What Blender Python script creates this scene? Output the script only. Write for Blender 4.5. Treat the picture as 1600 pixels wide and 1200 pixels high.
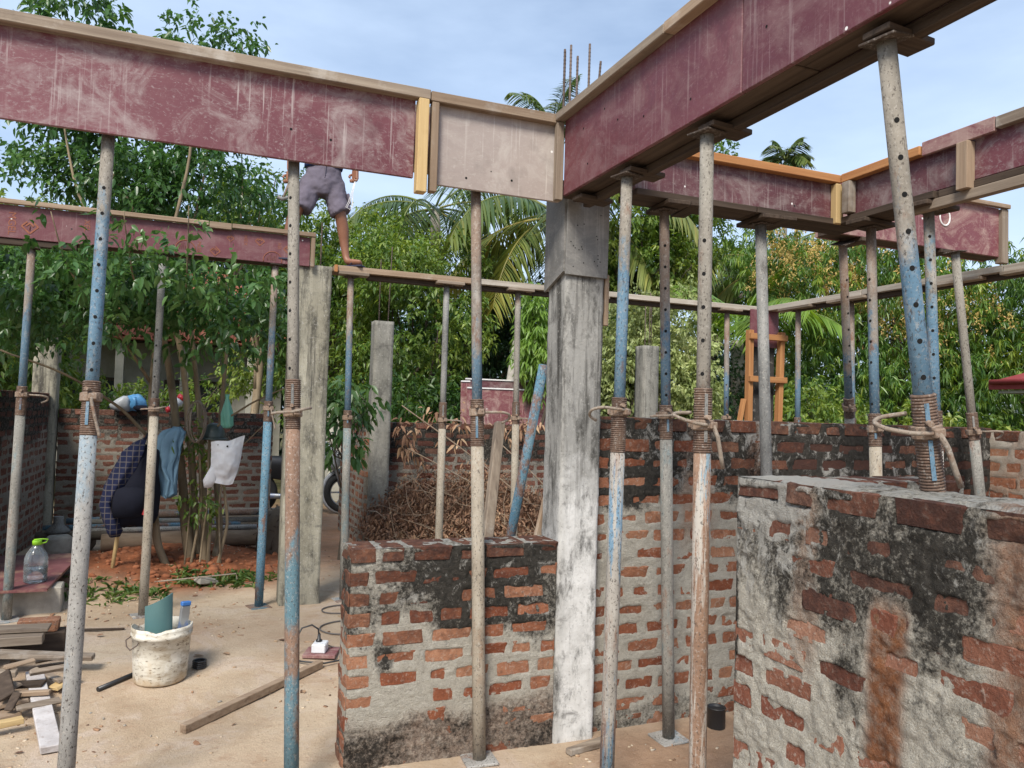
import bpy, math, random
import numpy as np
from mathutils import Vector, Matrix, Euler

# ------------------------------------------------------------------ camera, sky, sun, exposure
scene = bpy.context.scene
for o in list(bpy.data.objects):
    bpy.data.objects.remove(o, do_unlink=True)
COL = scene.collection
YAW, PITCH, ROLL = math.radians(21.8), math.radians(2.2), math.radians(1.7)
_fw = Vector((math.sin(YAW) * math.cos(PITCH), math.cos(YAW) * math.cos(PITCH), math.sin(PITCH)))
_rt = Vector((math.cos(YAW), -math.sin(YAW), 0))
_up = _rt.cross(_fw)
_r2 = _rt * math.cos(ROLL) + _up * math.sin(ROLL)
_u2 = _up * math.cos(ROLL) - _rt * math.sin(ROLL)
cd = bpy.data.cameras.new('camera')
cam = bpy.data.objects.new('camera', cd)
COL.objects.link(cam)
cd.sensor_fit = 'HORIZONTAL'
cd.sensor_width = 36.0
cd.lens = 27.0
cd.clip_start = 0.05
cd.clip_end = 2000.0
mw = Matrix(((_r2.x, _u2.x, -_fw.x, 0), (_r2.y, _u2.y, -_fw.y, 0), (_r2.z, _u2.z, -_fw.z, 1.6), (0, 0, 0, 1)))
cam.matrix_world = mw
scene.camera = cam

SUN_AZ, SUN_EL = math.radians(216), math.radians(47)       # compass bearing from +Y clockwise, elevation
world = bpy.data.worlds.new('World')
scene.world = world
world.use_nodes = True
wn = world.node_tree
wn.nodes.clear()
wout = wn.nodes.new('ShaderNodeOutputWorld')
wbg = wn.nodes.new('ShaderNodeBackground')
wsky = wn.nodes.new('ShaderNodeTexSky')
wsky.sky_type = 'NISHITA'
wsky.sun_disc = False
wsky.sun_elevation = SUN_EL
wsky.sun_rotation = SUN_AZ
wsky.air_density = 1.0
wsky.dust_density = 1.5
wsky.ozone_density = 1.5
wtc = wn.nodes.new('ShaderNodeTexCoord')
wmp = wn.nodes.new('ShaderNodeMapping')
wmp.inputs['Scale'].default_value = (1.0, 1.0, 3.2)
wmp.inputs['Rotation'].default_value = (0.15, 0.1, 0.6)
wno = wn.nodes.new('ShaderNodeTexNoise')
wno.inputs['Scale'].default_value = 1.7
wno.inputs['Detail'].default_value = 7.0
wno.inputs['Roughness'].default_value = 0.52
wrm = wn.nodes.new('ShaderNodeMapRange')
wrm.inputs['From Min'].default_value = 0.34
wrm.inputs['From Max'].default_value = 0.68
wrm.inputs['To Min'].default_value = 0.25
wrm.inputs['To Max'].default_value = 0.92
wmx = wn.nodes.new('ShaderNodeMix')
wmx.data_type = 'RGBA'
wmx.inputs[7].default_value = (4.4, 5.45, 7.0, 1)
wn.links.new(wtc.outputs['Generated'], wmp.inputs['Vector'])
wn.links.new(wmp.outputs['Vector'], wno.inputs['Vector'])
wn.links.new(wno.outputs['Fac'], wrm.inputs['Value'])
wn.links.new(wrm.outputs['Result'], wmx.inputs[0])
wn.links.new(wsky.outputs['Color'], wmx.inputs[6])
wn.links.new(wmx.outputs[2], wbg.inputs['Color'])
wbg.inputs['Strength'].default_value = 0.105
wn.links.new(wbg.outputs['Background'], wout.inputs['Surface'])

sd = bpy.data.lights.new('sun', 'SUN')
sd.energy = 3.0
sd.angle = math.radians(18)
sd.color = (1.0, 0.95, 0.86)
sun = bpy.data.objects.new('sun', sd)
COL.objects.link(sun)
_sdir = Vector((math.sin(SUN_AZ) * math.cos(SUN_EL), math.cos(SUN_AZ) * math.cos(SUN_EL), math.sin(SUN_EL)))
sun.rotation_euler = _sdir.to_track_quat('Z', 'Y').to_euler()
vs = scene.view_settings
vs.view_transform = 'Standard'
vs.look = 'None'
vs.gamma = 1.0
vs.use_curve_mapping = False
vs.exposure = 0.78
scene.cycles.max_bounces = 6
scene.cycles.transparent_max_bounces = 8
scene.cycles.use_denoising = True

# ------------------------------------------------------------------ helpers
def _hash(i, j, k, s):
    h = (i.astype(np.int64) * 374761393 + j.astype(np.int64) * 668265263 + k.astype(np.int64) * 2147483647 + s * 1274126177) & 0xffffffff
    h = ((h ^ (h >> 13)) * 1274126177) & 0xffffffff
    h = ((h ^ (h >> 16)) * 2246822519) & 0xffffffff
    return ((h ^ (h >> 15)) & 0xffffff) / float(0xffffff)

def vnoise(P, seed=0):
    P = np.asarray(P, float)
    I = np.floor(P)
    f = P - I
    u = f * f * (3 - 2 * f)
    i, j, k = I[..., 0], I[..., 1], I[..., 2]
    r = 0
    for a in (0, 1):
        for b in (0, 1):
            for c in (0, 1):
                w = (u[..., 0] if a else 1 - u[..., 0]) * (u[..., 1] if b else 1 - u[..., 1]) * (u[..., 2] if c else 1 - u[..., 2])
                r = r + w * _hash(i + a, j + b, k + c, seed)
    return r * 2 - 1

def fbm(P, octv=4, seed=0):
    P = np.asarray(P, float)
    r, a, t = 0, 1.0, 0.0
    for o in range(octv):
        r = r + a * vnoise(P * (2.03 ** o) + 17.3 * o, seed + o)
        t += a
        a *= 0.52
    return r / t

def sst(a, b, x):
    t = np.clip((x - a) / (b - a), 0, 1)
    return t * t * (3 - 2 * t)

def tag(o, label=None, cat=None, group=None, kind=None):
    if label: o['label'] = label
    if cat: o['category'] = cat
    if group: o['group'] = group
    if kind: o['kind'] = kind
    return o

def empty(name, loc, label=None, cat=None, group=None):
    o = bpy.data.objects.new(name, None)
    o.empty_display_size = 0.1
    COL.objects.link(o)
    o.location = loc
    return tag(o, label, cat, group)

def link(name, me, parent=None, loc=(0, 0, 0)):
    o = bpy.data.objects.new(name, me)
    COL.objects.link(o)
    if parent is not None:
        o.parent = parent
    o.location = loc
    return o

def np_mesh(name, V, F, mat=None, smooth=False, attrs=None):
    """V (n,3); F list of (m,k) int arrays."""
    me = bpy.data.meshes.new(name)
    V = np.asarray(V, np.float32)
    if not isinstance(F, (list, tuple)):
        F = [F]
    F = [np.asarray(f, np.int32) for f in F if len(f)]
    me.vertices.add(len(V))
    me.vertices.foreach_set('co', V.ravel())
    tot = sum(f.size for f in F)
    npoly = sum(len(f) for f in F)
    me.loops.add(tot)
    me.loops.foreach_set('vertex_index', np.concatenate([f.ravel() for f in F]))
    me.polygons.add(npoly)
    sizes = np.concatenate([np.full(len(f), f.shape[1], np.int32) for f in F])
    starts = np.concatenate([[0], np.cumsum(sizes)[:-1]]).astype(np.int32)
    me.polygons.foreach_set('loop_start', starts)
    me.polygons.foreach_set('loop_total', sizes)
    if smooth:
        me.polygons.foreach_set('use_smooth', np.ones(npoly, bool))
    me.update(calc_edges=True)
    me.validate()
    for k, a in (attrs or {}).items():
        a = np.asarray(a, np.float32)
        if a.ndim == 1:
            at = me.attributes.new(k, 'FLOAT', 'POINT')
            at.data.foreach_set('value', a)
        else:
            at = me.attributes.new(k, 'FLOAT_COLOR', 'POINT')
            at.data.foreach_set('color', a.ravel())
    if mat:
        me.materials.append(mat)
    return me

def rotm(axis, a):
    return np.array(Matrix.Rotation(a, 3, axis))

class MB:
    def __init__(s):
        s.v, s.f, s.sm = [], [], []
    def _add(s, V, F, smooth=False):
        b = len(s.v)
        s.v.extend([tuple(map(float, p)) for p in V])
        s.f.extend([tuple(b + i for i in f) for f in F])
        s.sm.extend([smooth] * len(F))
        return s
    def box(s, c, d, R=None, bev=0.0, jit=0.0, rng=None):
        c = np.array(c, float); h = np.array(d, float) / 2
        bev = min(bev, 0.45 * h.min() * 2 * 0.5)
        if bev <= 0:
            V, idx = [], {}
            for sx in (-1, 1):
                for sy in (-1, 1):
                    for sz in (-1, 1):
                        idx[(sx, sy, sz)] = len(V); V.append(np.array((sx, sy, sz)) * h)
            F = []
            for a in range(3):
                o = [x for x in range(3) if x != a]
                for sg in (-1, 1):
                    q = []
                    for t in ((-1, -1), (1, -1), (1, 1), (-1, 1)):
                        k = [0, 0, 0]; k[a] = sg; k[o[0]] = t[0]; k[o[1]] = t[1]
                        q.append(idx[tuple(k)])
                    F.append(q)
        else:
            V, idx = [], {}
            for sx in (-1, 1):
                for sy in (-1, 1):
                    for sz in (-1, 1):
                        j = rng.normal(0, jit, 3) if jit else 0
                        for a in range(3):
                            e = h - bev
                            e[a] = h[a]
                            idx[(sx, sy, sz, a)] = len(V)
                            V.append(np.array((sx, sy, sz)) * e + j)
            F = []
            for a in range(3):
                o = [x for x in range(3) if x != a]
                for sg in (-1, 1):
                    q = []
                    for t in ((-1, -1), (1, -1), (1, 1), (-1, 1)):
                        k = [0, 0, 0]; k[a] = sg; k[o[0]] = t[0]; k[o[1]] = t[1]
                        q.append(idx[tuple(k) + (a,)])
                    F.append(q)
                cax = a
                p, q2 = o
                for s1 in (-1, 1):
                    for s2 in (-1, 1):
                        k = [0, 0, 0]; k[p] = s1; k[q2] = s2
                        k0 = list(k); k0[cax] = -1
                        k1 = list(k); k1[cax] = 1
                        F.append([idx[tuple(k0) + (p,)], idx[tuple(k1) + (p,)], idx[tuple(k1) + (q2,)], idx[tuple(k0) + (q2,)]])
            for sx in (-1, 1):
                for sy in (-1, 1):
                    for sz in (-1, 1):
                        F.append([idx[(sx, sy, sz, a)] for a in range(3)])
        V = np.array(V)
        F2 = []
        for q in F:
            P = V[q]
            n = np.cross(P[1] - P[0], P[2] - P[0])
            if np.dot(n, P.mean(0)) < 0: q = q[::-1]
            F2.append(q)
        if R is not None: V = V @ np.array(R).T
        return s._add(V + c, F2)
    def bar(s, p, q, w, h, bev=0.002, roll=0.0, up=(0, 0, 1), jit=0.0, rng=None):
        p, q = np.array(p, float), np.array(q, float)
        x = q - p; L = np.linalg.norm(x); x /= L
        u = np.array(up, float)
        if abs(np.dot(u, x)) > 0.95: u = np.array((0, 1., 0))
        y = np.cross(u, x); y /= np.linalg.norm(y)
        z = np.cross(x, y)
        if roll:
            c, sn = math.cos(roll), math.sin(roll)
            y, z = y * c + z * sn, z * c - y * sn
        return s.box((p + q) / 2, (L, w, h), np.stack([x, y, z], 1), bev, jit, rng)
    def tube(s, pts, r, n=8, caps=True, smooth=True):
        P = np.array(pts, float); m = len(P)
        r = np.full(m, r, float) if np.isscalar(r) else np.array(r, float)
        T = np.gradient(P, axis=0); T /= np.linalg.norm(T, axis=1)[:, None] + 1e-9
        a = np.array((0, 0, 1.)) if abs(T[0][2]) < 0.9 else np.array((1., 0, 0))
        x = np.cross(a, T[0]); x /= np.linalg.norm(x)
        V = []
        ang = np.arange(n) * 2 * math.pi / n
        for i in range(m):
            x = x - T[i] * np.dot(x, T[i]); x /= np.linalg.norm(x) + 1e-9
            y = np.cross(T[i], x)
            V.extend(P[i] + r[i] * (np.cos(t) * x + np.sin(t) * y) for t in ang)
        F = [(i * n + j, i * n + (j + 1) % n, (i + 1) * n + (j + 1) % n, (i + 1) * n + j) for i in range(m - 1) for j in range(n)]
        s._add(V, F, smooth)
        if caps:
            b = len(s.v) - len(V)
            s.f.append(tuple(b + j for j in range(n))[::-1]); s.sm.append(False)
            s.f.append(tuple(b + (m - 1) * n + j for j in range(n))); s.sm.append(False)
        return s
    def lathe(s, prof, n=20, o=(0, 0, 0), caps=True, smooth=True, sx=1.0, sy=1.0):
        m = len(prof); V = []
        for r, z in prof:
            V.extend((o[0] + sx * r * math.cos(2 * math.pi * j / n), o[1] + sy * r * math.sin(2 * math.pi * j / n), o[2] + z) for j in range(n))
        F = [(i * n + j, i * n + (j + 1) % n, (i + 1) * n + (j + 1) % n, (i + 1) * n + j) for i in range(m - 1) for j in range(n)]
        s._add(V, F, smooth)
        if caps:
            b = len(s.v) - len(V)
            s.f.append(tuple(b + j for j in range(n))[::-1]); s.sm.append(False)
            s.f.append(tuple(b + (m - 1) * n + j for j in range(n))); s.sm.append(False)
        return s
    def rings(s, rg, n=24, amp=0.0, freq=6.0, seed=0, folds=0.0, nf=5, smooth=True):
        """rg: (z, cx, cy, rx, ry) from bottom to top; a closed soft body."""
        V = []
        for i, (z, cx, cy, rx, ry) in enumerate(rg):
            for j in range(n):
                t = 2 * math.pi * j / n
                k = 1 + folds * math.sin(nf * t + 0.7 * i)
                V.append((cx + rx * k * math.cos(t), cy + ry * k * math.sin(t), z))
        V = np.array(V)
        if amp:
            V = V + amp * np.stack([fbm(V * freq + q * 9.1, 3, seed + q) for q in range(3)], 1)
        m = len(rg)
        F = [(i * n + j, i * n + (j + 1) % n, (i + 1) * n + (j + 1) % n, (i + 1) * n + j) for i in range(m - 1) for j in range(n)]
        F.append(tuple(range(n))[::-1]); F.append(tuple((m - 1) * n + j for j in range(n)))
        return s._add(V, F, smooth)
    def disc(s, c, nrm, r, n=10):
        nrm = np.array(nrm, float); nrm /= np.linalg.norm(nrm)
        a = np.array((0, 0, 1.)) if abs(nrm[2]) < 0.9 else np.array((1., 0, 0))
        x = np.cross(a, nrm); x /= np.linalg.norm(x); y = np.cross(nrm, x)
        return s._add([np.array(c) + r * (math.cos(2 * math.pi * j / n) * x + math.sin(2 * math.pi * j / n) * y) for j in range(n)], [tuple(range(n))])
    def poly(s, V, F, smooth=False):
        return s._add(V, F, smooth)
    def mesh(s, name, mat, off=(0, 0, 0)):
        me = bpy.data.meshes.new(name)
        o = np.array(off, float)
        me.from_pydata([tuple(np.array(p) - o) for p in s.v], [], s.f)
        me.polygons.foreach_set('use_smooth', s.sm)
        me.materials.append(mat)
        me.update()
        return me
    def build(s, name, mat, parent=None, loc=None, local=False):
        """World-space verts unless local; the object's origin sits at loc (or the parent)."""
        if local:
            return link(name, s.mesh(name, mat), parent)
        base = np.array(parent.location) if parent is not None else np.zeros(3)
        if parent is not None and parent.parent is not None:
            base = base + np.array(parent.parent.location)
        org = base if loc is None else np.array(loc, float)
        if loc is None and parent is None:
            V = np.array(s.v); org = np.array((V[:, 0].mean(), V[:, 1].mean(), V[:, 2].min()))
        return link(name, s.mesh(name, mat, org), parent, tuple(org - base))

# ------------------------------------------------------------------ materials
class NT:
    def __init__(s, name):
        s.m = bpy.data.materials.new(name)
        s.m.use_nodes = True
        s.t = s.m.node_tree
        s.t.nodes.clear()
        s.out = s.t.nodes.new('ShaderNodeOutputMaterial')
    def n(s, typ, **kw):
        nd = s.t.nodes.new(typ)
        for k, v in kw.items():
            if k in nd.inputs:
                if isinstance(v, bpy.types.NodeSocket): s.t.links.new(v, nd.inputs[k])
                else: nd.inputs[k].default_value = v
            else: setattr(nd, k, v)
        return nd
    def l(s, a, b): s.t.links.new(a, b)
    def noise(s, vec, scale, detail=6, rough=0.55, dist=0.0):
        return s.n('ShaderNodeTexNoise', Vector=vec, Scale=scale, Detail=detail, Roughness=rough, Distortion=dist).outputs['Fac']
    def coords(s, kind='Object', stretch=(1, 1, 1)):
        if kind == 'World': v = s.n('ShaderNodeNewGeometry').outputs['Position']
        else: v = s.n('ShaderNodeTexCoord').outputs[kind]
        oi = s.n('ShaderNodeObjectInfo').outputs['Random']
        if kind == 'Object':
            sc = s.n('ShaderNodeVectorMath', operation='SCALE')
            cb = s.n('ShaderNodeCombineXYZ', X=oi, Y=oi, Z=oi)
            s.l(cb.outputs[0], sc.inputs[0]); sc.inputs['Scale'].default_value = 37.0
            ad = s.n('ShaderNodeVectorMath', operation='ADD')
            s.l(v, ad.inputs[0]); s.l(sc.outputs[0], ad.inputs[1])
            v = ad.outputs[0]
        mp = s.n('ShaderNodeMapping', Vector=v, Scale=stretch)
        return mp.outputs[0]
    def ramp(s, fac, cols):
        r = s.n('ShaderNodeValToRGB', Fac=fac)
        e = r.color_ramp.elements
        while len(e) < len(cols): e.new(0.5)
        for el, (p, c) in zip(e, cols):
            el.position = p; el.color = tuple(c) + (1,)
        return r.outputs['Color']
    def mrange(s, v, a, b, c=0.0, d=1.0):
        return s.n('ShaderNodeMapRange', Value=v, **{'From Min': a, 'From Max': b, 'To Min': c, 'To Max': d}).outputs['Result']
    def mix(s, f, a, b):
        x = s.n('ShaderNodeMix', data_type='RGBA')
        for i, v in ((0, f), (6, a), (7, b)):
            if isinstance(v, bpy.types.NodeSocket): s.l(v, x.inputs[i])
            else: x.inputs[i].default_value = v if i == 0 else tuple(v) + (1,)
        return x.outputs[2]
    def math(s, op, a, b=0.0):
        x = s.n('ShaderNodeMath', operation=op)
        for i, v in ((0, a), (1, b)):
            if isinstance(v, bpy.types.NodeSocket): s.l(v, x.inputs[i])
            else: x.inputs[i].default_value = v
        return x.outputs[0]
    def finish(s, col, rough=0.8, bump=None, strength=0.3, dist=0.01, spec=0.3, metal=0.0, **kw):
        p = s.n('ShaderNodeBsdfPrincipled')
        for k, v in (('Base Color', col), ('Roughness', rough), ('Metallic', metal), ('Specular IOR Level', spec)):
            if isinstance(v, bpy.types.NodeSocket): s.l(v, p.inputs[k])
            else: p.inputs[k].default_value = (tuple(v) + (1,)) if k == 'Base Color' else v
        for k, v in kw.items():
            p.inputs[k.replace('_', ' ')].default_value = v
        if bump is not None:
            b = s.n('ShaderNodeBump', Height=bump, Strength=strength, Distance=dist)
            s.l(b.outputs[0], p.inputs['Normal'])
        s.l(p.outputs[0], s.out.inputs['Surface'])
        return s.m

def weathered(name, cols, scale=6, stretch=(1, 1, 1), detail=8, rough=0.85, spots=(), bump=0.3, bscale=40, bdist=0.004, spec=0.25, metal=0.0, kind='Object', vary=0.25, zband=None):
    """cols: ramp on a broad noise; spots: (colour, scale, lo, hi, stretch, amount); zband: (z0, z1, colour) on local height."""
    t = NT(name)
    v = t.coords(kind, stretch)
    c = t.ramp(t.noise(v, scale, detail, 0.6), cols)
    for col, sc, lo, hi, st, amt in spots:
        f = t.mrange(t.noise(t.coords(kind, st), sc, 6, 0.62), lo, hi, 0, amt)
        c = t.mix(f, c, col)
    if zband:
        for z0, z1, zc, amt in zband:
            sp = t.n('ShaderNodeSeparateXYZ', Vector=t.n('ShaderNodeTexCoord').outputs['Object']).outputs['Z']
            wob = t.math('MULTIPLY', t.math('SUBTRACT', t.noise(v, 9, 5), 0.5), 0.7)
            f = t.mrange(t.math('ADD', sp, wob), z0, z1, 0, amt)
            c = t.mix(f, c, zc)
    if vary:
        r = t.n('ShaderNodeObjectInfo').outputs['Random']
        h = t.n('ShaderNodeHueSaturation', Color=c, Value=t.mrange(r, 0, 1, 1 - vary, 1 + vary))
        c = h.outputs[0]
    return t.finish(c, rough, t.noise(t.coords(kind, stretch), bscale, 6, 0.6), bump, bdist, spec, metal)

def wood(name, a, b, dark, rough=0.8, axis=0, vary=0.18, wet=0.0):
    st = [26, 26, 26]; st[axis] = 1.2
    sp = [(dark, 1.3, 0.55, 0.75, tuple(st), 0.7), (dark, 3.0, 0.62, 0.75, (1, 1, 1), 0.5)]
    if wet: sp.append(((0.55, 0.52, 0.47), 5, 0.56, 0.72, (1, 1, 1), wet))
    return weathered(name, [(0.3, a), (0.7, b)], 1.6, tuple(st), 8, rough, sp, 0.45, 3.0, 0.004, 0.2, vary=vary)

M = {}
for ax, sfx in ((0, 'x'), (1, 'y'), (2, 'z')):
    M['wood_old_' + sfx] = wood('weathered_wood_' + sfx, (0.16, 0.12, 0.09), (0.29, 0.235, 0.18), (0.07, 0.05, 0.04), axis=ax, wet=0.45)
    M['wood_new_' + sfx] = wood('fresh_wood_' + sfx, (0.36, 0.155, 0.06), (0.47, 0.235, 0.095), (0.23, 0.09, 0.035), axis=ax)
    M['wood_yel_' + sfx] = wood('yellow_wood_' + sfx, (0.40, 0.275, 0.125), (0.50, 0.365, 0.185), (0.26, 0.165, 0.075), axis=ax)
    M['wood_tan_' + sfx] = wood('tan_wood_' + sfx, (0.22, 0.15, 0.10), (0.34, 0.255, 0.18), (0.12, 0.075, 0.048), axis=ax, wet=0.35)
    M['wood_dark_' + sfx] = wood('dark_wood_' + sfx, (0.04, 0.028, 0.021), (0.09, 0.065, 0.048), (0.02, 0.014, 0.011), axis=ax)  # dark timber, deepened further to put the shade beneath the beams into its colour

for ax, sfx in ((0, 'x'), (1, 'y'), (2, 'z')):
    M['wood_pale_' + sfx] = wood('pale_grey_wood_' + sfx, (0.27, 0.23, 0.185), (0.42, 0.37, 0.31), (0.14, 0.105, 0.08), axis=ax, wet=0.4)

def ply(name, base, base2, wash, amt, st=(1, 1, 0.35), dots=True, streak=1.0):
    t = NT(name)
    v = t.coords('Object')
    c = t.ramp(t.noise(v, 2.2, 6), [(0.3, base), (0.75, base2)])
    blot = t.noise(t.coords('Object', (1, 1, 1.25)), 4.6, 10, 0.74, 0.9)
    f1 = t.mrange(blot, 0.47, 0.64, 0, amt)
    c = t.mix(f1, c, wash)
    strk = t.noise(t.coords('Object', (75, 75, 1.9)), 1.0, 5, 0.6)
    gate = t.mrange(t.noise(v, 1.6, 3), 0.42, 0.62, 0, 1)
    c = t.mix(t.math('MULTIPLY', t.mrange(strk, 0.58, 0.64, 0, min(1, amt * 1.1 * streak)), gate), c, tuple(min(1, x * 1.15) for x in wash))
    scr = t.noise(t.coords('Object', (3, 3, 7)), 8, 8, 0.75, 1.5)
    c = t.mix(t.mrange(scr, 0.55, 0.66, 0, amt * 0.8), c, wash)
    c = t.mix(t.mrange(t.noise(v, 55, 5, 0.7), 0.58, 0.66, 0, amt * 0.6), c, wash)
    c = t.mix(t.mrange(t.noise(v, 4.4, 7, 0.65), 0.56, 0.68, 0, 0.35), c, tuple(x * 0.45 for x in base))
    if dots:
        vo = t.n('ShaderNodeTexVoronoi', Vector=v, Scale=9.0, feature='F1')
        d = t.mrange(vo.outputs['Distance'], 0.045, 0.06, 1, 0)
        pick = t.math('GREATER_THAN', t.n('ShaderNodeSeparateColor', Color=vo.outputs['Color']).outputs[0], 0.72)
        c = t.mix(t.math('MULTIPLY', d, pick), c, (0.75, 0.73, 0.7))
        d2 = t.math('LESS_THAN', t.n('ShaderNodeSeparateColor', Color=vo.outputs['Color']).outputs[0], 0.08)
        c = t.mix(t.math('MULTIPLY', d, d2), c, (0.02, 0.015, 0.015))
    rgh = t.mrange(blot, 0.4, 0.7, 0.42, 0.8)
    return t.finish(c, rgh, t.noise(v, 60, 5), 0.12, 0.003, 0.35)

M['ply'] = ply('maroon_film_ply', (0.115, 0.034, 0.042), (0.18, 0.062, 0.074), (0.35, 0.30, 0.29), 0.62)
M['ply_b'] = ply('maroon_film_ply_clean', (0.105, 0.029, 0.037), (0.16, 0.050, 0.060), (0.36, 0.29, 0.28), 0.24, streak=0.8)
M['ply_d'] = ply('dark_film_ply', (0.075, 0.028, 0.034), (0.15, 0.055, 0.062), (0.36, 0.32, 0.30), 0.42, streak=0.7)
M['ply_far'] = ply('plum_film_ply', (0.12, 0.037, 0.045), (0.165, 0.057, 0.067), (0.32, 0.23, 0.22), 0.26)
M['ply_g'] = ply('chipped_film_ply', (0.15, 0.042, 0.05), (0.20, 0.07, 0.075), (0.48, 0.37, 0.31), 0.5)
M['ply_grey'] = ply('worn_grey_ply', (0.27, 0.22, 0.20), (0.40, 0.345, 0.31), (0.52, 0.48, 0.435), 0.4)
M['ply_cement'] = ply('cement_caked_ply', (0.115, 0.11, 0.102), (0.23, 0.22, 0.205), (0.36, 0.34, 0.315), 0.45, dots=True)
M['ply_floor'] = weathered('muddy_film_ply', [(0.35, (0.10, 0.032, 0.036)), (0.7, (0.18, 0.075, 0.075))], 5, rough=0.5, spots=[((0.4, 0.27, 0.18), 6, 0.5, 0.7, (1, 1, 1), 0.6)])

def masonry_mortar(name, c0, c1, pale):
    t = NT(name)
    v = t.coords('World')
    c = t.ramp(t.noise(v, 16, 10, 0.68), [(0.28, c0), (0.72, c1)])
    c = t.mix(t.mrange(t.noise(v, 70, 4, 0.6), 0.52, 0.75, 0, 0.55), c, pale)
    c = t.mix(t.mrange(t.noise(v, 120, 4, 0.75), 0.57, 0.65, 0, 0.45), c, (0.18, 0.145, 0.115))
    c = t.mix(t.mrange(t.noise(v, 9, 8, 0.72), 0.55, 0.68, 0, 0.35), c, (0.30, 0.245, 0.19))
    c = t.mix(t.mrange(t.noise(v, 210, 3, 0.7), 0.53, 0.60, 0, 0.42), c, (0.70, 0.67, 0.60))
    c = t.mix(t.mrange(t.noise(t.coords('World', (1.1, 1.1, 1.1)), 230, 3, 0.7), 0.56, 0.62, 0, 0.36), c, (0.09, 0.075, 0.06))
    a = t.n('ShaderNodeAttribute', attribute_name='stain')
    sp = t.n('ShaderNodeSeparateColor', Color=a.outputs['Color'])
    brk = t.noise(v, 38, 8, 0.7)
    og = t.math('MULTIPLY', sp.outputs[2], t.mrange(brk, 0.25, 0.55, 0.5, 1.0))
    c = t.mix(og, c, t.ramp(t.noise(v, 22, 6, 0.6), [(0.3, (0.14, 0.048, 0.022)), (0.7, (0.36, 0.14, 0.055))]))
    brk2 = t.noise(v, 95, 6, 0.75)
    bk = t.mrange(t.math('ADD', sp.outputs[0], t.math('ADD', t.math('MULTIPLY', t.math('SUBTRACT', brk, 0.5), 1.3), t.math('MULTIPLY', t.math('SUBTRACT', brk2, 0.5), 1.1))), 0.30, 0.78, 0, 0.95)
    c = t.mix(bk, c, t.ramp(t.noise(v, 60, 4), [(0.35, (0.014, 0.013, 0.012)), (0.75, (0.065, 0.058, 0.05))]))
    wt = t.mrange(t.math('ADD', sp.outputs[1], t.math('MULTIPLY', t.math('SUBTRACT', t.noise(t.coords('World', (1, 1, 0.7)), 17, 9, 0.78, 0.6), 0.5), 2.3)), 0.58, 0.80, 0, 0.85)
    c = t.mix(wt, c, (0.54, 0.52, 0.475))
    h = t.math('ADD', t.noise(v, 45, 8, 0.75), t.math('MULTIPLY', t.noise(v, 170, 4, 0.75), 0.9))
    return t.finish(c, 0.95, h, 1.0, 0.026, 0.1)

def masonry_brick(name, a, b, c2, dark=(0.045, 0.024, 0.020)):
    t = NT(name)
    v = t.coords('World')
    rnd = t.n('ShaderNodeObjectInfo').outputs['Random']
    c = t.ramp(t.noise(v, 14, 8, 0.62), [(0.25, a), (0.6, b), (0.85, c2)])
    c = t.n('ShaderNodeHueSaturation', Color=c, Value=t.mrange(rnd, 0, 1, 0.66, 1.12), Saturation=t.mrange(rnd, 0, 1, 1.0, 0.84), Hue=t.mrange(rnd, 0, 1, 0.495, 0.512)).outputs[0]
    c = t.mix(t.mrange(t.noise(v, 60, 6, 0.7), 0.53, 0.66, 0, 0.55), c, (0.42, 0.36, 0.30))
    c = t.mix(t.mrange(t.noise(v, 33, 6, 0.7), 0.54, 0.66, 0, 0.55), c, (0.085, 0.042, 0.03))
    m = t.n('ShaderNodeAttribute', attribute_name='mould', attribute_type='OBJECT').outputs['Fac']
    g = t.mrange(t.math('ADD', m, t.math('MULTIPLY', t.math('SUBTRACT', t.noise(v, 26, 8, 0.7), 0.5), 1.3)), 0.30, 1.0, 0, 0.93)
    c = t.mix(g, c, dark)
    c = t.mix(t.mrange(t.noise(v, 170, 4, 0.75), 0.55, 0.63, 0, 0.4), c, (0.10, 0.045, 0.03))
    h = t.math('ADD', t.noise(v, 30, 8, 0.7), t.math('MULTIPLY', t.noise(v, 130, 4, 0.7), 0.5))
    return t.finish(c, 0.9, h, 0.9, 0.012, 0.15)

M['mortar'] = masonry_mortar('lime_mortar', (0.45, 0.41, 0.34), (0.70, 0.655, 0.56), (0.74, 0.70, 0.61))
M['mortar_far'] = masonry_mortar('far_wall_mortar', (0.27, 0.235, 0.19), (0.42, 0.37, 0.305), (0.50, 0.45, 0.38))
M['brick'] = masonry_brick('fired_clay_brick', (0.19, 0.058, 0.028), (0.31, 0.105, 0.048), (0.37, 0.155, 0.08))
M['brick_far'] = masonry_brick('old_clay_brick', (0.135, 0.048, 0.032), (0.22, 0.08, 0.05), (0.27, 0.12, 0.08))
M['brick_pink'] = masonry_brick('pinkish_clay_brick', (0.19, 0.065, 0.038), (0.29, 0.115, 0.068), (0.36, 0.18, 0.125))
M['concrete'] = None

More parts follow.
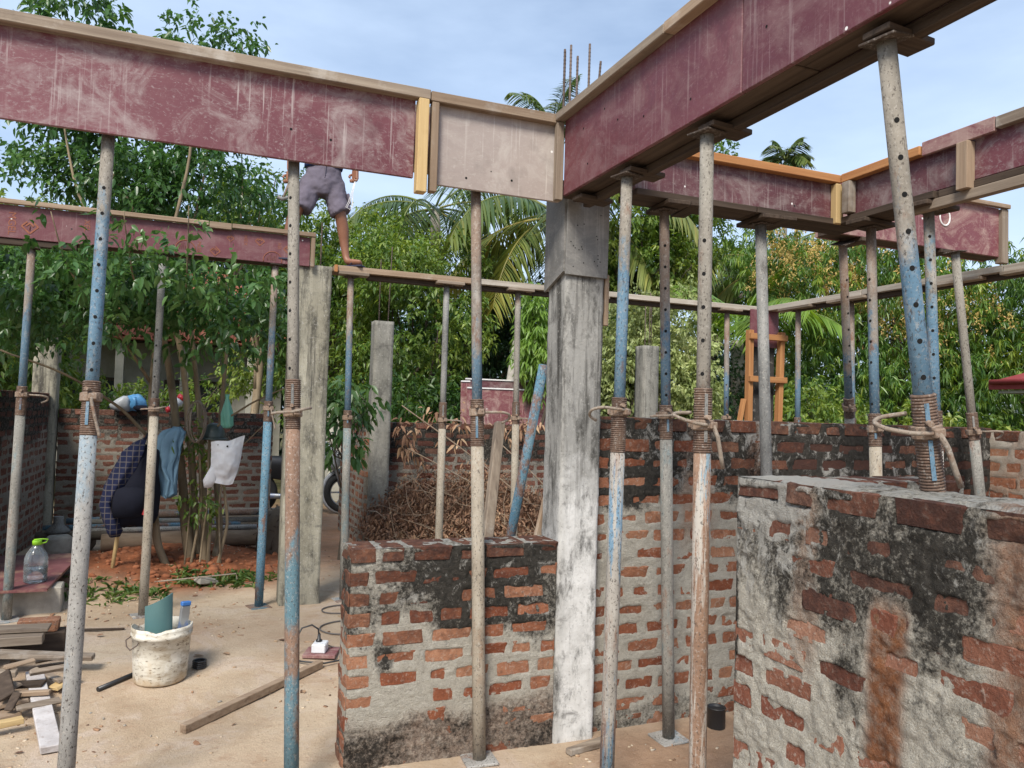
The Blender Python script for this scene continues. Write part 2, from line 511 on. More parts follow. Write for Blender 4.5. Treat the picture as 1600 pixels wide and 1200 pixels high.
def concrete(name, c0, c1, top_dark, white_low, z0, z1):
    t = NT(name)
    v = t.coords('World')
    c = t.ramp(t.noise(t.coords('World', (1, 1, 0.35)), 5, 10, 0.65), [(0.28, c0), (0.72, c1)])
    z = t.n('ShaderNodeSeparateXYZ', Vector=t.n('ShaderNodeNewGeometry').outputs['Position']).outputs['Z']
    if white_low:
        w = t.math('ADD', z, t.math('MULTIPLY', t.math('SUBTRACT', t.noise(t.coords('World', (1.3, 1.3, 0.75)), 5, 8, 0.68), 0.5), 1.5))
        xf = t.mrange(t.n('ShaderNodeSeparateXYZ', Vector=t.n('ShaderNodeNewGeometry').outputs['Position']).outputs['X'], 1.655, 1.70, 0.45, 1.0)
        c = t.mix(t.math('MULTIPLY', t.mrange(w, z0, z1, white_low, 0), xf), c, t.ramp(t.noise(v, 11, 9, 0.7), [(0.3, (0.46, 0.45, 0.43)), (0.60, (0.66, 0.65, 0.63))]))
    k = t.noise(t.coords('World', (1.8, 1.8, 0.7)), 7, 10, 0.74)
    c = t.mix(t.mrange(k, 0.50, 0.66, 0, top_dark), c, (0.04, 0.038, 0.034))
    dr = t.noise(t.coords('World', (9, 9, 0.5)), 2.2, 7, 0.7)
    c = t.mix(t.math('MULTIPLY', t.mrange(dr, 0.50, 0.64, 0, top_dark), t.mrange(z, 0.9, 1.7, 0.15, 1.0)), c, (0.05, 0.047, 0.042))
    c = t.mix(t.mrange(t.noise(v, 48, 7, 0.74), 0.56, 0.65, 0, 0.4), c, (0.50, 0.48, 0.44))
    c = t.mix(t.mrange(t.noise(v, 75, 5, 0.7), 0.58, 0.66, 0, 0.4), c, (0.06, 0.055, 0.05))
    c = t.mix(t.mrange(t.noise(t.coords('World', (1, 1, 1.6)), 6.5, 8, 0.7, 0.5), 0.56, 0.68, 0, 0.65), c, (0.085, 0.08, 0.074))
    h = t.math('ADD', t.noise(v, 26, 8, 0.6), t.math('MULTIPLY', t.noise(v, 120, 3), 0.4))
    return t.finish(c, 0.92, h, 0.45, 0.006, 0.15)

M['concrete'] = concrete('column_concrete', (0.17, 0.165, 0.155), (0.36, 0.35, 0.325), 0.92, 0.92, 1.0, 1.45)
M['concrete_b'] = concrete('lichen_concrete', (0.17, 0.155, 0.115), (0.40, 0.375, 0.30), 0.85, 0, 0, 1)
M['concrete_c'] = concrete('grey_concrete', (0.15, 0.145, 0.125), (0.30, 0.285, 0.25), 0.55, 0, 0, 1)
M['block'] = weathered('cement_block', [(0.3, (0.24, 0.22, 0.19)), (0.7, (0.38, 0.35, 0.30))], 12, rough=0.95, bump=0.6, bscale=60)
M['plaster'] = weathered('pale_house_plaster', [(0.3, (0.30, 0.285, 0.24)), (0.75, (0.46, 0.44, 0.38))], 4, rough=0.9, spots=[((0.13, 0.13, 0.10), 3, 0.55, 0.75, (1, 1, 0.3), 0.6)])

# ------------------------------------------------------------------ ground
rng = np.random.default_rng(7)
def ground_z(x, y):
    x = np.asarray(x, float); y = np.asarray(y, float)
    z = 0.12 * sst(4.0, 5.9, y)
    # loose red soil thrown up around the tree and under the pipes
    d = ((x + 0.25) / 0.95) ** 2 + ((y - 7.75) / 0.75) ** 2
    z = z + 0.17 * np.exp(-d * 1.1)
    d2 = ((x + 0.75) / 0.4) ** 2 + ((y - 7.0) / 0.45) ** 2
    z = z + 0.10 * np.exp(-d2)
    z = z - 0.05 * sst(8.2, 10.0, y)
    return z

def ground_full(x, y):
    P = np.stack([x, y, np.zeros_like(x)], -1)
    z = ground_z(x, y)
    near = np.exp(-((np.clip(np.abs(x - 1) - 6, 0, None) + np.clip(y - 12, 0, None)) / 6) ** 2)
    rough = 0.35 + 1.6 * np.exp(-(((x + 0.2) / 1.0) ** 2 + ((y - 7.5) / 0.9) ** 2))
    return z + near * rough * (0.018 * fbm(P * 1.7, 4, 3) + 0.014 * fbm(P * 7, 3, 5) + 0.007 * fbm(P * 24, 2, 8))

def axis_coords(a, b, step, lo, hi):
    core = np.arange(a, b + 1e-6, step)
    g, s, c = [], step, b
    while c < hi:
        s *= 1.25; c = min(c + s, hi); g.append(c)
    h, s, c = [], step, a
    while c > lo:
        s *= 1.25; c = max(c - s, lo); h.append(c)
    return np.array(h[::-1] + list(core) + g)

gx = axis_coords(-2.2, 5.2, 0.03, -400, 400)
gy = axis_coords(1.6, 9.6, 0.03, -300, 500)
GX, GY = np.meshgrid(gx, gy, indexing='ij')
GZ = ground_full(GX, GY)
nx, ny = GX.shape
ii = np.arange(nx * ny).reshape(nx, ny)
GF = np.stack([ii[:-1, :-1], ii[1:, :-1], ii[1:, 1:], ii[:-1, 1:]], -1).reshape(-1, 4)
gP = np.stack([GX, GY, GZ], -1).reshape(-1, 3)
q = np.stack([gP[:, 0], gP[:, 1], gP[:, 0] * 0], -1)
wob = 0.45 * fbm(q * 1.3, 4, 21)
soil = np.exp(-(((gP[:, 0] + 0.2) / 1.15) ** 2 + ((gP[:, 1] - 7.6) / 1.05) ** 2) ** 2) + wob * 0.6
soil = np.clip(soil * 1.3, 0, 1) * (gP[:, 1] < 11)
far_red = np.clip(sst(6.5, 8.0, gP[:, 1]) * sst(0.6, 1.0, gP[:, 0]) * sst(2.2, 1.6, gP[:, 0]) * 0.55, 0, 1)
brown = np.clip(sst(1.5, 2.0, gP[:, 0]) * sst(3.8, 3.3, gP[:, 1]) * 0.8 + 0.4 * wob, 0, 1)
litter = np.clip(sst(11, 14, gP[:, 1]) + sst(6, 8, np.abs(gP[:, 0])), 0, 1)
att = np.stack([np.maximum(soil, far_red), brown, litter, np.ones(len(gP))], 1)
t = NT('site_ground')
v = t.coords('World')
c = t.ramp(t.noise(v, 1.3, 10, 0.62), [(0.25, (0.32, 0.225, 0.145)), (0.5, (0.435, 0.335, 0.235)), (0.78, (0.54, 0.445, 0.335))])
c = t.mix(t.mrange(t.noise(v, 2.4, 9, 0.72, 0.8), 0.51, 0.62, 0, 0.6), c, (0.50, 0.405, 0.33))
c = t.mix(t.mrange(t.noise(t.coords('World', (1, 1.6, 1)), 3.6, 10, 0.76, 0.5), 0.54, 0.66, 0, 0.6), c, (0.30, 0.19, 0.12))
c = t.mix(t.mrange(t.noise(v, 26, 8, 0.75), 0.55, 0.66, 0, 0.4), c, (0.30, 0.20, 0.14))
a = t.n('ShaderNodeAttribute', attribute_name='zone')
sp = t.n('ShaderNodeSeparateColor', Color=a.outputs['Color'])
c = t.mix(sp.outputs[1], c, t.ramp(t.noise(v, 8, 8, 0.65), [(0.3, (0.20, 0.115, 0.07)), (0.7, (0.34, 0.215, 0.14))]))
c = t.mix(sp.outputs[0], c, t.ramp(t.noise(v, 7, 10, 0.7), [(0.28, (0.10, 0.045, 0.025)), (0.5, (0.22, 0.078, 0.036)), (0.75, (0.37, 0.14, 0.065))]))
c = t.mix(sp.outputs[2], c, t.ramp(t.noise(v, 3, 8), [(0.3, (0.05, 0.06, 0.02)), (0.7, (0.13, 0.10, 0.05))]))
c = t.mix(t.mrange(t.noise(v, 95, 3, 0.7), 0.62, 0.74, 0, 0.45), c, (0.62, 0.52, 0.41))
c = t.mix(t.mrange(t.noise(v, 80, 5, 0.75), 0.585, 0.66, 0, 0.55), c, (0.16, 0.10, 0.065))
h = t.math('ADD', t.noise(v, 24, 9, 0.72), t.math('MULTIPLY', t.noise(v, 130, 4, 0.7), 0.5))
M['ground'] = t.finish(c, 0.95, h, 0.8, 0.014, 0.1)
g = link('ground', np_mesh('ground', gP, GF, M['ground'], True, {'zone': att}))
tag(g, 'bare sandy ground with patches of red soil', None, None, 'structure')

def gz(x, y):
    return float(ground_full(np.array([float(x)]), np.array([float(y)]))[0])

# ------------------------------------------------------------------ brick walls
def brick_variants(seed, n=6):
    r = np.random.default_rng(seed)
    out = []
    for k in range(n):
        out.append(MB().box((0, 0, 0), (1, 1, 1), None, 0.06, 0.022, r).mesh('brick', M['brick']))
    return out
BRICKS = brick_variants(3)
def brick_set(mat):
    out = []
    for b in BRICKS:
        c = b.copy(); c.materials.clear(); c.materials.append(mat); out.append(c)
    return out

def brick_wall(label, O, U, Nn, L, H, T, course, blen, seed, res, amp=0.005, expose=0.85, mortar='mortar', bmat='brick',
               stain=None, cover=None, smear=0.009, top_mortar=0.0, end0=True, end1=True, group=None, name='brick_wall', depth=0.012, hole=None):
    r = np.random.default_rng(seed)
    O, U, Nn = np.array(O, float), np.array(U, float), np.array(Nn, float)
    Z = np.array((0, 0, 1.))
    root = empty(name, tuple(O), label, 'wall', group)
    nrow = int(round(H / course)); course = H / nrow
    joint = 0.024 * course / 0.0925
    rows = []
    bset = brick_set(M[bmat])
    for k in range(nrow):
        u = -blen * (0.5 if k % 2 else 0.0) * r.uniform(0.85, 1.1)
        row = []
        while u < L - 0.02:
            l = blen * (r.uniform(0.88, 1.08) if r.random() > 0.22 else r.uniform(0.45, 0.6))
            a, b = max(u, 0), min(u + l, L)
            if b - a > 0.035:
                ex = 1.0 if k == nrow - 1 else (r.uniform(0.75, 1.15) if r.random() < expose else r.uniform(-0.3, 0.45))
                row.append([a, b, ex])
            u += l + joint * r.uniform(0.7, 1.7)
        rows.append(row)
    stf = stain or (lambda u, v, n: (u * 0, u * 0, u * 0))
    R = np.stack([U, -Nn, Z], 1)
    rz = math.atan2(U[1], U[0])
    for k, row in enumerate(rows):
        for a, b, ex in row:
            e0 = 0.004 if a == 0 else 0
            e1 = 0.004 if b == L else 0
            hh = (course - joint) * r.uniform(0.94, 1.06)
            off = r.uniform(-0.0025, 0.003)
            uc, vc = (a - e0 + b + e1) / 2, (k + 0.5) * course + r.normal(0, 0.002)
            if k == nrow - 1: vc = H - hh / 2 + 0.003
            dp = 0.098 if T > 0.15 else T * 0.9
            w = off - dp / 2
            if k == nrow - 1: dp = T + 0.003; w = off - dp / 2
            pos = U * uc + Z * vc + Nn * w
            me = bset[r.integers(len(bset))]
            o = link('brick', me, root, tuple(pos))
            o.scale = (b + e1 - a + e0, dp, hh)
            o.rotation_euler = (r.normal(0, 0.004), r.normal(0, 0.012), rz + r.normal(0, 0.006))
            n1 = float(fbm(np.array([[uc * 3 + seed, vc * 3, 0.]]), 3, 4)[0])
            s3 = stf(np.array([uc]), np.array([vc]), np.array([n1]))
            o['mould'] = float(np.clip(0.95 * s3[0][0] - 0.15 * s3[1][0], 0, 1.1)) if k < nrow - 1 else float(r.uniform(0.66, 0.95)) * (1.0 if 'far' not in bmat else 0.7)
            if k < nrow - 1 and T > 0.15 and a == 0 and end0 is True: pass
    # mortar body: a displaced skin on front, top and both ends, plain behind
    nu, nv, nt = max(8, int(L / res)), max(8, int(H / res)), max(4, int(T / max(res, 0.02)))
    us, vs_ = np.linspace(0, L, nu + 1), np.linspace(0, H, nv + 1)
    UU, VV = np.meshgrid(us, vs_, indexing='ij')
    q = np.stack([UU + seed * 3.1, VV, np.full_like(UU, seed * 1.7)], -1)
    nf = fbm(q * 38, 3, seed); nm = fbm(q * 11, 3, seed + 9); nl = fbm(q * 2.6, 3, seed + 5)
    h = 0.0035 + amp * (0.75 * nf + 0.55 * nm) + amp * 0.5 * nl
    d = np.full_like(UU, -1.0); ex = np.zeros_like(UU)
    kk = np.clip((VV / course).astype(int), 0, nrow - 1)
    vin = np.minimum(VV - kk * course, (kk + 1) * course - VV) - joint / 2
    for k, row in enumerate(rows):
        m = kk == k
        for a, b, e in row:
            lo = -1e3 if a == 0 else a; hi = 1e3 if b == L else b
            dd = np.minimum(np.minimum(UU - lo, hi - UU), vin)
            s = m & (UU >= a - 1e-6) & (UU <= b + 1e-6)
            d[s] = dd[s]; ex[s] = e
    nw = fbm(q * 21, 3, seed + 31)
    sme = smear * (0.75 + 0.9 * nl + 0.5 * (ex - 0.9))
    ins = sst(-0.001, 0.011, d - sme + 0.017 * nm + 0.010 * nw + 0.005 * nf)
    if cover is not None: ex = ex * (1 - np.clip(cover(UU, VV, nl + 0.5 * nm), 0, 1.3))
    h = h - ins * ex * depth * (1 + 0.5 * nl)
    edge = np.minimum(np.minimum(UU, L - UU) / (1.5 * res), np.minimum(VV, H - VV) / (1.5 * res))
    h = h * np.clip(edge, 0, 1) - 0.006 * (1 - np.clip(edge, 0, 1)) * (ex > 0.3)
    PF = O + UU[..., None] * U + VV[..., None] * Z + h[..., None] * Nn
    k3 = stf(UU, VV, nl * 1.2 + 0.35 * nm)
    st = np.stack([np.clip(k3[0], 0, 1), np.clip(k3[1], 0, 1), np.clip(k3[2], 0, 1), np.ones_like(UU)], -1)
    Vs, Fs, As, base = [PF.reshape(-1, 3)], [], [st.reshape(-1, 4)], 0
    i0 = np.arange(PF[..., 0].size).reshape(PF.shape[:2])
    Fs.append(np.stack([i0[:-1, :-1], i0[1:, :-1], i0[1:, 1:], i0[:-1, 1:]], -1).reshape(-1, 4))
    base = i0.size
    # top
    ws = np.linspace(0, -T, nt + 1)
    UT, WT = np.meshgrid(us, ws, indexing='ij')
    qt = np.stack([UT + seed, WT, np.full_like(UT, 4.4)], -1)
    ht = 0.001 + 0.006 * fbm(qt * 14, 3, seed + 2) + 0.004 * fbm(qt * 40, 2, seed + 3) + top_mortar * (0.6 + 0.5 * fbm(qt * 6, 3, seed + 6)) * (top_mortar > 0)
    if top_mortar > 0: ht = ht * sst(0.02, 0.12, UT) * sst(L * 0.72, L * 0.60, UT) + 0.0
    ed = np.clip(np.minimum(np.minimum(UT, L - UT), np.minimum(-WT, T + WT)) / 0.012, 0, 1)
    PT = O + UT[..., None] * U + WT[..., None] * Nn + (H + ht * ed)[..., None] * Z
    kt = stf(UT, np.full_like(UT, H), fbm(qt * 5, 3, 2))
    Vs.append(PT.reshape(-1, 3)); As.append(np.stack([np.clip(kt[0] * 0.7, 0, 1), np.clip(kt[1] + 0.25, 0, 1), np.clip(kt[2], 0, 1), np.ones_like(UT)], -1).reshape(-1, 4))
    i1 = base + np.arange(UT.size).reshape(UT.shape)
    Fs.append(np.stack([i1[:-1, :-1], i1[1:, :-1], i1[1:, 1:], i1[:-1, 1:]], -1).reshape(-1, 4)[:, ::-1])
    base += UT.size
    # ends and back
    for uu, sgn in ((0, -1), (L, 1)):
        WE, VE = np.meshgrid(ws, vs_, indexing='ij')
        qe = np.stack([WE + uu, VE, np.full_like(WE, 9.2)], -1)
        he = 0.002 + 0.006 * fbm(qe * 20, 3, seed + 7)
        ed = np.clip(np.minimum(np.minimum(VE, H - VE), np.minimum(-WE, T + WE)) / 0.012, 0, 1)
        PE = O + (uu + sgn * he * ed)[..., None] * U + WE[..., None] * Nn + VE[..., None] * Z
        ke = stf(np.full_like(WE, uu), VE, fbm(qe * 5, 3, 2))
        Vs.append(PE.reshape(-1, 3)); As.append(np.stack([np.clip(ke[0], 0, 1), np.clip(ke[1], 0, 1), np.clip(ke[2], 0, 1), np.ones_like(WE)], -1).reshape(-1, 4))
        ie = base + np.arange(WE.size).reshape(WE.shape)
        F = np.stack([ie[:-1, :-1], ie[1:, :-1], ie[1:, 1:], ie[:-1, 1:]], -1).reshape(-1, 4)
        Fs.append(F if sgn > 0 else F[:, ::-1])
        base += WE.size
    PB = np.array([O - T * Nn, O + L * U - T * Nn, O + L * U - T * Nn + H * Z, O - T * Nn + H * Z])
    Vs.append(PB); As.append(np.tile((0.3, 0, 0, 1), (4, 1)))
    Fs.append(np.array([[base + 3, base + 2, base + 1, base]]))
    me = np_mesh('mortar', np.concatenate(Vs) - O, Fs, M[mortar], True, {'stain': np.concatenate(As)})
    link('mortar', me, root)
    # brick heads showing in the end faces, alternate courses
    for uu, sgn, on in ((0, -1, end0), (L, 1, end1)):
        if not on or T < 0.15: continue
        for k in range(nrow - 1):
            for wv, ln in (((-0.150, 0.07),) if k % 2 else ((-0.150, 0.085),)):
                pos = U * (uu - sgn * (0.05 - 0.003)) + Z * ((k + 0.5) * course) + Nn * wv
                o = link('brick', bset[r.integers(len(bset))], root, tuple(pos))
                o.scale = (0.1, ln, course - joint)
                o.rotation_euler = (0, 0, rz)
                s3 = stf(np.array([uu]), np.array([(k + 0.5) * course]), np.array([0.]))
                o['mould'] = float(np.clip(s3[0][0], 0, 1.2))
    return root

def st_low(u, v, n):
    band = sst(0.46, 0.66, v + 0.22 * n) * (0.60 + 0.55 * n + 0.20 * sst(0.6, 0.2, np.abs(u - 0.42)))
    k = np.maximum(band, (0.50 + 0.45 * n) * sst(0.38, 0.20, v + 0.16 * n))
    w = 0.30 * sst(0.35, 0.55, v + 0.15 * n) + 0.14
    return k, w, 0.50 * sst(0.36, 0.18, v + 0.16 * n)
brick_wall('waist-high mouldy brick wall stub left of the central concrete column', (0.635, 3.45, -0.02), (1, 0, 0), (0, -1, 0), 1.01, 0.995, 0.2, 0.0925, 0.205, 11, 0.0068,
           amp=0.0065, expose=0.86, stain=st_low, smear=0.007, cover=lambda u, v, n: 0.85 * sst(0.36, 0.24, v + 0.10 * n) + 0.9 * n * (n > 0.25))

def st_tall(u, v, n):
    k = sst(1.08, 1.32, v + 0.22 * n) * (0.98 + 0.5 * n)
    k = np.maximum(k, 0.55 * sst(0.22, 0.05, v + 0.14 * n) + 0.2 * n * (v < 0.3))
    k = np.maximum(k, sst(0.9, 1.3, u) * sst(1.0, 1.3, v + 0.15 * n) * (1.05 + 0.5 * n))
    w = 0.50 * sst(1.0, 1.3, v + 0.1 * n) * (0.8 - 0.8 * n) + 0.08
    o = 0.8 * sst(0.10, 0.03, np.abs(u - 1.02 + 0.05 * n)) * sst(1.0, 1.25, v) + 0.55 * sst(0.16, 0.05, np.abs(u - 0.62 + 0.08 * n)) * sst(0.8, 1.1, v)
    return k - 0.4 * o, w, o
brick_wall('shoulder-high brick wall with black mouldy top right of the central column', (1.868, 3.51, -0.02), (1, 0, 0), (0, -1, 0), 2.92, 1.615, 0.2, 0.0925, 0.2, 23, 0.009,
           amp=0.0065, expose=0.84, stain=st_tall, smear=0.012, cover=lambda u, v, n: 0.9 * sst(0.22, 0.12, v + 0.08 * n) + 1.0 * n * (n > 0.3))
brick_wall('orange brick return wall at the far right end of the tall wall', (4.79, 3.62, -0.02), (0, -1, 0), (-1, 0, 0), 1.45, 1.60, 0.2, 0.0925, 0.2, 29, 0.012,
           amp=0.004, expose=0.95, stain=lambda u, v, n: (0.55 * sst(0.9, 1.1, 1.1 * (v < 1.2) + n * 0.5), 0.3 + 0 * v, 0.45 + 0.5 * n))

def st_near(u, v, n):
    k = sst(0.98, 1.26, v + 0.24 * n + 0.10 * sst(0.15, 0.6, u)) * (0.78 + 0.45 * n) * (0.75 + 0.25 * sst(0.1, 0.3, u))
    k = np.maximum(k, (0.55 + 0.5 * n) * sst(0.10, 0.02, np.abs(u - 0.50 + 0.10 * n - 0.06 * (1.1 - v))) * sst(0.62, 0.95, v + 0.12 * n))
    k = np.maximum(k, (0.42 + 0.5 * n) * sst(0.68, 0.84, u + 0.06 * n) * sst(0.62, 0.9, v + 0.2 * n))
    k = np.maximum(k, 0.8 * sst(0.03, 0.012, u) * sst(0.55, 0.9, v + 0.3 * n))
    o = 0.95 * sst(0.085, 0.035, np.abs(u - 0.625 + 0.03 * n)) * sst(0.45, 0.75, v + 0.14 * n) * sst(1.2, 1.1, v)
    o = np.maximum(o, 0.8 * sst(0.86, 0.95, u + 0.06 * n) * sst(0.6, 0.95, v + 0.2 * n))
    o = np.maximum(o, 0.55 * sst(0.075, 0.02, np.abs(u - 0.335 + 0.06 * n)) * sst(0.8, 1.0, v))
    w = 0.34 * sst(0.55, 0.2, u) + 0.34 * sst(1.0, 1.3, v) + 0.10 * n + 0.08
    return k - 0.75 * o, w, o
brick_wall('rough brick wall thick with mortar, closest on the right', (1.70, 2.15, -0.02), (0, -1, 0), (-1, 0, 0), 1.75, 1.43, 0.2, 0.0925, 0.215, 37, 0.0052,
           amp=0.0105, expose=0.45, bmat='brick_pink', stain=st_near, top_mortar=0.016, depth=0.019, smear=0.013, cover=lambda u, v, n: 0.75 * n * (n > 0.2) - 0.3 * (u < 0.1) + 0.5 * sst(1.0, 1.15, v + 0.1 * n) * sst(1.36, 1.30, v))
brick_wall('short brick return behind the nearest wall, seen over its top', (1.905, 1.95, -0.02), (1, 0, 0), (0, -1, 0), 0.62, 1.425, 0.2, 0.0925, 0.215, 41, 0.012,
           amp=0.004, expose=0.95, stain=lambda u, v, n: (0.45 + 0.5 * n, 0.2 + 0 * u, 0 * u), end0=False)

# walls at the back of the plot
st_far = lambda u, v, n: (np.maximum(0.75 * sst(0.95, 1.35, v + 0.3 * n), 0.5 * sst(0.4, 0.1, v + 0.2 * n)), 0.15 + 0 * u, 0 * u)
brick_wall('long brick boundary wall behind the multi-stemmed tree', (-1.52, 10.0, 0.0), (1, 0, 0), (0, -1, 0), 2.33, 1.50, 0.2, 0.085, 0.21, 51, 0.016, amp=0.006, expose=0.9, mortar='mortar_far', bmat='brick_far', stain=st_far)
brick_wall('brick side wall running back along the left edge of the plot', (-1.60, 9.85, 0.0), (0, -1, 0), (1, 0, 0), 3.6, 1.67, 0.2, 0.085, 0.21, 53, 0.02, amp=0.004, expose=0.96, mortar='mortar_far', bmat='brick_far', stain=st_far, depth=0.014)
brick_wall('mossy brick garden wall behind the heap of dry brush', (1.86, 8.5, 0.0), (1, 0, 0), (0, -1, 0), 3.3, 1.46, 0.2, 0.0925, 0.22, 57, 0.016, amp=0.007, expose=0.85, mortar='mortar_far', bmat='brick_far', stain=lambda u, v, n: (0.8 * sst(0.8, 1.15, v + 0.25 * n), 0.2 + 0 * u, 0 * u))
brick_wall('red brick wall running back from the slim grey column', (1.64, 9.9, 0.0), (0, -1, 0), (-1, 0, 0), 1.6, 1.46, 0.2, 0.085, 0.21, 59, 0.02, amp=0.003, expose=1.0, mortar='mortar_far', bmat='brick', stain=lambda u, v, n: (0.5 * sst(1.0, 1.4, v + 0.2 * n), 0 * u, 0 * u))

# ------------------------------------------------------------------ concrete columns
def column(label, x0, x1, y0, y1, z0, z1, mat, seed, res=0.02, rebars=(), amp=0.0022, shape=None):
    root = empty('concrete_column', ((x0 + x1) / 2, (y0 + y1) / 2, z0), label, 'column')
    nz = int((z1 - z0) / res); n1 = max(4, int((x1 - x0) / res)); n2 = max(4, int((y1 - y0) / res))
    per = [(x0 + (x1 - x0) * i / n1, y0) for i in range(n1)] + [(x1, y0 + (y1 - y0) * i / n2) for i in range(n2)] + \
          [(x1 - (x1 - x0) * i / n1, y1) for i in range(n1)] + [(x0, y1 - (y1 - y0) * i / n2) for i in range(n2)]
    per = np.array(per); m = len(per)
    zs = np.linspace(z0, z1, nz + 1)
    cx, cy = (x0 + x1) / 2, (y0 + y1) / 2
    V = np.zeros((nz + 1, m, 3))
    V[..., 0] = per[:, 0]; V[..., 1] = per[:, 1]; V[..., 2] = zs[:, None]
    out = np.stack([per[:, 0] - cx, per[:, 1] - cy], 1); out /= np.linalg.norm(out, axis=1)[:, None]
    d = amp * (fbm(V * 9, 4, seed) + 0.8 * fbm(V * 2.2, 3, seed + 3) * 2)
    corner = np.zeros(m); corner[[0, n1, n1 + n2, 2 * n1 + n2]] = 1
    d = d - corner[None, :] * (0.006 + 0.004 * fbm(V * 20, 3, seed + 8))
    # pour joint
    V[..., 0] += d * out[:, 0]; V[..., 1] += d * out[:, 1]
    i0 = np.arange((nz + 1) * m).reshape(nz + 1, m)
    F = np.stack([i0[:-1], np.roll(i0[:-1], -1, 1), np.roll(i0[1:], -1, 1), i0[1:]], -1).reshape(-1, 4)
    org = np.array(root.location)
    me = np_mesh('shaft', V.reshape(-1, 3) - org, [F, i0[-1][None, :]], M[mat], False)
    link('shaft', me, root)
    for (bx, by, zt, lean) in rebars:
        b = MB().tube([(bx, by, z1 - 0.1), (bx + lean * 0.5, by, (z1 + zt) / 2), (bx + lean, by, zt)], 0.006, 6)
        for k in range(int((zt - z1) / 0.02)):
            zz = z1 + 0.02 * k; f = (zz - z1 + 0.1) / (zt - z1 + 0.1)
            b.tube([(bx + lean * f, by, zz), (bx + lean * f, by, zz + 0.006)], 0.0066, 6, False)
        b.build('rebar', M['rebar'], root)
    return root
M['rebar'] = weathered('rusty_rebar', [(0.3, (0.075, 0.055, 0.045)), (0.7, (0.16, 0.12, 0.10))], 30, rough=0.75, metal=0.3)
cc = column('square grey concrete column in the middle, whitewashed low down', 1.648, 1.868, 3.437, 3.657, -0.02, 2.76, 'concrete', 5, 0.018,
       rebars=[(1.665, 3.56, 3.50, 0), (1.683, 3.60, 3.51, 0.002), (1.700, 3.56, 3.53, 0), (1.757, 3.60, 3.50, 0.002), (1.815, 3.58, 3.57, 0.004), (1.842, 3.60, 3.50, 0.055)])
# thin ply shutter boards still strapped round its head
MB().box((1.757, 3.426, 2.530), (0.236, 0.013, 0.465), rotm('Y', 0.012), 0.002).build('shutter_panel', M['ply_cement'], cc)
M['nail'] = weathered('nail_hole_dark', [(0.3, (0.01, 0.009, 0.008)), (0.7, (0.02, 0.018, 0.016))], 5, vary=0)
_rn = np.random.default_rng(77)
for _k in range(18):
    MB().disc((_rn.uniform(1.66, 1.85), 3.4185, _rn.uniform(2.33, 2.62)), (0, -1, 0), 0.0035, 7).build('nail_hole', M['nail'], cc)
b = MB(); b.poly([(1.643, 3.434, 2.755), (1.643, 3.66, 2.755), (1.643, 3.66, 2.24), (1.643, 3.434, 2.315),
                  (1.629, 3.434, 2.755), (1.629, 3.66, 2.755), (1.629, 3.66, 2.24), (1.629, 3.434, 2.315)],
                 [(0, 1, 2, 3), (7, 6, 5, 4), (0, 4, 5, 1), (1, 5, 6, 2), (2, 6, 7, 3), (3, 7, 4, 0)])
b.build('shutter_panel', M['ply_cement'], cc)
MB().bar((1.882, 3.45, 2.06), (1.882, 3.45, 2.32), 0.022, 0.03, 0.003).build('strap_batten', M['wood_tan_z'], cc)
column('broad lichen-spotted concrete column behind the second prop from the left', 0.575, 0.875, 5.97, 6.19, 0.05, 2.685, 'concrete_b', 9, 0.03, rebars=[(0.80, 6.1, 3.05, 0.0)])
column('slim grey concrete column topped by two rods beside the brush heap', 1.675, 1.89, 8.22, 8.44, 0.0, 2.56, 'concrete_c', 13, 0.04,
       rebars=[(1.74, 8.33, 3.25, 0.0), (1.84, 8.33, 3.4, 0.02)])
column('grey concrete column stub topped by rods in front of the pale shrub', 5.18, 5.41, 8.45, 8.67, 0.0, 2.52, 'concrete_c', 17, 0.05,
       rebars=[(5.25, 8.55, 3.15, 0), (5.31, 8.55, 3.22, 0.01), (5.36, 8.58, 3.2, 0.0)])
column('square concrete corner column of the left boundary wall', -1.78, -1.535, 9.87, 10.1, 0.0, 2.62, 'concrete_b', 19, 0.05)
column('pale plastered gate pillar beyond the motorbike', 1.93, 2.28, 12.85, 13.2, 0.0, 1.75, 'plaster', 27, 0.06)

# ------------------------------------------------------------------ beam shuttering
def part(root, name, mat, p, q, w, h, bev=0.003, roll=0.0):
    return MB().bar(p, q, w, h, bev, roll).build(name, M[mat], root)
def slab(root, name, mat, x0, x1, y0, y1, z0, z1, bev=0.0025):
    return MB().box(((x0 + x1) / 2, (y0 + y1) / 2, (z0 + z1) / 2), (x1 - x0, y1 - y0, z1 - z0), None, bev).build(name, M[mat], root)
def holes(root, pts, nrm, r=0.005):
    for p in pts:
        MB().disc(p, nrm, r, 8).build('nail_hole', M['black'], root)
M['black'] = weathered('hole_shade_black', [(0.3, (0.006, 0.006, 0.006)), (0.7, (0.012, 0.012, 0.012))], 5, rough=0.9, vary=0)  # flat black for surface discs, painting the shade inside holes
M['chalk'] = weathered('white_chalk', [(0.3, (0.6, 0.58, 0.57)), (0.7, (0.8, 0.78, 0.76))], 60, rough=0.95, vary=0)

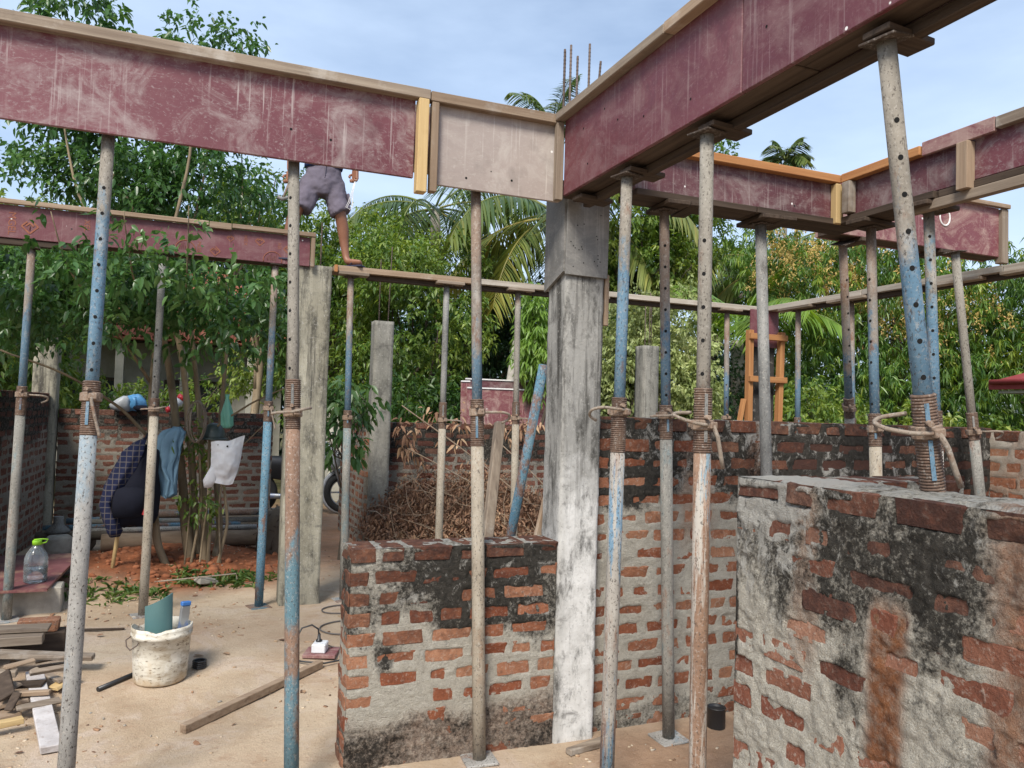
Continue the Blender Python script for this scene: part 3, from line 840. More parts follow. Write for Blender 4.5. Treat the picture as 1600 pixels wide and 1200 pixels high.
bA = empty('beam_shutter', (0.1, 3.5, 2.66), 'long maroon beam shutter across the top left with a grey end panel', 'formwork')
slab(bA, 'side_panel', 'ply', -2.3, 0.846, 3.41, 3.428, 2.665, 3.055)
o_ = slab(bA, 'side_panel', 'ply_grey', 0.957, 1.585, 3.408, 3.426, 2.648, 3.05)
o_['label'] = 'worn grey side panel'
slab(bA, 'side_panel', 'ply_d', -2.3, 1.60, 3.552, 3.570, 2.74, 3.03)
slab(bA, 'soffit_board', 'wood_old_x', -2.3, 0.9, 3.431, 3.549, 2.735, 2.77)
slab(bA, 'soffit_board', 'wood_old_x', 0.906, 1.63, 3.431, 3.549, 2.736, 2.77)
part(bA, 'top_batten', 'wood_old_x', (-2.3, 3.388, 3.046), (0.905, 3.388, 3.046), 0.05, 0.046)
part(bA, 'top_batten', 'wood_tan_x', (0.909, 3.390, 3.044), (1.565, 3.390, 3.046), 0.046, 0.046)
part(bA, 'top_batten', 'wood_old_x', (-2.3, 3.59, 3.05), (1.57, 3.59, 3.05), 0.036, 0.05)
part(bA, 'cleat', 'wood_yel_z', (0.874, 3.384, 2.592), (0.874, 3.384, 3.021), 0.048, 0.056)
part(bA, 'cleat', 'wood_tan_z', (0.932, 3.390, 2.603), (0.932, 3.390, 3.019), 0.034, 0.044)
holes(bA, [(0.47, 3.4095, 2.78), (1.10, 3.4075, 2.70), (1.33, 3.4075, 2.72), (0.30, 3.4095, 2.80)], (0, -1, 0), 0.006)

bB = empty('beam_shutter', (1.69, 2.0, 2.66), 'maroon beam shutter sloping from the central column to the top right', 'formwork')
slab(bB, 'side_panel', 'ply_b', 1.58, 1.598, 2.02, 3.352, 2.665, 3.065)
slab(bB, 'side_panel', 'ply_b', 1.5805, 1.5985, 0.2, 2.016, 2.665, 3.065)
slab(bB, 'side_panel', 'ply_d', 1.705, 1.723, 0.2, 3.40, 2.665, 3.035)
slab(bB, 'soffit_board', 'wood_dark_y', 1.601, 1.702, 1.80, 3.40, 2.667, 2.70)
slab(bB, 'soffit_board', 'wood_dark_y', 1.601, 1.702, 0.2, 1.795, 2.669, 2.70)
part(bB, 'edge_batten', 'wood_dark_y', (1.712, 3.36, 2.645), (1.712, 0.2, 2.645), 0.04, 0.036)
part(bB, 'top_batten', 'wood_old_y', (1.558, 3.405, 3.052), (1.558, 2.42, 3.056), 0.048, 0.04)
part(bB, 'top_batten', 'wood_tan_y', (1.557, 2.416, 3.057), (1.557, 0.2, 3.057), 0.048, 0.042)
part(bB, 'top_batten', 'wood_old_y', (1.742, 3.40, 3.05), (1.742, 0.2, 3.05), 0.034, 0.04)
part(bB, 'corner_cleat', 'wood_old_z', (1.560, 3.372, 2.644), (1.560, 3.372, 3.028), 0.038, 0.036)
for y in (2.80, 2.24, 1.50, 3.25):
    part(bB, 'bearer', 'wood_dark_x', (1.602, y, 2.636), (1.78, y + 0.01, 2.632), 0.085, 0.02)
holes(bB, [(1.579, y, z) for y, z in ((3.15, 2.93), (2.95, 2.95), (2.62, 2.80), (2.30, 2.75), (3.1, 2.75), (2.83, 2.86), (1.9, 2.83))], (-1, 0, 0), 0.005)

bC = empty('beam_shutter', (2.5, 3.3, 2.66), 'dark beam shutter with orange batten running right from the central column', 'formwork')
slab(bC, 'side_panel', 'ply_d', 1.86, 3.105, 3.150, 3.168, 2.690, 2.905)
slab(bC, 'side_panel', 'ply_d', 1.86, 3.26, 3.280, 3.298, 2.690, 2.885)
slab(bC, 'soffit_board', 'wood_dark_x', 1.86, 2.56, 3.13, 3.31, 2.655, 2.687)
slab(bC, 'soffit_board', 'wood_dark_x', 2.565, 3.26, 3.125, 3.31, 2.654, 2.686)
part(bC, 'top_batten', 'wood_new_x', (1.90, 3.128, 2.892), (3.096, 3.128, 2.895), 0.045, 0.042)
part(bC, 'corner_cleat', 'wood_yel_z', (3.082, 3.125, 2.655), (3.082, 3.125, 2.868), 0.05, 0.042)
for x in (2.08, 2.64):
    part(bC, 'bearer', 'wood_dark_y', (x, 3.10, 2.640), (x + 0.02, 3.34, 2.640), 0.12, 0.022)
    part(bC, 'bearer', 'wood_dark_y', (x + 0.11, 3.10, 2.642), (x + 0.14, 3.33, 2.642), 0.08, 0.02)

bC2 = empty('beam_shutter', (3.2, 2.2, 2.66), 'dark beam shutter with a maroon strip on its top edge, far right', 'formwork')
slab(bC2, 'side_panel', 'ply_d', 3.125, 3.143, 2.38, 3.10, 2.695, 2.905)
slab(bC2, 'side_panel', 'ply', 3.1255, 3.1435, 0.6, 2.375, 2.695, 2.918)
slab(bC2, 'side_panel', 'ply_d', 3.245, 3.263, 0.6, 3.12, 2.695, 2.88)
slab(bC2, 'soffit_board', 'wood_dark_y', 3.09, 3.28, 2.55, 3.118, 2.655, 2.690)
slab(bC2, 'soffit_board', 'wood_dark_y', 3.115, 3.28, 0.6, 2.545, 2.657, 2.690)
part(bC2, 'edge_batten', 'wood_old_y', (3.12, 2.74, 2.630), (3.12, 0.6, 2.630), 0.04, 0.045)
part(bC2, 'top_batten', 'wood_new_y', (3.102, 3.10, 2.895), (3.102, 2.62, 2.898), 0.042, 0.045)
part(bC2, 'top_strip', 'ply_g', (3.100, 2.615, 2.902), (3.100, 2.255, 2.902), 0.02, 0.066)
part(bC2, 'top_batten', 'wood_old_y', (3.106, 2.25, 2.905), (3.106, 0.6, 2.905), 0.036, 0.05)
part(bC2, 'corner_cleat', 'wood_old_z', (3.092, 3.055, 2.70), (3.092, 3.055, 2.866), 0.05, 0.05)
part(bC2, 'cleat', 'wood_tan_z', (3.098, 2.395, 2.652), (3.098, 2.395, 2.866), 0.052, 0.056)
for y in (2.98, 2.62):
    part(bC2, 'bearer', 'wood_dark_x', (3.06, y, 2.640), (3.30, y + 0.02, 2.640), 0.12, 0.022)

bG = empty('beam_shutter', (4.1, 3.5, 2.68), 'maroon beam shutter end with a chalk mark, behind the far right beam', 'formwork')
slab(bG, 'side_panel', 'ply_g', 3.36, 4.735, 3.42, 3.438, 2.705, 3.022)
slab(bG, 'side_panel', 'ply_g', 3.36, 4.79, 3.56, 3.578, 2.705, 3.022)
slab(bG, 'soffit_board', 'wood_dark_x', 3.36, 4.79, 3.441, 3.557, 2.707, 2.74)
part(bG, 'top_batten', 'wood_tan_x', (3.42, 3.402, 3.030), (4.80, 3.402, 3.034), 0.034, 0.028)
part(bG, 'end_post', 'wood_old_z', (4.768, 3.425, 2.665), (4.768, 3.425, 3.017), 0.062, 0.05)
for x in (3.6, 4.25):
    part(bG, 'bearer', 'wood_dark_y', (x, 3.41, 2.692), (x, 3.60, 2.692), 0.08, 0.026)
b = MB()
cx, cz = 4.245, 2.905
b.tube([(cx + 0.043 * math.cos(a), 3.4185, cz + 0.053 * math.sin(a)) for a in np.linspace(0.9, 0.9 + 2 * math.pi * 0.97, 28)], 0.006, 5)
b.tube([(cx - 0.035, 3.4185, cz + 0.085), (cx + 0.005, 3.4185, cz + 0.098), (cx + 0.052, 3.4185, cz + 0.093)], 0.006, 5)
b.build('chalk_mark', M['chalk'], bG)

bD = empty('beam_shutter', (-0.7, 6.05, 2.66), 'plum beam shutter with orange printed marks behind the tree branches', 'formwork')
slab(bD, 'side_panel', 'ply_far', -3.2, 0.70, 5.95, 5.968, 2.668, 2.888)
slab(bD, 'side_panel', 'ply_far', -3.2, 0.70, 6.09, 6.108, 2.668, 2.90)
slab(bD, 'soffit_board', 'wood_dark_x', -3.2, 0.70, 5.971, 6.087, 2.67, 2.70)
part(bD, 'edge_batten', 'wood_dark_x', (-3.2, 5.985, 2.645), (-0.85, 5.985, 2.645), 0.05, 0.04)
part(bD, 'top_batten', 'wood_tan_x', (-3.2, 5.930, 2.905), (-0.02, 5.930, 2.905), 0.036, 0.032)
part(bD, 'top_batten', 'wood_tan_x', (-0.016, 5.931, 2.897), (0.135, 5.931, 2.897), 0.036, 0.046)
part(bD, 'top_batten', 'wood_tan_x', (0.139, 5.930, 2.905), (0.735, 5.930, 2.905), 0.036, 0.032)
part(bD, 'end_cleat', 'wood_tan_z', (0.718, 5.935, 2.662), (0.718, 5.935, 2.887), 0.03, 0.032)
M['print'] = weathered('orange_print', [(0.3, (0.21, 0.07, 0.045)), (0.7, (0.31, 0.12, 0.065))], 40, rough=0.7, vary=0)
def text_mesh(txt, size):
    cu = bpy.data.curves.new('print_text', 'FONT'); cu.body = txt; cu.size = size; cu.align_x = 'CENTER'; cu.align_y = 'CENTER'
    ob = bpy.data.objects.new('print_text_tmp', cu); COL.objects.link(ob)
    dg = bpy.context.evaluated_depsgraph_get()
    me = bpy.data.meshes.new_from_object(ob.evaluated_get(dg))
    bpy.data.objects.remove(ob, do_unlink=True); bpy.data.curves.remove(cu)
    me.materials.clear(); me.materials.append(M['print'])
    return me
def printed(x, z, txt, size, ang):
    o = link('printed_word', text_mesh(txt, size), bD, (x - bD.location.x, 5.9485 - bD.location.y, z - bD.location.z))
    o.rotation_euler = (math.pi / 2, ang, 0)
printed(-1.235, 2.765, 'MGEL', 0.062, math.pi / 2)
printed(-0.795, 2.80, 'XEL', 0.05, math.pi / 2)
printed(0.235, 2.815, 'HIEX', 0.035, math.pi / 2)
printed(-0.08, 2.73, 'MGEL', 0.034, math.pi / 2)
printed(0.475, 2.80, 'XEI', 0.034, math.pi / 2)
def logo(x, z, s):
    b = MB()
    P = [(0, 1), (1, 0), (0, -1), (-1, 0), (-0.35, 0.65)]
    seg = list(zip(P[:-1], P[1:])) + [((-0.5, 0.05), (0, 0.5)), ((0, 0.5), (0.45, 0.05)), ((-0.05, -0.5), (0.0, 0.1))]
    for k, (p, q) in enumerate(seg):
        b.bar((x + p[0] * s, 5.9484 - 0.0003 * k, z + p[1] * s), (x + q[0] * s, 5.9484 - 0.0003 * k, z + q[1] * s), 0.0012, s * 0.2, 0)
    b.build('printed_mark', M['print'], bD)
for x, z, s in ((-1.13, 2.755, 0.048), (0.335, 2.82, 0.032), (0.545, 2.78, 0.038), (0.03, 2.715, 0.034), (0.13, 2.82, 0.025)): logo(x, z, s)
for x, z in ((-0.17, 2.705), (0.43, 2.685)):
    b = MB().tube([(x + 0.066 * math.cos(a), 5.9487, z + 0.066 * math.sin(a)) for a in np.linspace(-0.45 if z > 2.7 else -0.2, math.pi + (0.45 if z > 2.7 else 0.2), 22)], 0.003, 4)
    for k in range(6):
        b.bar((x - 0.04 + 0.012 * k, 5.9487, z), (x - 0.036 + 0.012 * k, 5.9487, z + 0.03 + 0.012 * (k % 3)), 0.0012, 0.006, 0)
    b.build('printed_ring', M['print'], bD)

fF = empty('soffit_run', (2.9, 6.05, 2.64), 'bare soffit planks on far props, crossing behind the central column', 'formwork')
for x0, x1, m_, dz in ((0.885, 2.05, 'wood_tan_x', 0.0), (2.055, 3.45, 'wood_pale_x', 0.002), (3.455, 4.93, 'wood_pale_x', -0.002)):
    slab(fF, 'plank', m_, x0, x1, 5.95, 6.16, 2.655 + dz, 2.70 + dz)
slab(fF, 'end_block', 'wood_new_y', 0.885, 0.91, 5.935, 5.948, 2.645, 2.70)
for x in (1.02, 1.80, 2.42, 3.14, 4.57):
    part(fF, 'packer', 'wood_old_x', (x - 0.10, 5.965, 2.641), (x + 0.13, 5.965, 2.641), 0.10, 0.024)
slab(fF, 'batten', 'wood_dark_x', 1.15, 4.9, 6.0, 6.05, 2.615, 2.652)
fF2 = empty('soffit_run', (5.05, 4.5, 2.64), 'bare soffit planks running towards the right edge under the chalk-marked beam', 'formwork')
for y0, y1, dz in ((5.93, 4.75, 0.0), (4.745, 3.55, 0.003), (3.545, 1.6, 0.0)):
    slab(fF2, 'plank', 'wood_pale_y', 4.95, 5.16, y1, y0, 2.65 + dz, 2.695 + dz)
for y in (5.5, 4.9, 3.9, 3.35):
    part(fF2, 'packer', 'wood_old_y', (4.965, y - 0.2, 2.636), (4.965, y + 0.2, 2.636), 0.09, 0.024)
slab(fF2, 'batten', 'wood_dark_y', 5.0, 5.05, 1.8, 5.6, 2.612, 2.648)
bH = empty('beam_shutter', (5.6, 3.3, 2.7), 'bit of timber beam side poking in at the right edge above the planks', 'formwork')
part(bH, 'batten', 'wood_tan_x', (4.9, 3.12, 2.845), (6.4, 3.16, 2.845), 0.05, 0.045)
slab(bH, 'side_panel', 'wood_dark_x', 4.93, 6.4, 3.17, 3.19, 2.70, 2.82)

M['blackish_concrete'] = weathered('dark_core_concrete', [(0.3, (0.012, 0.011, 0.010)), (0.7, (0.05, 0.047, 0.043))], 9, (1, 1, 0.5), rough=0.9, bump=0.6, spots=[((0.22, 0.2, 0.18), 30, 0.58, 0.66, (1, 1, 1), 0.5)])  # near-black concrete with pale flecks for the boxed column core
# far column still in its timber and ply box
fc = empty('column_shutter', (4.9, 5.95, 0.1), 'dark column in a fresh orange timber yoke frame beyond the tall wall', 'formwork')
slab(fc, 'column_core', 'blackish_concrete', 4.80, 5.06, 5.895, 5.99, 0.12, 2.36)
slab(fc, 'top_panel', 'ply_far', 4.76, 5.09, 5.875, 5.893, 2.30, 2.655)
for x, dx in ((4.73, 0.0), (5.03, 0.07)):
    part(fc, 'upright', 'wood_new_z', (x + dx * 0.2, 5.85, 0.12), (x + dx, 5.85, 2.45), 0.05, 0.062)
for z in (0.5, 1.05, 1.50, 1.99, 2.39):
    if True:
        part(fc, 'yoke', 'wood_new_x', (4.70, 5.808, z), (5.13, 5.808, z), 0.04, 0.055)
part(fc, 'brace', 'wood_new_z', (4.62, 5.86, 1.50), (4.68, 5.86, 1.80), 0.03, 0.05)

# ------------------------------------------------------------------ steel props
def steel(name, cols, patches=(), pits=0.7, scale=9, zband=None, rough=0.78):
    """weathered tube paint: base ramp, irregular patches (colour, scale, lo, hi, z-stretch, amount), dark pits, noisy bands up the tube."""
    t = NT(name)
    v = t.coords('Object', (1, 1, 0.4)); v1 = t.coords('Object')
    c = t.ramp(t.noise(v, scale, 9, 0.68), cols)
    if zband:
        zz = t.n('ShaderNodeSeparateXYZ', Vector=t.n('ShaderNodeTexCoord').outputs['Object']).outputs['Z']
        wb = t.math('MULTIPLY', t.math('SUBTRACT', t.noise(t.coords('Object', (1, 1, 0.5)), 16, 9, 0.7), 0.5), 1.5)
        rr = t.math('MULTIPLY', t.math('SUBTRACT', t.n('ShaderNodeObjectInfo').outputs['Random'], 0.5), 0.3)
        zw = t.math('ADD', t.math('ADD', zz, wb), rr)
        for z0, z1, zc, amt in zband:
            c = t.mix(t.mrange(zw, z0, z1, 0, amt), c, t.ramp(t.noise(v, 14, 8, 0.7), [(0.3, tuple(x * 0.75 for x in zc)), (0.7, tuple(x * 1.2 for x in zc))]))
    for col, sc, lo, hi, st, amt in patches:
        c = t.mix(t.mrange(t.noise(t.coords('Object', (1, 1, st)), sc, 9, 0.72), lo, hi, 0, amt), c, col)
    c = t.mix(t.mrange(t.noise(v1, 85, 6, 0.7), 0.545, 0.63, 0, 0.45), c, (0.40, 0.37, 0.33))
    if pits: c = t.mix(t.mrange(t.noise(t.coords('Object', (1, 1, 0.6)), 125, 4, 0.65), 0.575, 0.62, 0, pits), c, (0.045, 0.034, 0.028))
    h = t.math('ADD', t.noise(v, 30, 8, 0.7), t.noise(v1, 110, 4))
    return t.finish(c, rough, h, 0.5, 0.003, 0.3)
BLUE = (0.062, 0.150, 0.25)
RUST = (0.17, 0.078, 0.042)
CEM = (0.43, 0.40, 0.36)
M['in_blue'] = steel('inner_tube_blue', [(0.3, (0.065, 0.125, 0.185)), (0.7, (0.125, 0.20, 0.26))], [(RUST, 12, 0.57, 0.64, 0.5, 0.75), (CEM, 10, 0.56, 0.64, 0.4, 0.45)], 0.4,
                     zband=[(1.95, 2.12, (0.25, 0.215, 0.18), 0.9), (2.2, 2.45, (0.21, 0.14, 0.10), 0.75)])
M['in_blue2'] = steel('inner_tube_blue_low', [(0.3, (0.075, 0.155, 0.235)), (0.7, (0.15, 0.24, 0.31))], [(RUST, 9, 0.57, 0.65, 0.5, 0.7), (CEM, 7, 0.55, 0.66, 0.5, 0.4)], 0.7,
                      zband=[(2.12, 2.34, (0.235, 0.205, 0.165), 0.95)])
M['in_grey'] = steel('inner_tube_grey', [(0.3, (0.16, 0.145, 0.12)), (0.7, (0.30, 0.275, 0.235))], [(RUST, 10, 0.57, 0.66, 0.4, 0.5), ((0.13, 0.12, 0.105), 6, 0.53, 0.63, 0.3, 0.5)], 0.7)
M['in_dark'] = steel('inner_tube_gunmetal', [(0.3, (0.11, 0.11, 0.105)), (0.7, (0.25, 0.245, 0.23))], [((0.05, 0.045, 0.04), 14, 0.54, 0.62, 0.3, 0.6)], 0.5, rough=0.6)
M['out_pale'] = steel('outer_tube_cement_washed', [(0.3, (0.20, 0.19, 0.175)), (0.7, (0.37, 0.355, 0.33))], [((0.17, 0.25, 0.31), 5, 0.53, 0.62, 0.4, 0.6), (RUST, 7, 0.56, 0.63, 0.35, 0.7)], 0.9)
M['out_rust'] = steel('outer_tube_rusty', [(0.3, (0.13, 0.075, 0.05)), (0.7, (0.26, 0.165, 0.115))], [((0.08, 0.17, 0.21), 4.2, 0.49, 0.56, 0.55, 0.9), ((0.25, 0.23, 0.20), 8, 0.56, 0.64, 0.4, 0.6)], 0.6)
M['out_beige'] = steel('outer_tube_beige', [(0.3, (0.21, 0.175, 0.13)), (0.7, (0.37, 0.325, 0.26))], [((0.22, 0.125, 0.07), 6, 0.54, 0.64, 0.4, 0.6), ((0.17, 0.15, 0.125), 12, 0.56, 0.64, 0.3, 0.6)], 0.7)
M['out_white'] = steel('outer_tube_streaked', [(0.3, (0.20, 0.18, 0.155)), (0.7, (0.40, 0.37, 0.33))], [((0.09, 0.19, 0.28), 16, 0.52, 0.56, 0.09, 0.85), (RUST, 14, 0.54, 0.60, 0.12, 0.7)], 0.8)
M['out_grey'] = steel('outer_tube_grey', [(0.3, (0.13, 0.125, 0.11)), (0.7, (0.27, 0.255, 0.225))], [((0.10, 0.17, 0.19), 6, 0.53, 0.60, 0.4, 0.6), (CEM, 9, 0.57, 0.65, 0.35, 0.6), (RUST, 9, 0.58, 0.64, 0.4, 0.6)], 0.6)
M['out_orange'] = steel('outer_tube_flaking', [(0.3, (0.15, 0.085, 0.055)), (0.7, (0.29, 0.185, 0.125))], [((0.37, 0.345, 0.305), 15, 0.515, 0.565, 0.09, 0.85), ((0.13, 0.23, 0.29), 15, 0.57, 0.61, 0.1, 0.8)], 0.7)
M['out_blue'] = steel('outer_tube_blue', [(0.3, (0.055, 0.14, 0.21)), (0.7, (0.12, 0.22, 0.28))], [(RUST, 5, 0.51, 0.57, 0.6, 0.85)], 0.9)
M['thread'] = steel('threaded_rust', [(0.3, (0.075, 0.045, 0.033)), (0.7, (0.175, 0.115, 0.082))], (), 0.5)
M['collar'] = steel('collar_iron', [(0.3, (0.15, 0.095, 0.065)), (0.7, (0.29, 0.215, 0.16))], (), 0.6)
M['handle'] = steel('handle_rod', [(0.3, (0.17, 0.13, 0.098)), (0.7, (0.30, 0.25, 0.20))], [(RUST, 14, 0.54, 0.62, 1, 0.7)], 0.5)

M['plate'] = steel('dark_head_plate', [(0.3, (0.035, 0.025, 0.02)), (0.7, (0.08, 0.058, 0.045))], (), 0.3)

def prop(label, base, top, zc, inner, outer, spin=-1.9, handle=0, ro=0.0305, ri=0.0245, hol=(), thread=(0.13, 0.09), slot=True, base_plate=True, hs=1.0):
    base, top = Vector(base), Vector(top)
    ax = top - base
    H = ax.length
    root = empty('steel_prop', base, label, 'prop', 'adjustable steel props holding up the beam shutters')
    root.rotation_mode = 'QUATERNION'
    root.rotation_quaternion = Vector((0, 0, 1)).rotation_difference(ax)
    zc = zc * H / (top.z - base.z) if zc else None
    zc = (zc - base.z)
    d = np.array((math.cos(spin), math.sin(spin), 0))
    if base_plate:
        MB().box((0, 0, 0.006), (0.15, 0.15, 0.012), rotm('Z', spin + 0.3), 0.003).build('base_plate', M['out_pale' if outer in ('out_beige', 'out_grey') else 'out_rust'], root, local=True)
    MB().lathe([(ro, 0.012), (ro, 0.4), (ro, 0.9), (ro, zc - thread[0])], 18).build('outer_tube', M[outer], root, local=True)
    p = []
    z = zc - thread[0] + 0.001
    rt = ro + 0.0015
    while z < zc + thread[1]:
        p += [(rt - 0.002, z), (rt + 0.001, z + 0.0028), (rt + 0.001, z + 0.0052), (rt - 0.002, z + 0.008)]
        z += 0.0085
    p += [(ri + 0.001, z)]
    th = MB().lathe(p, 18, smooth=False).build('threaded_sleeve', M['thread'], root, local=True)
    if slot:
        dd = d * (rt + 0.0016)
        for z0, z1 in ((zc + 0.025, zc + thread[1] - 0.02), (zc - thread[0] + 0.04, zc - 0.02)):
            if z1 - z0 > 0.02:
                MB().box((dd[0], dd[1], (z0 + z1) / 2), (0.003, 0.0115, z1 - z0), rotm('Z', spin), 0.001).build('slot', M[inner if inner != 'in_grey' else 'in_dark'], th, local=True)
    c = MB().lathe([(rt + 0.002, -0.018), (rt + 0.008, -0.015), (rt + 0.008, 0.015), (rt + 0.002, 0.018)], 12, (0, 0, zc), smooth=False)
    for a in (0.4, 0.4 + math.pi):
        c.box(((rt + 0.017) * math.cos(spin + a), (rt + 0.017) * math.sin(spin + a), zc), (0.024, 0.03, 0.024), rotm('Z', spin + a), 0.003)
    co = c.build('collar', M['collar'], root, local=True)
    # cast pin through the slot
    MB().tube([tuple(-d * (rt + 0.03) + (0, 0, zc + 0.028)), tuple(d * (rt + 0.035) + (0, 0, zc + 0.028))], 0.008, 8).build('pin', M['collar'], root, local=True)
    e = np.array((-d[1], d[0], 0))
    pts = None
    if handle == 1:      # hooked rod out to one side
        pts = [e * 0.04, e * 0.075 + d * 0.03, e * 0.12 + d * 0.035, e * 0.155 + d * 0.015 - (0, 0, 0.01), e * 0.15 - d * 0.01 - (0, 0, 0.035), e * 0.115 - (0, 0, 0.05)]
    elif handle == -1:
        pts = [e * 0.03 + d * 0.05 + (0, 0, 0.008), d * 0.055 - e * 0.03 + (0, 0, 0.012), d * 0.05 - e * 0.085 + (0, 0, 0.018), d * 0.02 - e * 0.125 + (0, 0, 0.006), -d * 0.02 - e * 0.125 - (0, 0, 0.02), -d * 0.02 - e * 0.09 - (0, 0, 0.04)]
    elif handle == 2:    # loop across the front
        pts = [e * 0.075 + (0, 0, 0.02), e * 0.05 + d * 0.055 + (0, 0, 0.012), d * 0.06, -e * 0.06 + d * 0.05, -e * 0.085 + d * 0.02 - (0, 0, 0.004)]
    elif handle == 3:    # rod hanging down beside the thread
        pts = [e * 0.015 + d * 0.05 + (0, 0, 0.01), e * 0.02 + d * 0.056 - (0, 0, 0.02), e * 0.035 + d * 0.055 - (0, 0, 0.08), e * 0.055 + d * 0.05 - (0, 0, 0.155)]
    elif handle == 4:    # both: a long bent loop and a hanging tail
        pts = [d * 0.045 + e * 0.02 + (0, 0, 0.0), d * 0.06 - e * 0.04 + (0, 0, 0.005), d * 0.055 - e * 0.11 + (0, 0, 0.025), d * 0.02 - e * 0.135 + (0, 0, 0.04), -d * 0.02 - e * 0.11 + (0, 0, 0.048), -d * 0.03 - e * 0.04 + (0, 0, 0.05)]
    if pts is not None:
        P = np.array([np.array(q) * (hs, hs, hs) for q in pts]) + (0, 0, zc)
        tt = np.linspace(0, len(P) - 1, 22)
        Q = np.stack([np.interp(tt, range(len(P)), P[:, k]) for k in range(3)], 1)
        for _ in range(2): Q[1:-1] = (Q[:-2] + 2 * Q[1:-1] + Q[2:]) / 4
        MB().tube(Q, 0.0064, 7).build('handle', M['handle'], co, local=True)
        if handle == 4:
            P = np.array([e * 0.02 + d * 0.05, e * 0.035 + d * 0.056 - (0, 0, 0.04), e * 0.05 + d * 0.05 - (0, 0, 0.11), e * 0.06 + d * 0.045 - (0, 0, 0.15)]) + (0, 0, zc)
            MB().tube(P, 0.008, 7).build('handle', M['handle'], co, local=True)
    it = MB().lathe([(ri, zc - 0.05), (ri, zc + 0.35), (ri, zc + 0.7), (ri, H - 0.008)], 18).build('inner_tube', M[inner], root, local=True)
    if hol:
        b = MB()
        for z in np.arange(zc + thread[1] + 0.05, H - hol[1], hol[0]):
            # black faces standing in for the shade inside drilled holes, rim following the curve
            n = 10
            ring = []
            for k in range(n):
                a = 2 * math.pi * k / n
                t_ = 0.0068 * math.cos(a) / ri
                ang = spin + (hol[2] if len(hol) > 2 else 0) + t_
                ring.append(((ri + 0.0006) * math.cos(ang), (ri + 0.0006) * math.sin(ang), z + 0.0075 * math.sin(a)))
            b.poly(ring, [tuple(range(n))])
        if b.v: b.build('pin_hole_shade_row', M['black'], it, local=True)['kind'] = 'stuff'
    MB().box((0, 0, H - 0.004), (0.10, 0.10, 0.007), rotm('Z', 0.2), 0.002).build('head_plate', M['plate'], root, local=True)
    return root

S0 = -1.95     # faces the camera from the middle of the plot
prop('pale cement-washed prop with bright blue inner tube, nearest prop on the left', (-0.42, 3.29, 0.0), (-0.405, 3.487, 2.734), 1.615, 'in_blue2', 'out_pale', -1.75, 3, hol=(0.105, 0.25, 0.12), thread=(0.15, 0.055))
prop('rusty prop with blue-green patches and grey inner tube before the lichen-spotted column', (0.40, 3.30, 0.0), (0.323, 3.487, 2.734), 1.575, 'in_grey', 'out_rust', -1.75, 2, hol=(0.125, 0.12, -0.55), thread=(0.07, 0.14))
prop('beige prop with blue inner tube standing against the low wall stub', (1.243, 3.375, 0.0), (1.174, 3.487, 2.734), 1.60, 'in_blue', 'out_beige', S0, 1, hol=(), thread=(0.16, 0.06))
prop('white and blue streaked prop right beside the central column', (1.602, 2.83, 0.0), (1.625, 2.82, 2.622), 1.62, 'in_blue2', 'out_white', S0 + 0.15, -1, hol=(0.105, 0.25, 1.2), thread=(0.17, 0.06), slot=False)
prop('grey prop on a square plate in front of the tall wall', (2.222, 3.31, 0.0), (2.07, 3.22, 2.628), 1.615, 'in_blue', 'out_grey', S0 + 0.1, 2, hol=(0.105, 0.12, -0.2), thread=(0.12, 0.05))
prop('rust-flaked prop with grey drilled inner tube left of the nearest wall', (1.672, 2.305, 0.0), (1.628, 2.265, 2.622), 1.58, 'in_grey', 'out_orange', S0 + 0.1, 4, hol=(0.118, 0.3, -0.5), thread=(0.10, 0.13), hs=0.85)
prop('big leaning prop with bright blue inner tube behind the nearest wall', (2.12, 1.56, 0.0), (1.64, 1.50, 2.622), 1.585, 'in_blue2', 'out_beige', -2.25, 4, hol=(0.098, 0.2, 0.05), thread=(0.17, 0.10))
prop('plain gunmetal pipe prop standing behind the return wall', (2.775, 3.20, 0.0), (2.66, 3.22, 2.628), 0.72, 'in_dark', 'out_grey', S0, 0, ro=0.031, ri=0.0285, slot=False)
prop('leaning blue prop behind the tall wall, left of a rusty upright one', (4.44, 4.25, 0.05), (3.50, 3.50, 2.679), 1.70, 'in_blue', 'out_grey', -2.2, 0, hol=(0.105, 0.2, 0.5), thread=(0.07, 0.06))
prop('rusty upright prop with blue lower tube behind the big leaning prop', (3.29, 2.99, 0.0), (3.20, 3.01, 2.628), 1.575, 'in_blue', 'out_beige', -2.3, 0, hol=(0.108, 0.2, -0.6), thread=(0.09, 0.08))
prop('blue-grey drilled prop just right of the big leaning prop', (3.29, 2.62, 0.0), (3.17, 2.64, 2.628), 1.575, 'in_blue2', 'out_white', -2.3, 0, hol=(0.112, 0.1, -0.1), thread=(0.09, 0.09))
prop('grey leaning prop with a curled handle at the end of the tall wall', (4.60, 3.30, 0.0), (4.26, 3.36, 2.679), 1.57, 'in_grey', 'out_grey', -2.3, 1, hol=(), thread=(0.05, 0.12))
prop('blue-grey prop cut off by the right edge of the photo', (5.07, 3.02, 0.0), (5.055, 3.05, 2.617), 1.60, 'in_blue2', 'out_beige', -2.3, 0, hol=(0.105, 0.2, 0.3), thread=(0.10, 0.10))
Gb = 0.115
prop('thin grey-blue prop at the left edge beside the water bottle', (-1.165, 6.06, Gb), (-1.12, 5.985, 2.622), 1.63, 'in_blue', 'out_grey', -1.5, 1, thread=(0.14, 0.05))
prop('grey-brown prop beside the dark backpack', (-0.333, 5.95, Gb), (-0.315, 6.0, 2.667), 1.555, 'in_dark', 'out_beige', -1.6, 2, hol=(0.11, 0.5, -0.4), thread=(0.05, 0.07))
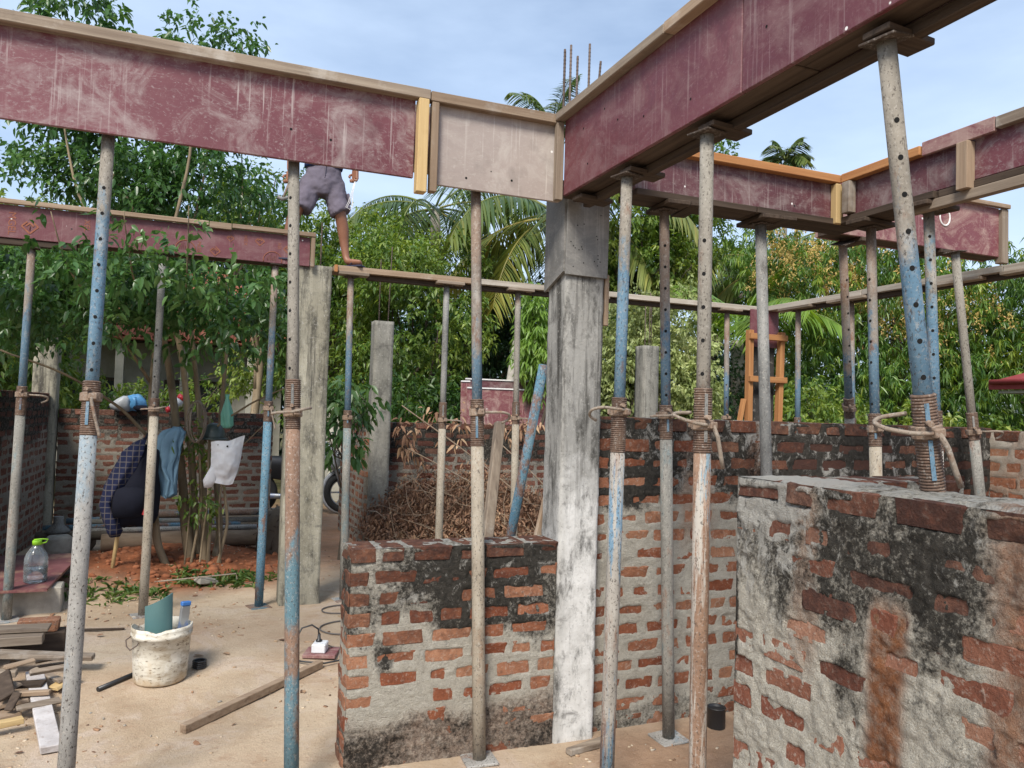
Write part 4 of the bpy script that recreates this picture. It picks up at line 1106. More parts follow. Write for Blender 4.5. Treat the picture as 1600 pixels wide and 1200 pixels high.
prop('rusty blue prop between the tree and the lichen-spotted column', (0.437, 5.99, Gb), (0.455, 6.0, 2.667), 1.585, 'in_blue', 'out_blue', -1.6, 3, thread=(0.10, 0.05))
prop('grey-blue prop behind the left end of the low wall stub', (1.065, 6.05, Gb), (1.02, 6.0, 2.628), 1.53, 'in_blue', 'out_grey', -1.7, 0, thread=(0.08, 0.05))
prop('slim brown prop in front of the dry brush heap', (1.79, 5.95, Gb), (1.80, 6.0, 2.628), 1.53, 'in_dark', 'out_beige', -1.8, 1, thread=(0.07, 0.14))
prop('slim beige prop between the leaning blue pipe and the wooden stake', (2.44, 5.95, Gb), (2.43, 6.0, 2.628), 1.56, 'in_grey', 'out_beige', -1.8, 1, thread=(0.05, 0.13), hs=0.8)
prop('pale prop half hidden behind the right side of the central column', (3.19, 5.95, Gb), (3.20, 6.0, 2.628), 1.45, 'in_blue', 'out_grey', -1.9, 0, hol=(0.11, 0.3, -0.3))
prop('far prop just left of the orange column frame', (4.575, 5.95, Gb), (4.58, 6.0, 2.628), 1.62, 'in_blue', 'out_grey', -2.0, 0, hol=(0.12, 0.6, -0.3), thread=(0.04, 0.02))
prop('far prop just right of the orange column frame', (5.04, 5.53, Gb), (5.02, 5.54, 2.624), 1.55, 'in_blue', 'out_grey', -2.0, 0)
prop('thin far prop nearest the leaning blue one', (5.05, 4.88, Gb), (5.02, 4.92, 2.624), 1.55, 'in_blue', 'out_grey', -2.1, 0, hol=(0.115, 0.5, -0.3))

# ------------------------------------------------------------------ vegetation helpers
def leaf_mat(name, stops, rough=0.42, trans=0.36):
    t = NT(name)
    a = t.n('ShaderNodeAttribute', attribute_name='tint').outputs['Fac']
    c = t.ramp(a, stops)
    n = t.noise(t.coords('World'), 1.1, 3)
    c = t.n('ShaderNodeHueSaturation', Color=c, Value=t.mrange(n, 0.3, 0.7, 0.75, 1.25)).outputs[0]
    p = t.n('ShaderNodeBsdfPrincipled', **{'Base Color': c, 'Roughness': rough, 'Specular IOR Level': 0.45})
    tr = t.n('ShaderNodeBsdfTranslucent', Color=t.n('ShaderNodeHueSaturation', Color=c, Value=1.5, Saturation=1.15, Hue=0.485).outputs[0])
    mx = t.n('ShaderNodeMixShader', Fac=trans)
    t.l(p.outputs[0], mx.inputs[1]); t.l(tr.outputs[0], mx.inputs[2])
    t.l(mx.outputs[0], t.out.inputs['Surface'])
    return t.m
G_ = lambda *k: [(i / (len(k) - 1), c) for i, c in enumerate(k)]
M['leaf_front'] = leaf_mat('glossy_deep_leaf', G_((0.024, 0.066, 0.02), (0.05, 0.12, 0.032), (0.088, 0.17, 0.052), (0.17, 0.26, 0.085)), 0.32)
M['leaf_mid'] = leaf_mat('mid_green_leaf', G_((0.030, 0.072, 0.018), (0.070, 0.140, 0.028), (0.155, 0.225, 0.042), (0.29, 0.34, 0.07)))
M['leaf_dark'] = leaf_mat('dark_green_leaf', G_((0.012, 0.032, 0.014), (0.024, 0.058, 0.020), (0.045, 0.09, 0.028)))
M['leaf_mango'] = leaf_mat('mango_leaf', G_((0.024, 0.062, 0.02), (0.055, 0.125, 0.028), (0.125, 0.215, 0.036), (0.32, 0.38, 0.06)), 0.36)
M['leaf_pale'] = leaf_mat('pale_variegated_leaf', G_((0.13, 0.17, 0.06), (0.29, 0.34, 0.13), (0.50, 0.50, 0.26)), 0.5)
M['leaf_palm'] = leaf_mat('palm_leaflet', G_((0.035, 0.075, 0.03), (0.085, 0.135, 0.04), (0.19, 0.22, 0.06), (0.34, 0.28, 0.075)), 0.38, 0.35)
M['leaf_young'] = leaf_mat('young_palm_leaflet', G_((0.09, 0.17, 0.03), (0.16, 0.27, 0.045), (0.26, 0.36, 0.08)), 0.38, 0.4)
M['leaf_dry'] = leaf_mat('dry_brown_leaf', G_((0.10, 0.05, 0.030), (0.20, 0.105, 0.06), (0.31, 0.18, 0.105), (0.44, 0.30, 0.18)), 0.8, 0.1)
M['flower'] = leaf_mat('mango_panicle', G_((0.36, 0.26, 0.07), (0.52, 0.42, 0.13), (0.58, 0.36, 0.15)), 0.8, 0.2)
M['grass'] = leaf_mat('grass_blade', G_((0.035, 0.08, 0.018), (0.075, 0.14, 0.03), (0.14, 0.19, 0.05)), 0.5)
M['bark'] = weathered('tan_bark', [(0.3, (0.17, 0.125, 0.078)), (0.7, (0.30, 0.235, 0.155))], 7, (1, 1, 0.3), rough=0.9, spots=[((0.10, 0.08, 0.05), 9, 0.52, 0.64, (1, 1, 0.3), 0.7), ((0.38, 0.36, 0.30), 12, 0.62, 0.72, (1, 1, 1), 0.5)], bump=0.6, bscale=25, bdist=0.008)
M['bark_log'] = weathered('rough_log_bark', [(0.3, (0.11, 0.075, 0.05)), (0.7, (0.25, 0.185, 0.13))], 7, (0.3, 1, 1), rough=0.95, bump=0.8, bscale=20, bdist=0.012)
M['bark_dark'] = weathered('dark_bark', [(0.3, (0.06, 0.048, 0.036)), (0.7, (0.13, 0.105, 0.08))], 6, (1, 1, 0.3), rough=0.95, bump=0.6, bscale=18, bdist=0.01)
M['bark_palm'] = weathered('ringed_palm_bark', [(0.3, (0.20, 0.18, 0.15)), (0.7, (0.34, 0.31, 0.27))], 4, (1, 1, 4), rough=0.95, bump=0.6, bscale=8, bdist=0.01)

def unit(a):
    return a / (np.linalg.norm(a, axis=-1, keepdims=True) + 1e-9)

def leaf_arrays(P, D, S, W, r, bend=0.25, six=True):
    """P base, D direction, S length, W width -> verts (n,k,3) and faces for one leaf."""
    n = len(P)
    up = np.tile((0, 0, 1.), (n, 1)) + r.normal(0, 0.55, (n, 3))
    side = unit(np.cross(D, up)); nr = unit(np.cross(side, D))
    S = S[:, None]; W = W[:, None]
    dn = -np.array((0, 0, 1.)) * bend
    p = lambda t, w: P + D * S * t + side * W * w + dn * S * t * t + nr * W * 0.35 * abs(w)
    if six:
        V = np.stack([p(0, 0), p(0.3, 0.5), p(0.68, 0.42), p(1, 0), p(0.68, -0.42), p(0.3, -0.5), p(0.48, 0) - nr * 0], 1)
        F = np.array([(0, 6, 1), (1, 6, 2), (2, 6, 3), (3, 6, 4), (4, 6, 5), (5, 6, 0)])
    else:
        V = np.stack([p(0, 0), p(0.45, 0.5), p(1, 0), p(0.45, -0.5)], 1)
        F = np.array([(0, 1, 2), (0, 2, 3)])[:, ::-1]
    return V, F

def leaves_mesh(name, P, D, S, W, tint, mat, r, bend=0.25, six=True, org=(0, 0, 0)):
    V, F = leaf_arrays(P, unit(D), S, W, r, bend, six)
    n, k = V.shape[:2]
    FF = (np.arange(n)[:, None, None] * k + F[None]).reshape(-1, 3)
    return np_mesh(name, (V - np.array(org)).reshape(-1, 3), FF, M[mat], False, {'tint': np.repeat(tint, k)})

def crown_points(blobs, n, r, gap=0.0, gfreq=1.3, seed=0, hollow=2.4):
    """twig positions inside ellipsoids, denser towards the surface, thinned by noise."""
    vol = np.array([b[3] * b[4] * b[5] for b in blobs]) ** 0.75
    pick = r.choice(len(blobs), n * 2, p=vol / vol.sum())
    B = np.array(blobs)[pick]
    d = unit(r.normal(0, 1, (n * 2, 3)))
    rad = r.random(n * 2) ** (1 / hollow)
    lump = 1 + 0.28 * fbm(d * 2.2 + B[:, :3], 3, seed + 3)
    P = B[:, :3] + d * (rad * lump)[:, None] * B[:, 3:6]
    keep = fbm(P * gfreq, 3, seed) > gap
    P, d = P[keep][:n], d[keep][:n]
    return P, d

def crown(root, blobs, ntwig, per, leaf, width, mat, seed, droop=0.35, gap=-0.25, gfreq=1.3, bend=0.3, six=False, twig=0.22, name='crown', whorl=False, tint_shift=0.0):
    r = np.random.default_rng(seed)
    P, d = crown_points(blobs, ntwig, r, gap, gfreq, seed)
    n = len(P)
    T = unit(d + r.normal(0, 0.6, (n, 3)) - np.array((0, 0, droop)))
    i = np.repeat(np.arange(n), per)
    s = r.random(n * per) if not whorl else 0.85 + 0.15 * r.random(n * per)
    base = P[i] + T[i] * (s * twig)[:, None] + r.normal(0, twig * 0.10, (n * per, 3))
    D = T[i] * (0.55 if not whorl else 0.15) + unit(r.normal(0, 1, (n * per, 3))) * 0.95 - np.array((0, 0, droop))
    S = leaf * r.uniform(0.6, 1.2, n * per)
    tt = 0.47 + 0.34 * fbm(P * 1.1, 3, seed + 11) + r.normal(0, 0.10, n) + tint_shift
    tint = np.clip(tt[i] + r.normal(0, 0.11, n * per), 0, 1)
    org = np.array(root.location)
    me = leaves_mesh(name, base, D, S, S * width, tint, mat, r, bend, six, org)
    o = link(name, me, root)
    return o, P

def limb(b, pts, r0, r1, n=7, wob=0.0, seed=0, m=None):
    P = np.array(pts, float)
    m = m or max(6, len(P) * 3)
    t = np.linspace(0, len(P) - 1, m)
    Q = np.stack([np.interp(t, range(len(P)), P[:, k]) for k in range(3)], 1)
    Q[1:-1] = (Q[:-2] + 2 * Q[1:-1] + Q[2:]) / 4
    if wob:
        Q += wob * np.stack([fbm(Q * 2.1 + k * 7, 3, seed + k) for k in range(3)], 1) * np.linspace(0, 1, m)[:, None]
    rr = np.linspace(r0, r1, m) * (1 + 0.12 * vnoise(Q * 6, seed))
    b.tube(Q, rr, n)
    return Q

def tree(label, loc, trunk_h, rad, blobs, ntwig, per, leaf, width, mat, seed, bark='bark_dark', name='broadleaf_tree', limbs=9, group=None, **kw):
    root = empty(name, loc, label, 'tree', group)
    r = np.random.default_rng(seed + 500)
    if 0.12 < leaf < 0.2: leaf, ntwig = leaf * 0.70, int(ntwig * 1.6)
    o, P = crown(root, blobs, ntwig, per, leaf, width, mat, seed, **kw)
    b = MB()
    base = np.array(loc, float)
    c = np.array(blobs)[:, :3].mean(0)
    top = base + (0, 0, trunk_h)
    top[:2] += (c[:2] - base[:2]) * 0.4
    limb(b, [base - (0, 0, 0.1), (base + top) / 2 + (0.06, 0.05, 0), top], rad * 1.25, rad * 0.8, 9, rad * 0.8, seed)
    for k in range(limbs):
        e = P[r.integers(len(P))]
        s = base + (top - base) * r.uniform(0.6, 1.0)
        mid = (s + e) / 2 + r.normal(0, 0.15, 3) + (0, 0, 0.2)
        limb(b, [s, mid, e], rad * 0.5, rad * 0.1, 6, rad, seed + k)
        for q in range(3):
            e2 = P[r.integers(len(P))]
            if np.linalg.norm(e2 - mid) < 2.0:
                limb(b, [mid, (mid + e2) / 2 + r.normal(0, 0.06, 3), e2], rad * 0.24, rad * 0.06, 5, rad * 0.6, seed + q)
    b.build('trunk', M[bark], root)
    return root

def frond(root, base, d0, L, seed, mat, nl=46, ll=0.62, droop=1.0, w=0.032, tint=0.4, rachis='frond_rachis'):
    """one pinnate leaf: arching rachis with two ranks of hanging leaflets."""
    r = np.random.default_rng(seed)
    d0 = np.array(d0, float); d0 /= np.linalg.norm(d0)
    m = 16
    P = [np.array(base, float)]; d = d0.copy()
    for k in range(m):
        d = d + np.array((0, 0, -droop * 0.14 * (0.4 + k / m)))
        d /= np.linalg.norm(d)
        P.append(P[-1] + d * L / m)
    P = np.array(P)
    b = MB().tube(P, np.linspace(0.028, 0.006, m + 1), 5)
    org = np.array(root.location)
    t = np.linspace(0.14, 1.0, nl)
    X = np.stack([np.interp(t * m, range(m + 1), P[:, k]) for k in range(3)], 1)
    T = unit(np.gradient(X, axis=0))
    side = unit(np.cross(T, (0, 0, 1.)))
    PP, DD, SS = [], [], []
    for s in (-1, 1):
        dn = unit(side * s * 1.0 + T * 0.55 + np.array((0, 0, -0.35)) + r.normal(0, 0.10, (nl, 3)))
        PP.append(X); DD.append(dn); SS.append(ll * (np.sin(np.pi * (0.12 + 0.80 * t)) ** 0.8 + 0.12) * r.uniform(0.85, 1.1, nl))
    PP, DD, SS = np.concatenate(PP), np.concatenate(DD), np.concatenate(SS)
    n = len(PP)
    V, F = [], []
    nr = unit(np.cross(DD, unit(np.cross(DD, (0, 0, 1.)))))
    sd = unit(np.cross(DD, nr))
    g = np.array((0, 0, -1.))
    ts = (0, 0.35, 0.7, 1.0); ws = (0.5, 1.0, 0.75, 0.05)
    ring = []
    for t_, w_ in zip(ts, ws):
        c = PP + DD * SS[:, None] * t_ + g * SS[:, None] * t_ * t_ * 0.42 * droop
        ring += [c + sd * w * w_ * 0.5, c - sd * w * w_ * 0.5]
    V = np.stack(ring, 1)
    Fq = np.array([(0, 2, 3, 1), (2, 4, 5, 3), (4, 6, 7, 5)])
    FF = (np.arange(n)[:, None, None] * 8 + Fq[None]).reshape(-1, 4)
    tn = np.clip(tint + r.normal(0, 0.12, n) + np.tile(np.linspace(-0.12, 0.25, nl), 2), 0, 1)
    bv = np.array(b.v)
    bt = np.full(len(bv), min(1, tint + 0.35))
    Va = np.concatenate([V.reshape(-1, 3), bv]) - org
    tri = [np.array([f for f in b.f if len(f) == 4]) + n * 8]
    me = np_mesh('frond', Va, [FF] + tri, M[mat], False, {'tint': np.concatenate([np.repeat(tn, 8), bt])})
    return link('frond', me, root)

def palm(label, loc, crown_z, top_xy, nf, L, seed, mat='leaf_palm', ll=0.62, trunk_r=0.13, elev=(1.1, -0.35), droop=1.0, name='coconut_palm', tint=0.2, w=0.032, nl=46, az=None):
    root = empty(name, loc, label, 'palm')
    r = np.random.default_rng(seed)
    top = np.array((top_xy[0], top_xy[1], crown_z))
    b = MB()
    base = np.array(loc, float)
    limb(b, [base - (0, 0, 0.1), base * 0.6 + top * 0.4 + (0.1, 0, 0), top], trunk_r * 1.3, trunk_r * 0.8, 10, 0.0, seed, 14)
    b.build('trunk', M['bark_palm'], root)
    for k in range(nf):
        a = (az[k] if az else k * 2.39996 + r.normal(0, 0.15))
        f = k / max(1, nf - 1)
        e = elev[0] + (elev[1] - elev[0]) * f + r.normal(0, 0.08)
        d = (math.cos(a) * math.cos(e), math.sin(a) * math.cos(e), math.sin(e))
        frond(root, top + np.array(d) * 0.12, d, L * r.uniform(0.85, 1.1), seed * 31 + k, mat, nl, ll, droop, w, tint + 0.3 * f + r.normal(0, 0.08))
    return root

# ------------------------------------------------------------------ the many-stemmed tree inside the plot
ft = empty('multi_stem_tree', (-0.02, 7.38, 0.2), 'multi-stemmed leafy tree hung with clothes and bags beside the backpack', 'tree')
STEMS = [
 ([(-0.03, 7.35, 0.1), (-0.09, 7.35, 0.43), (-0.14, 7.35, 0.88), (-0.2, 7.35, 1.32), (-0.27, 7.35, 1.77), (-0.36, 7.35, 2.21), (-0.48, 7.35, 2.71), (-0.6, 7.35, 3.2), (-0.9, 7.7, 3.7)], 0.062, 0.02),
 ([(-0.2, 7.3, 0.1), (-0.32, 7.26, 0.39), (-0.37, 7.22, 0.78), (-0.41, 7.19, 1.22), (-0.42, 7.15, 1.76), (-0.38, 7.11, 2.3), (-0.34, 7.08, 2.84), (-0.22, 7.04, 3.5), (-0.2, 7.0, 4.21)], 0.048, 0.012),
 ([(0.06, 7.35, 0.1), (0.05, 7.38, 0.53), (0.01, 7.41, 1.04), (-0.03, 7.44, 1.55), (-0.12, 7.47, 2.13), (-0.19, 7.51, 2.65), (-0.17, 7.54, 3.24), (-0.04, 7.57, 3.98), (-0.28, 7.9, 5.12)], 0.05, 0.004),
 ([(0.12, 7.4, 0.1), (0.19, 7.46, 0.46), (0.13, 7.51, 0.97), (0.15, 7.57, 1.56), (0.18, 7.63, 2.15), (0.21, 7.69, 2.77), (0.27, 7.74, 3.46), (0.2, 8.1, 5.2)], 0.04, 0.004),
 ([(0.01, 7.45, 0.1), (-0.03, 7.44, 0.52), (-0.08, 7.44, 1.09), (-0.16, 7.43, 1.78), (-0.26, 7.42, 2.34), (-0.47, 7.42, 2.49), (-0.76, 7.41, 2.86), (-1.08, 7.41, 3.37), (-1.26, 7.4, 4.17), (-1.2, 8, 5.1)], 0.05, 0.004),
 ([(0.09, 7.33, 0.1), (0.10, 7.32, 0.6), (0.06, 7.3, 1.2), (0.07, 7.3, 1.5)], 0.022, 0.012),
 ([(-0.06, 7.28, 0.12), (0.02, 7.27, 0.7), (-0.03, 7.27, 1.3), (-0.05, 7.3, 1.6)], 0.018, 0.008),
 ([(0.16, 7.3, 0.12), (0.24, 7.28, 0.55), (0.19, 7.27, 0.95), (0.24, 7.25, 1.3)], 0.022, 0.009),
 ([(0.02, 7.24, 0.15), (0.06, 7.22, 0.8), (0.03, 7.22, 1.5)], 0.012, 0.007),
 ([(0.20, 7.26, 0.15), (0.16, 7.24, 0.7), (0.22, 7.2, 1.25)], 0.010, 0.006),
 ([(-0.10, 7.24, 0.15), (-0.07, 7.22, 0.8), (-0.12, 7.22, 1.45)], 0.011, 0.006),
 ([(-0.39, 7.2, 1.27), (-0.62, 7.0, 1.54), (-0.79, 6.8, 1.68), (-1.07, 6.6, 1.84), (-1.36, 6.4, 1.95)], 0.02, 0.008),
 ([(-0.02, 7.3, 1.22), (0.14, 7.17, 1.45), (0.42, 7.03, 1.65), (0.78, 6.9, 1.83)], 0.017, 0.006),
 ([(0.13, 7.4, 1.0), (0.33, 7.2, 1.25), (0.5, 7.1, 1.45)], 0.009, 0.004),
 ([(-0.25, 7.4, 2.34), (-0.18, 6.8, 2.45), (-0.15, 6.0, 2.45), (-0.15, 5.7, 2.95)], 0.018, 0.004),
 ([(-0.37, 7.2, 2.2), (-0.46, 6.45, 2.40), (-0.50, 5.8, 2.50), (-0.52, 5.55, 2.85)], 0.016, 0.004),
 ([(-0.42, 7.2, 1.76), (-0.64, 6.45, 2.15), (-0.86, 5.75, 2.45), (-0.95, 5.6, 2.8)], 0.018, 0.004),
 ([(0.18, 7.63, 2.15), (0.15, 6.8, 2.35), (0.1, 5.85, 2.48)], 0.016, 0.004),
 ([(-0.26, 7.42, 2.34), (-0.9, 7.6, 2.5), (-1.5, 8.0, 2.8)], 0.02, 0.006),
 ([(0.21, 7.69, 2.77), (0.4, 7.9, 3.2), (0.45, 8.0, 3.7)], 0.016, 0.005),
]
for k, (p, r0, r1) in enumerate(STEMS):
    b = MB(); limb(b, p, r0 * 0.78, r1 * 0.8, 8, 0.03, 60 + k, len(p) * 4)
    b.build('stem' if k < 11 else 'branch', M['bark'], ft)
FRONT_BLOBS = [(-1.51, 8.2, 3.45, 0.55, 0.6, 0.5), (-1.62, 8.0, 2.76, 0.52, 0.6, 0.6), (-0.78, 7.8, 3.5, 0.64, 0.6, 0.5), (-0.13, 7.6, 3.5, 0.62, 0.6, 0.5),
               (0.36, 8.0, 3.4, 0.36, 0.4, 0.38), (-1.25, 7.5, 2.6, 0.5, 0.5, 0.34), (-0.49, 6.7, 2.52, 0.34, 0.4, 0.2), (0.02, 6.7, 2.52, 0.46, 0.4, 0.2),
               (0.31, 6.9, 2.64, 0.26, 0.3, 0.27), (-0.5, 7.4, 2.75, 0.7, 0.5, 0.35), (-1.3, 6.9, 2.2, 0.4, 0.4, 0.3), (0.5, 7.6, 2.2, 0.22, 0.3, 0.3)]
crown(ft, FRONT_BLOBS, 2200, 10, 0.068, 0.46, 'leaf_front', 71, droop=0.35, gap=-0.05, gfreq=2.1, six=True, twig=0.24)
SPRAYS = [(-0.93, 5.62, 2.60, 0.19, 0.12, 0.15), (-1.27, 6.5, 2.5, 0.19, 0.2, 0.28), (-0.48, 5.6, 2.50, 0.2, 0.12, 0.13), (-0.15, 5.6, 2.52, 0.10, 0.1, 0.26),
          (0.1, 5.8, 2.45, 0.27, 0.15, 0.14), (-0.75, 5.7, 2.38, 0.2, 0.15, 0.12), (-0.5, 5.6, 2.75, 0.08, 0.08, 0.14), (-0.16, 5.6, 2.72, 0.07, 0.07, 0.14), (-0.85, 5.65, 2.68, 0.12, 0.08, 0.1), (-0.65, 6.2, 2.2, 0.3, 0.2, 0.14), (0.2, 6.3, 2.2, 0.3, 0.2, 0.16), (-0.2, 6.6, 2.15, 0.3, 0.2, 0.14)]
crown(ft, SPRAYS, 230, 9, 0.072, 0.48, 'leaf_front', 73, droop=0.25, gap=-1, six=True, twig=0.2, name='leaf_spray', tint_shift=0.08)[0]['kind'] = 'stuff'
TOPS = [(-1.24, 8.0, 5.12, 0.36, 0.3, 0.33), (-0.81, 8.0, 5.05, 0.10, 0.1, 0.2), (-0.29, 8.0, 5.15, 0.11, 0.1, 0.3), (-0.45, 8.0, 4.95, 0.15, 0.15, 0.10), (0.19, 8.2, 5.2, 0.22, 0.2, 0.36), (-1.69, 8.0, 4.9, 0.12, 0.1, 0.08), (-1.2, 7.8, 4.4, 0.5, 0.4, 0.5), (-0.2, 7.8, 4.4, 0.4, 0.4, 0.5)]
crown(ft, TOPS, 720, 10, 0.075, 0.48, 'leaf_front', 79, droop=0.3, gap=-1, six=True, twig=0.2, name='treetop', tint_shift=-0.05)
crown(ft, [(-0.05, 7.25, 1.15, 0.12, 0.1, 0.25), (0.0, 7.2, 0.75, 0.12, 0.1, 0.2), (-0.1, 7.2, 1.35, 0.15, 0.1, 0.12)], 60, 6, 0.06, 0.38, 'leaf_mid', 83, six=True, twig=0.12, gap=-1, name='sucker_leaf_tuft')[0]['kind'] = 'stuff'

# ------------------------------------------------------------------ trees around the plot
def pd(px, depth):            # bearing from the site camera axis -> plan position
    t_ = (px - 800) / 1200
    return depth * (0.3714 + 0.9285 * t_), depth * (0.9285 - 0.3714 * t_)
def blob(px, depth, z, rx, rz, ry=None):
    x, y = pd(px, depth)
    return (x, y, z, rx, ry or rx, rz)
def at0(px, depth):
    x, y = pd(px, depth); return (x, y, 0.05)

tree('dense dark tree filling the left edge behind the side wall', at0(-40, 10.5), 1.8, 0.10, [blob(-30, 10.5, 3.0, 1.1, 1.0), blob(20, 11.5, 2.1, 0.9, 0.7), blob(-80, 11, 3.8, 1.0, 0.9)], 900, 9, 0.16, 0.45, 'leaf_mid', 101, gap=-0.2)
tree('bushy tree with sunlit leaves above the left boundary wall', at0(70, 13), 2.2, 0.12, [blob(20, 13, 3.0, 1.1, 1.0), blob(110, 13.5, 4.3, 1.1, 0.8), blob(40, 13, 1.7, 0.7, 0.4)], 800, 9, 0.16, 0.45, 'leaf_mid', 103, gap=-0.15)
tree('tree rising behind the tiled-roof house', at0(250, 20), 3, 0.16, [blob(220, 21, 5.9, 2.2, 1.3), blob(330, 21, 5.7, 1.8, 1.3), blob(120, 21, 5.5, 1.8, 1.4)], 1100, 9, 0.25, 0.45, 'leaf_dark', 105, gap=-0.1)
tree('leafy tree with pale trunks behind the lone right-hand branch', at0(385, 12.5), 2.6, 0.07, [blob(395, 12.5, 4.6, 0.9, 1.0), blob(440, 12.5, 3.5, 0.7, 1.0), blob(430, 12.8, 2.4, 0.5, 0.7), blob(470, 13, 1.9, 0.5, 0.6)], 800, 9, 0.15, 0.42, 'leaf_mid', 107, bark='bark', gap=-0.15)
tree('tree behind the worker with small bright leaves', at0(520, 14), 2.4, 0.10, [blob(520, 14, 3.4, 1.0, 1.2), blob(560, 14.5, 4.6, 0.9, 0.9), blob(480, 14.5, 4.3, 0.8, 0.9)], 1000, 9, 0.16, 0.42, 'leaf_mid', 109, gap=-0.2, tint_shift=0.1)
tree('bushy yellow-green tree under the far planks left of the central column', at0(620, 13), 1.6, 0.10, [blob(610, 13, 3.9, 1.0, 1.0), blob(660, 13, 3.1, 1.1, 1.0), blob(590, 13, 2.5, 0.9, 0.9), blob(700, 13.5, 4.2, 0.6, 0.6)], 1350, 9, 0.14, 0.42, 'leaf_mid', 111, gap=-0.22, tint_shift=0.10)
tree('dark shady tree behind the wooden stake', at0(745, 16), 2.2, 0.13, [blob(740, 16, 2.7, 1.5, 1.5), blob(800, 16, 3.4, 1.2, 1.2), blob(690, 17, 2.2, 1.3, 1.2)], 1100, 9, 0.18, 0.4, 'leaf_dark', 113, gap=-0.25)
tree('low dark bush between the slim column and the maroon sheets', at0(650, 11.5), 0.5, 0.05, [blob(640, 11.5, 1.5, 0.9, 0.7), blob(700, 11.7, 1.4, 0.7, 0.7)], 500, 9, 0.15, 0.42, 'leaf_mid', 115, name='leafy_bush', gap=-0.3, tint_shift=-0.12)
tree('sapling with long bright drooping leaves left of the central column', at0(838, 9.9), 1.2, 0.03, [blob(836, 9.9, 2.6, 0.22, 0.75)], 150, 10, 0.17, 0.22, 'leaf_young', 117, name='sapling', droop=0.9, gap=-1, twig=0.15, six=True, limbs=4)
tree('light green tree right of the central column', at0(985, 14), 2.6, 0.10, [blob(960, 14, 4.9, 1.0, 1.0), blob(1010, 14, 4.2, 0.9, 0.9), blob(1050, 15, 5.2, 0.7, 0.8), blob(1095, 15, 5.2, 0.7, 0.7), blob(960, 14, 3.4, 0.8, 0.8)], 1500, 9, 0.16, 0.42, 'leaf_mid', 119, gap=-0.15, tint_shift=0.14)
tree('pale variegated shrub behind the grey column stub', at0(1000, 10.8), 0.6, 0.04, [blob(985, 10.8, 2.5, 0.5, 0.85), blob(1050, 10.9, 2.6, 0.55, 0.95), blob(1075, 10.6, 1.9, 0.45, 0.7), blob(960, 11, 2.0, 0.4, 0.7)], 2300, 10, 0.075, 0.55, 'leaf_pale', 121, name='variegated_shrub', gap=-0.25, twig=0.16, limbs=6)
tree('dark leafy bush low behind the tall wall beside the pale shrub', at0(960, 11.8), 0.5, 0.05, [blob(960, 11.8, 1.8, 0.7, 0.7), blob(1130, 12.5, 2.0, 0.7, 0.9)], 500, 9, 0.13, 0.42, 'leaf_dark', 123, name='leafy_bush', gap=-0.3)
tree('tall tree whose top shows under the sloping beam', at0(1110, 18), 4.5, 0.14, [blob(1105, 18, 7.3, 0.7, 1.1), blob(1080, 18, 5.6, 0.9, 0.9), blob(1150, 18, 4.8, 0.8, 0.8)], 520, 9, 0.19, 0.42, 'leaf_mid', 125, gap=-0.05)
tree('low garden shrubs in front of the tiled house', at0(290, 13.5), 0.4, 0.04, [blob(180, 13.5, 1.5, 0.7, 0.5), blob(300, 13.8, 1.6, 0.6, 0.6), blob(390, 13.5, 1.9, 0.5, 0.8), blob(120, 14, 1.8, 0.4, 0.4)], 360, 9, 0.15, 0.42, 'leaf_mid', 127, name='leafy_bush', gap=-0.1, tint_shift=0.12)
# the mango tree on the right
mg = tree('big mango tree with yellow flower sprays filling the right side', at0(1420, 13.5), 1.8, 0.16,
     [blob(1270, 13, 3.7, 1.2, 1.0), blob(1400, 13, 3.8, 1.2, 1.0), blob(1530, 13, 3.6, 1.3, 1.1), blob(1300, 12.6, 2.2, 1.2, 0.9), blob(1440, 12.6, 2.2, 1.2, 1.0), blob(1580, 12.8, 2.4, 1.1, 0.9), blob(1220, 13.5, 4.5, 0.7, 0.6), blob(1330, 13.3, 4.6, 0.9, 0.5), blob(1185, 14, 4.7, 0.6, 0.6), blob(1640, 13, 3.4, 1.2, 1.2)],
     3300, 12, 0.175, 0.22, 'leaf_mango', 131, name='mango_tree', tint_shift=0.10, droop=0.75, gap=-0.30, gfreq=1.5, twig=0.20, whorl=True, bend=0.45)
r = np.random.default_rng(5)
P, d = crown_points([blob(1270, 12.4, 4.0, 1.2, 0.8), blob(1330, 12.8, 3.6, 1.0, 0.9), blob(1440, 12.6, 3.3, 1.2, 1.1), blob(1250, 12.5, 4.3, 0.6, 0.5)], 150, r, -1)
n = len(P); i = np.repeat(np.arange(n), 60)
s = r.random(n * 60)
rad = 0.13 * (1 - s)
base = P[i] + np.stack([r.normal(0, 1, n * 60) * rad, r.normal(0, 1, n * 60) * rad, s * 0.32], 1)
link('flower_panicle', leaves_mesh('flower_panicle', base, unit(r.normal(0, 1, (n * 60, 3))), np.full(n * 60, 0.055), np.full(n * 60, 0.02), r.random(n * 60), 'flower', r, 0.1, False, mg.location), mg)['kind'] = 'stuff'
tree('low bright bush at the foot of the mango tree beside the orange frame', at0(1275, 10.6), 0.4, 0.04, [blob(1270, 10.6, 1.75, 0.5, 0.45), blob(1320, 10.8, 1.5, 0.45, 0.4), blob(1235, 10.6, 1.5, 0.35, 0.4)], 520, 9, 0.10, 0.4, 'leaf_mid', 133, name='leafy_bush', gap=-0.3, tint_shift=0.12)
tree('small light bush under the red roof', at0(1490, 10.8), 0.3, 0.04, [blob(1440, 10.8, 1.45, 0.4, 0.3), blob(1540, 10.8, 1.4, 0.5, 0.3)], 320, 9, 0.11, 0.4, 'leaf_mid', 135, name='leafy_bush', gap=-0.3, tint_shift=0.2)
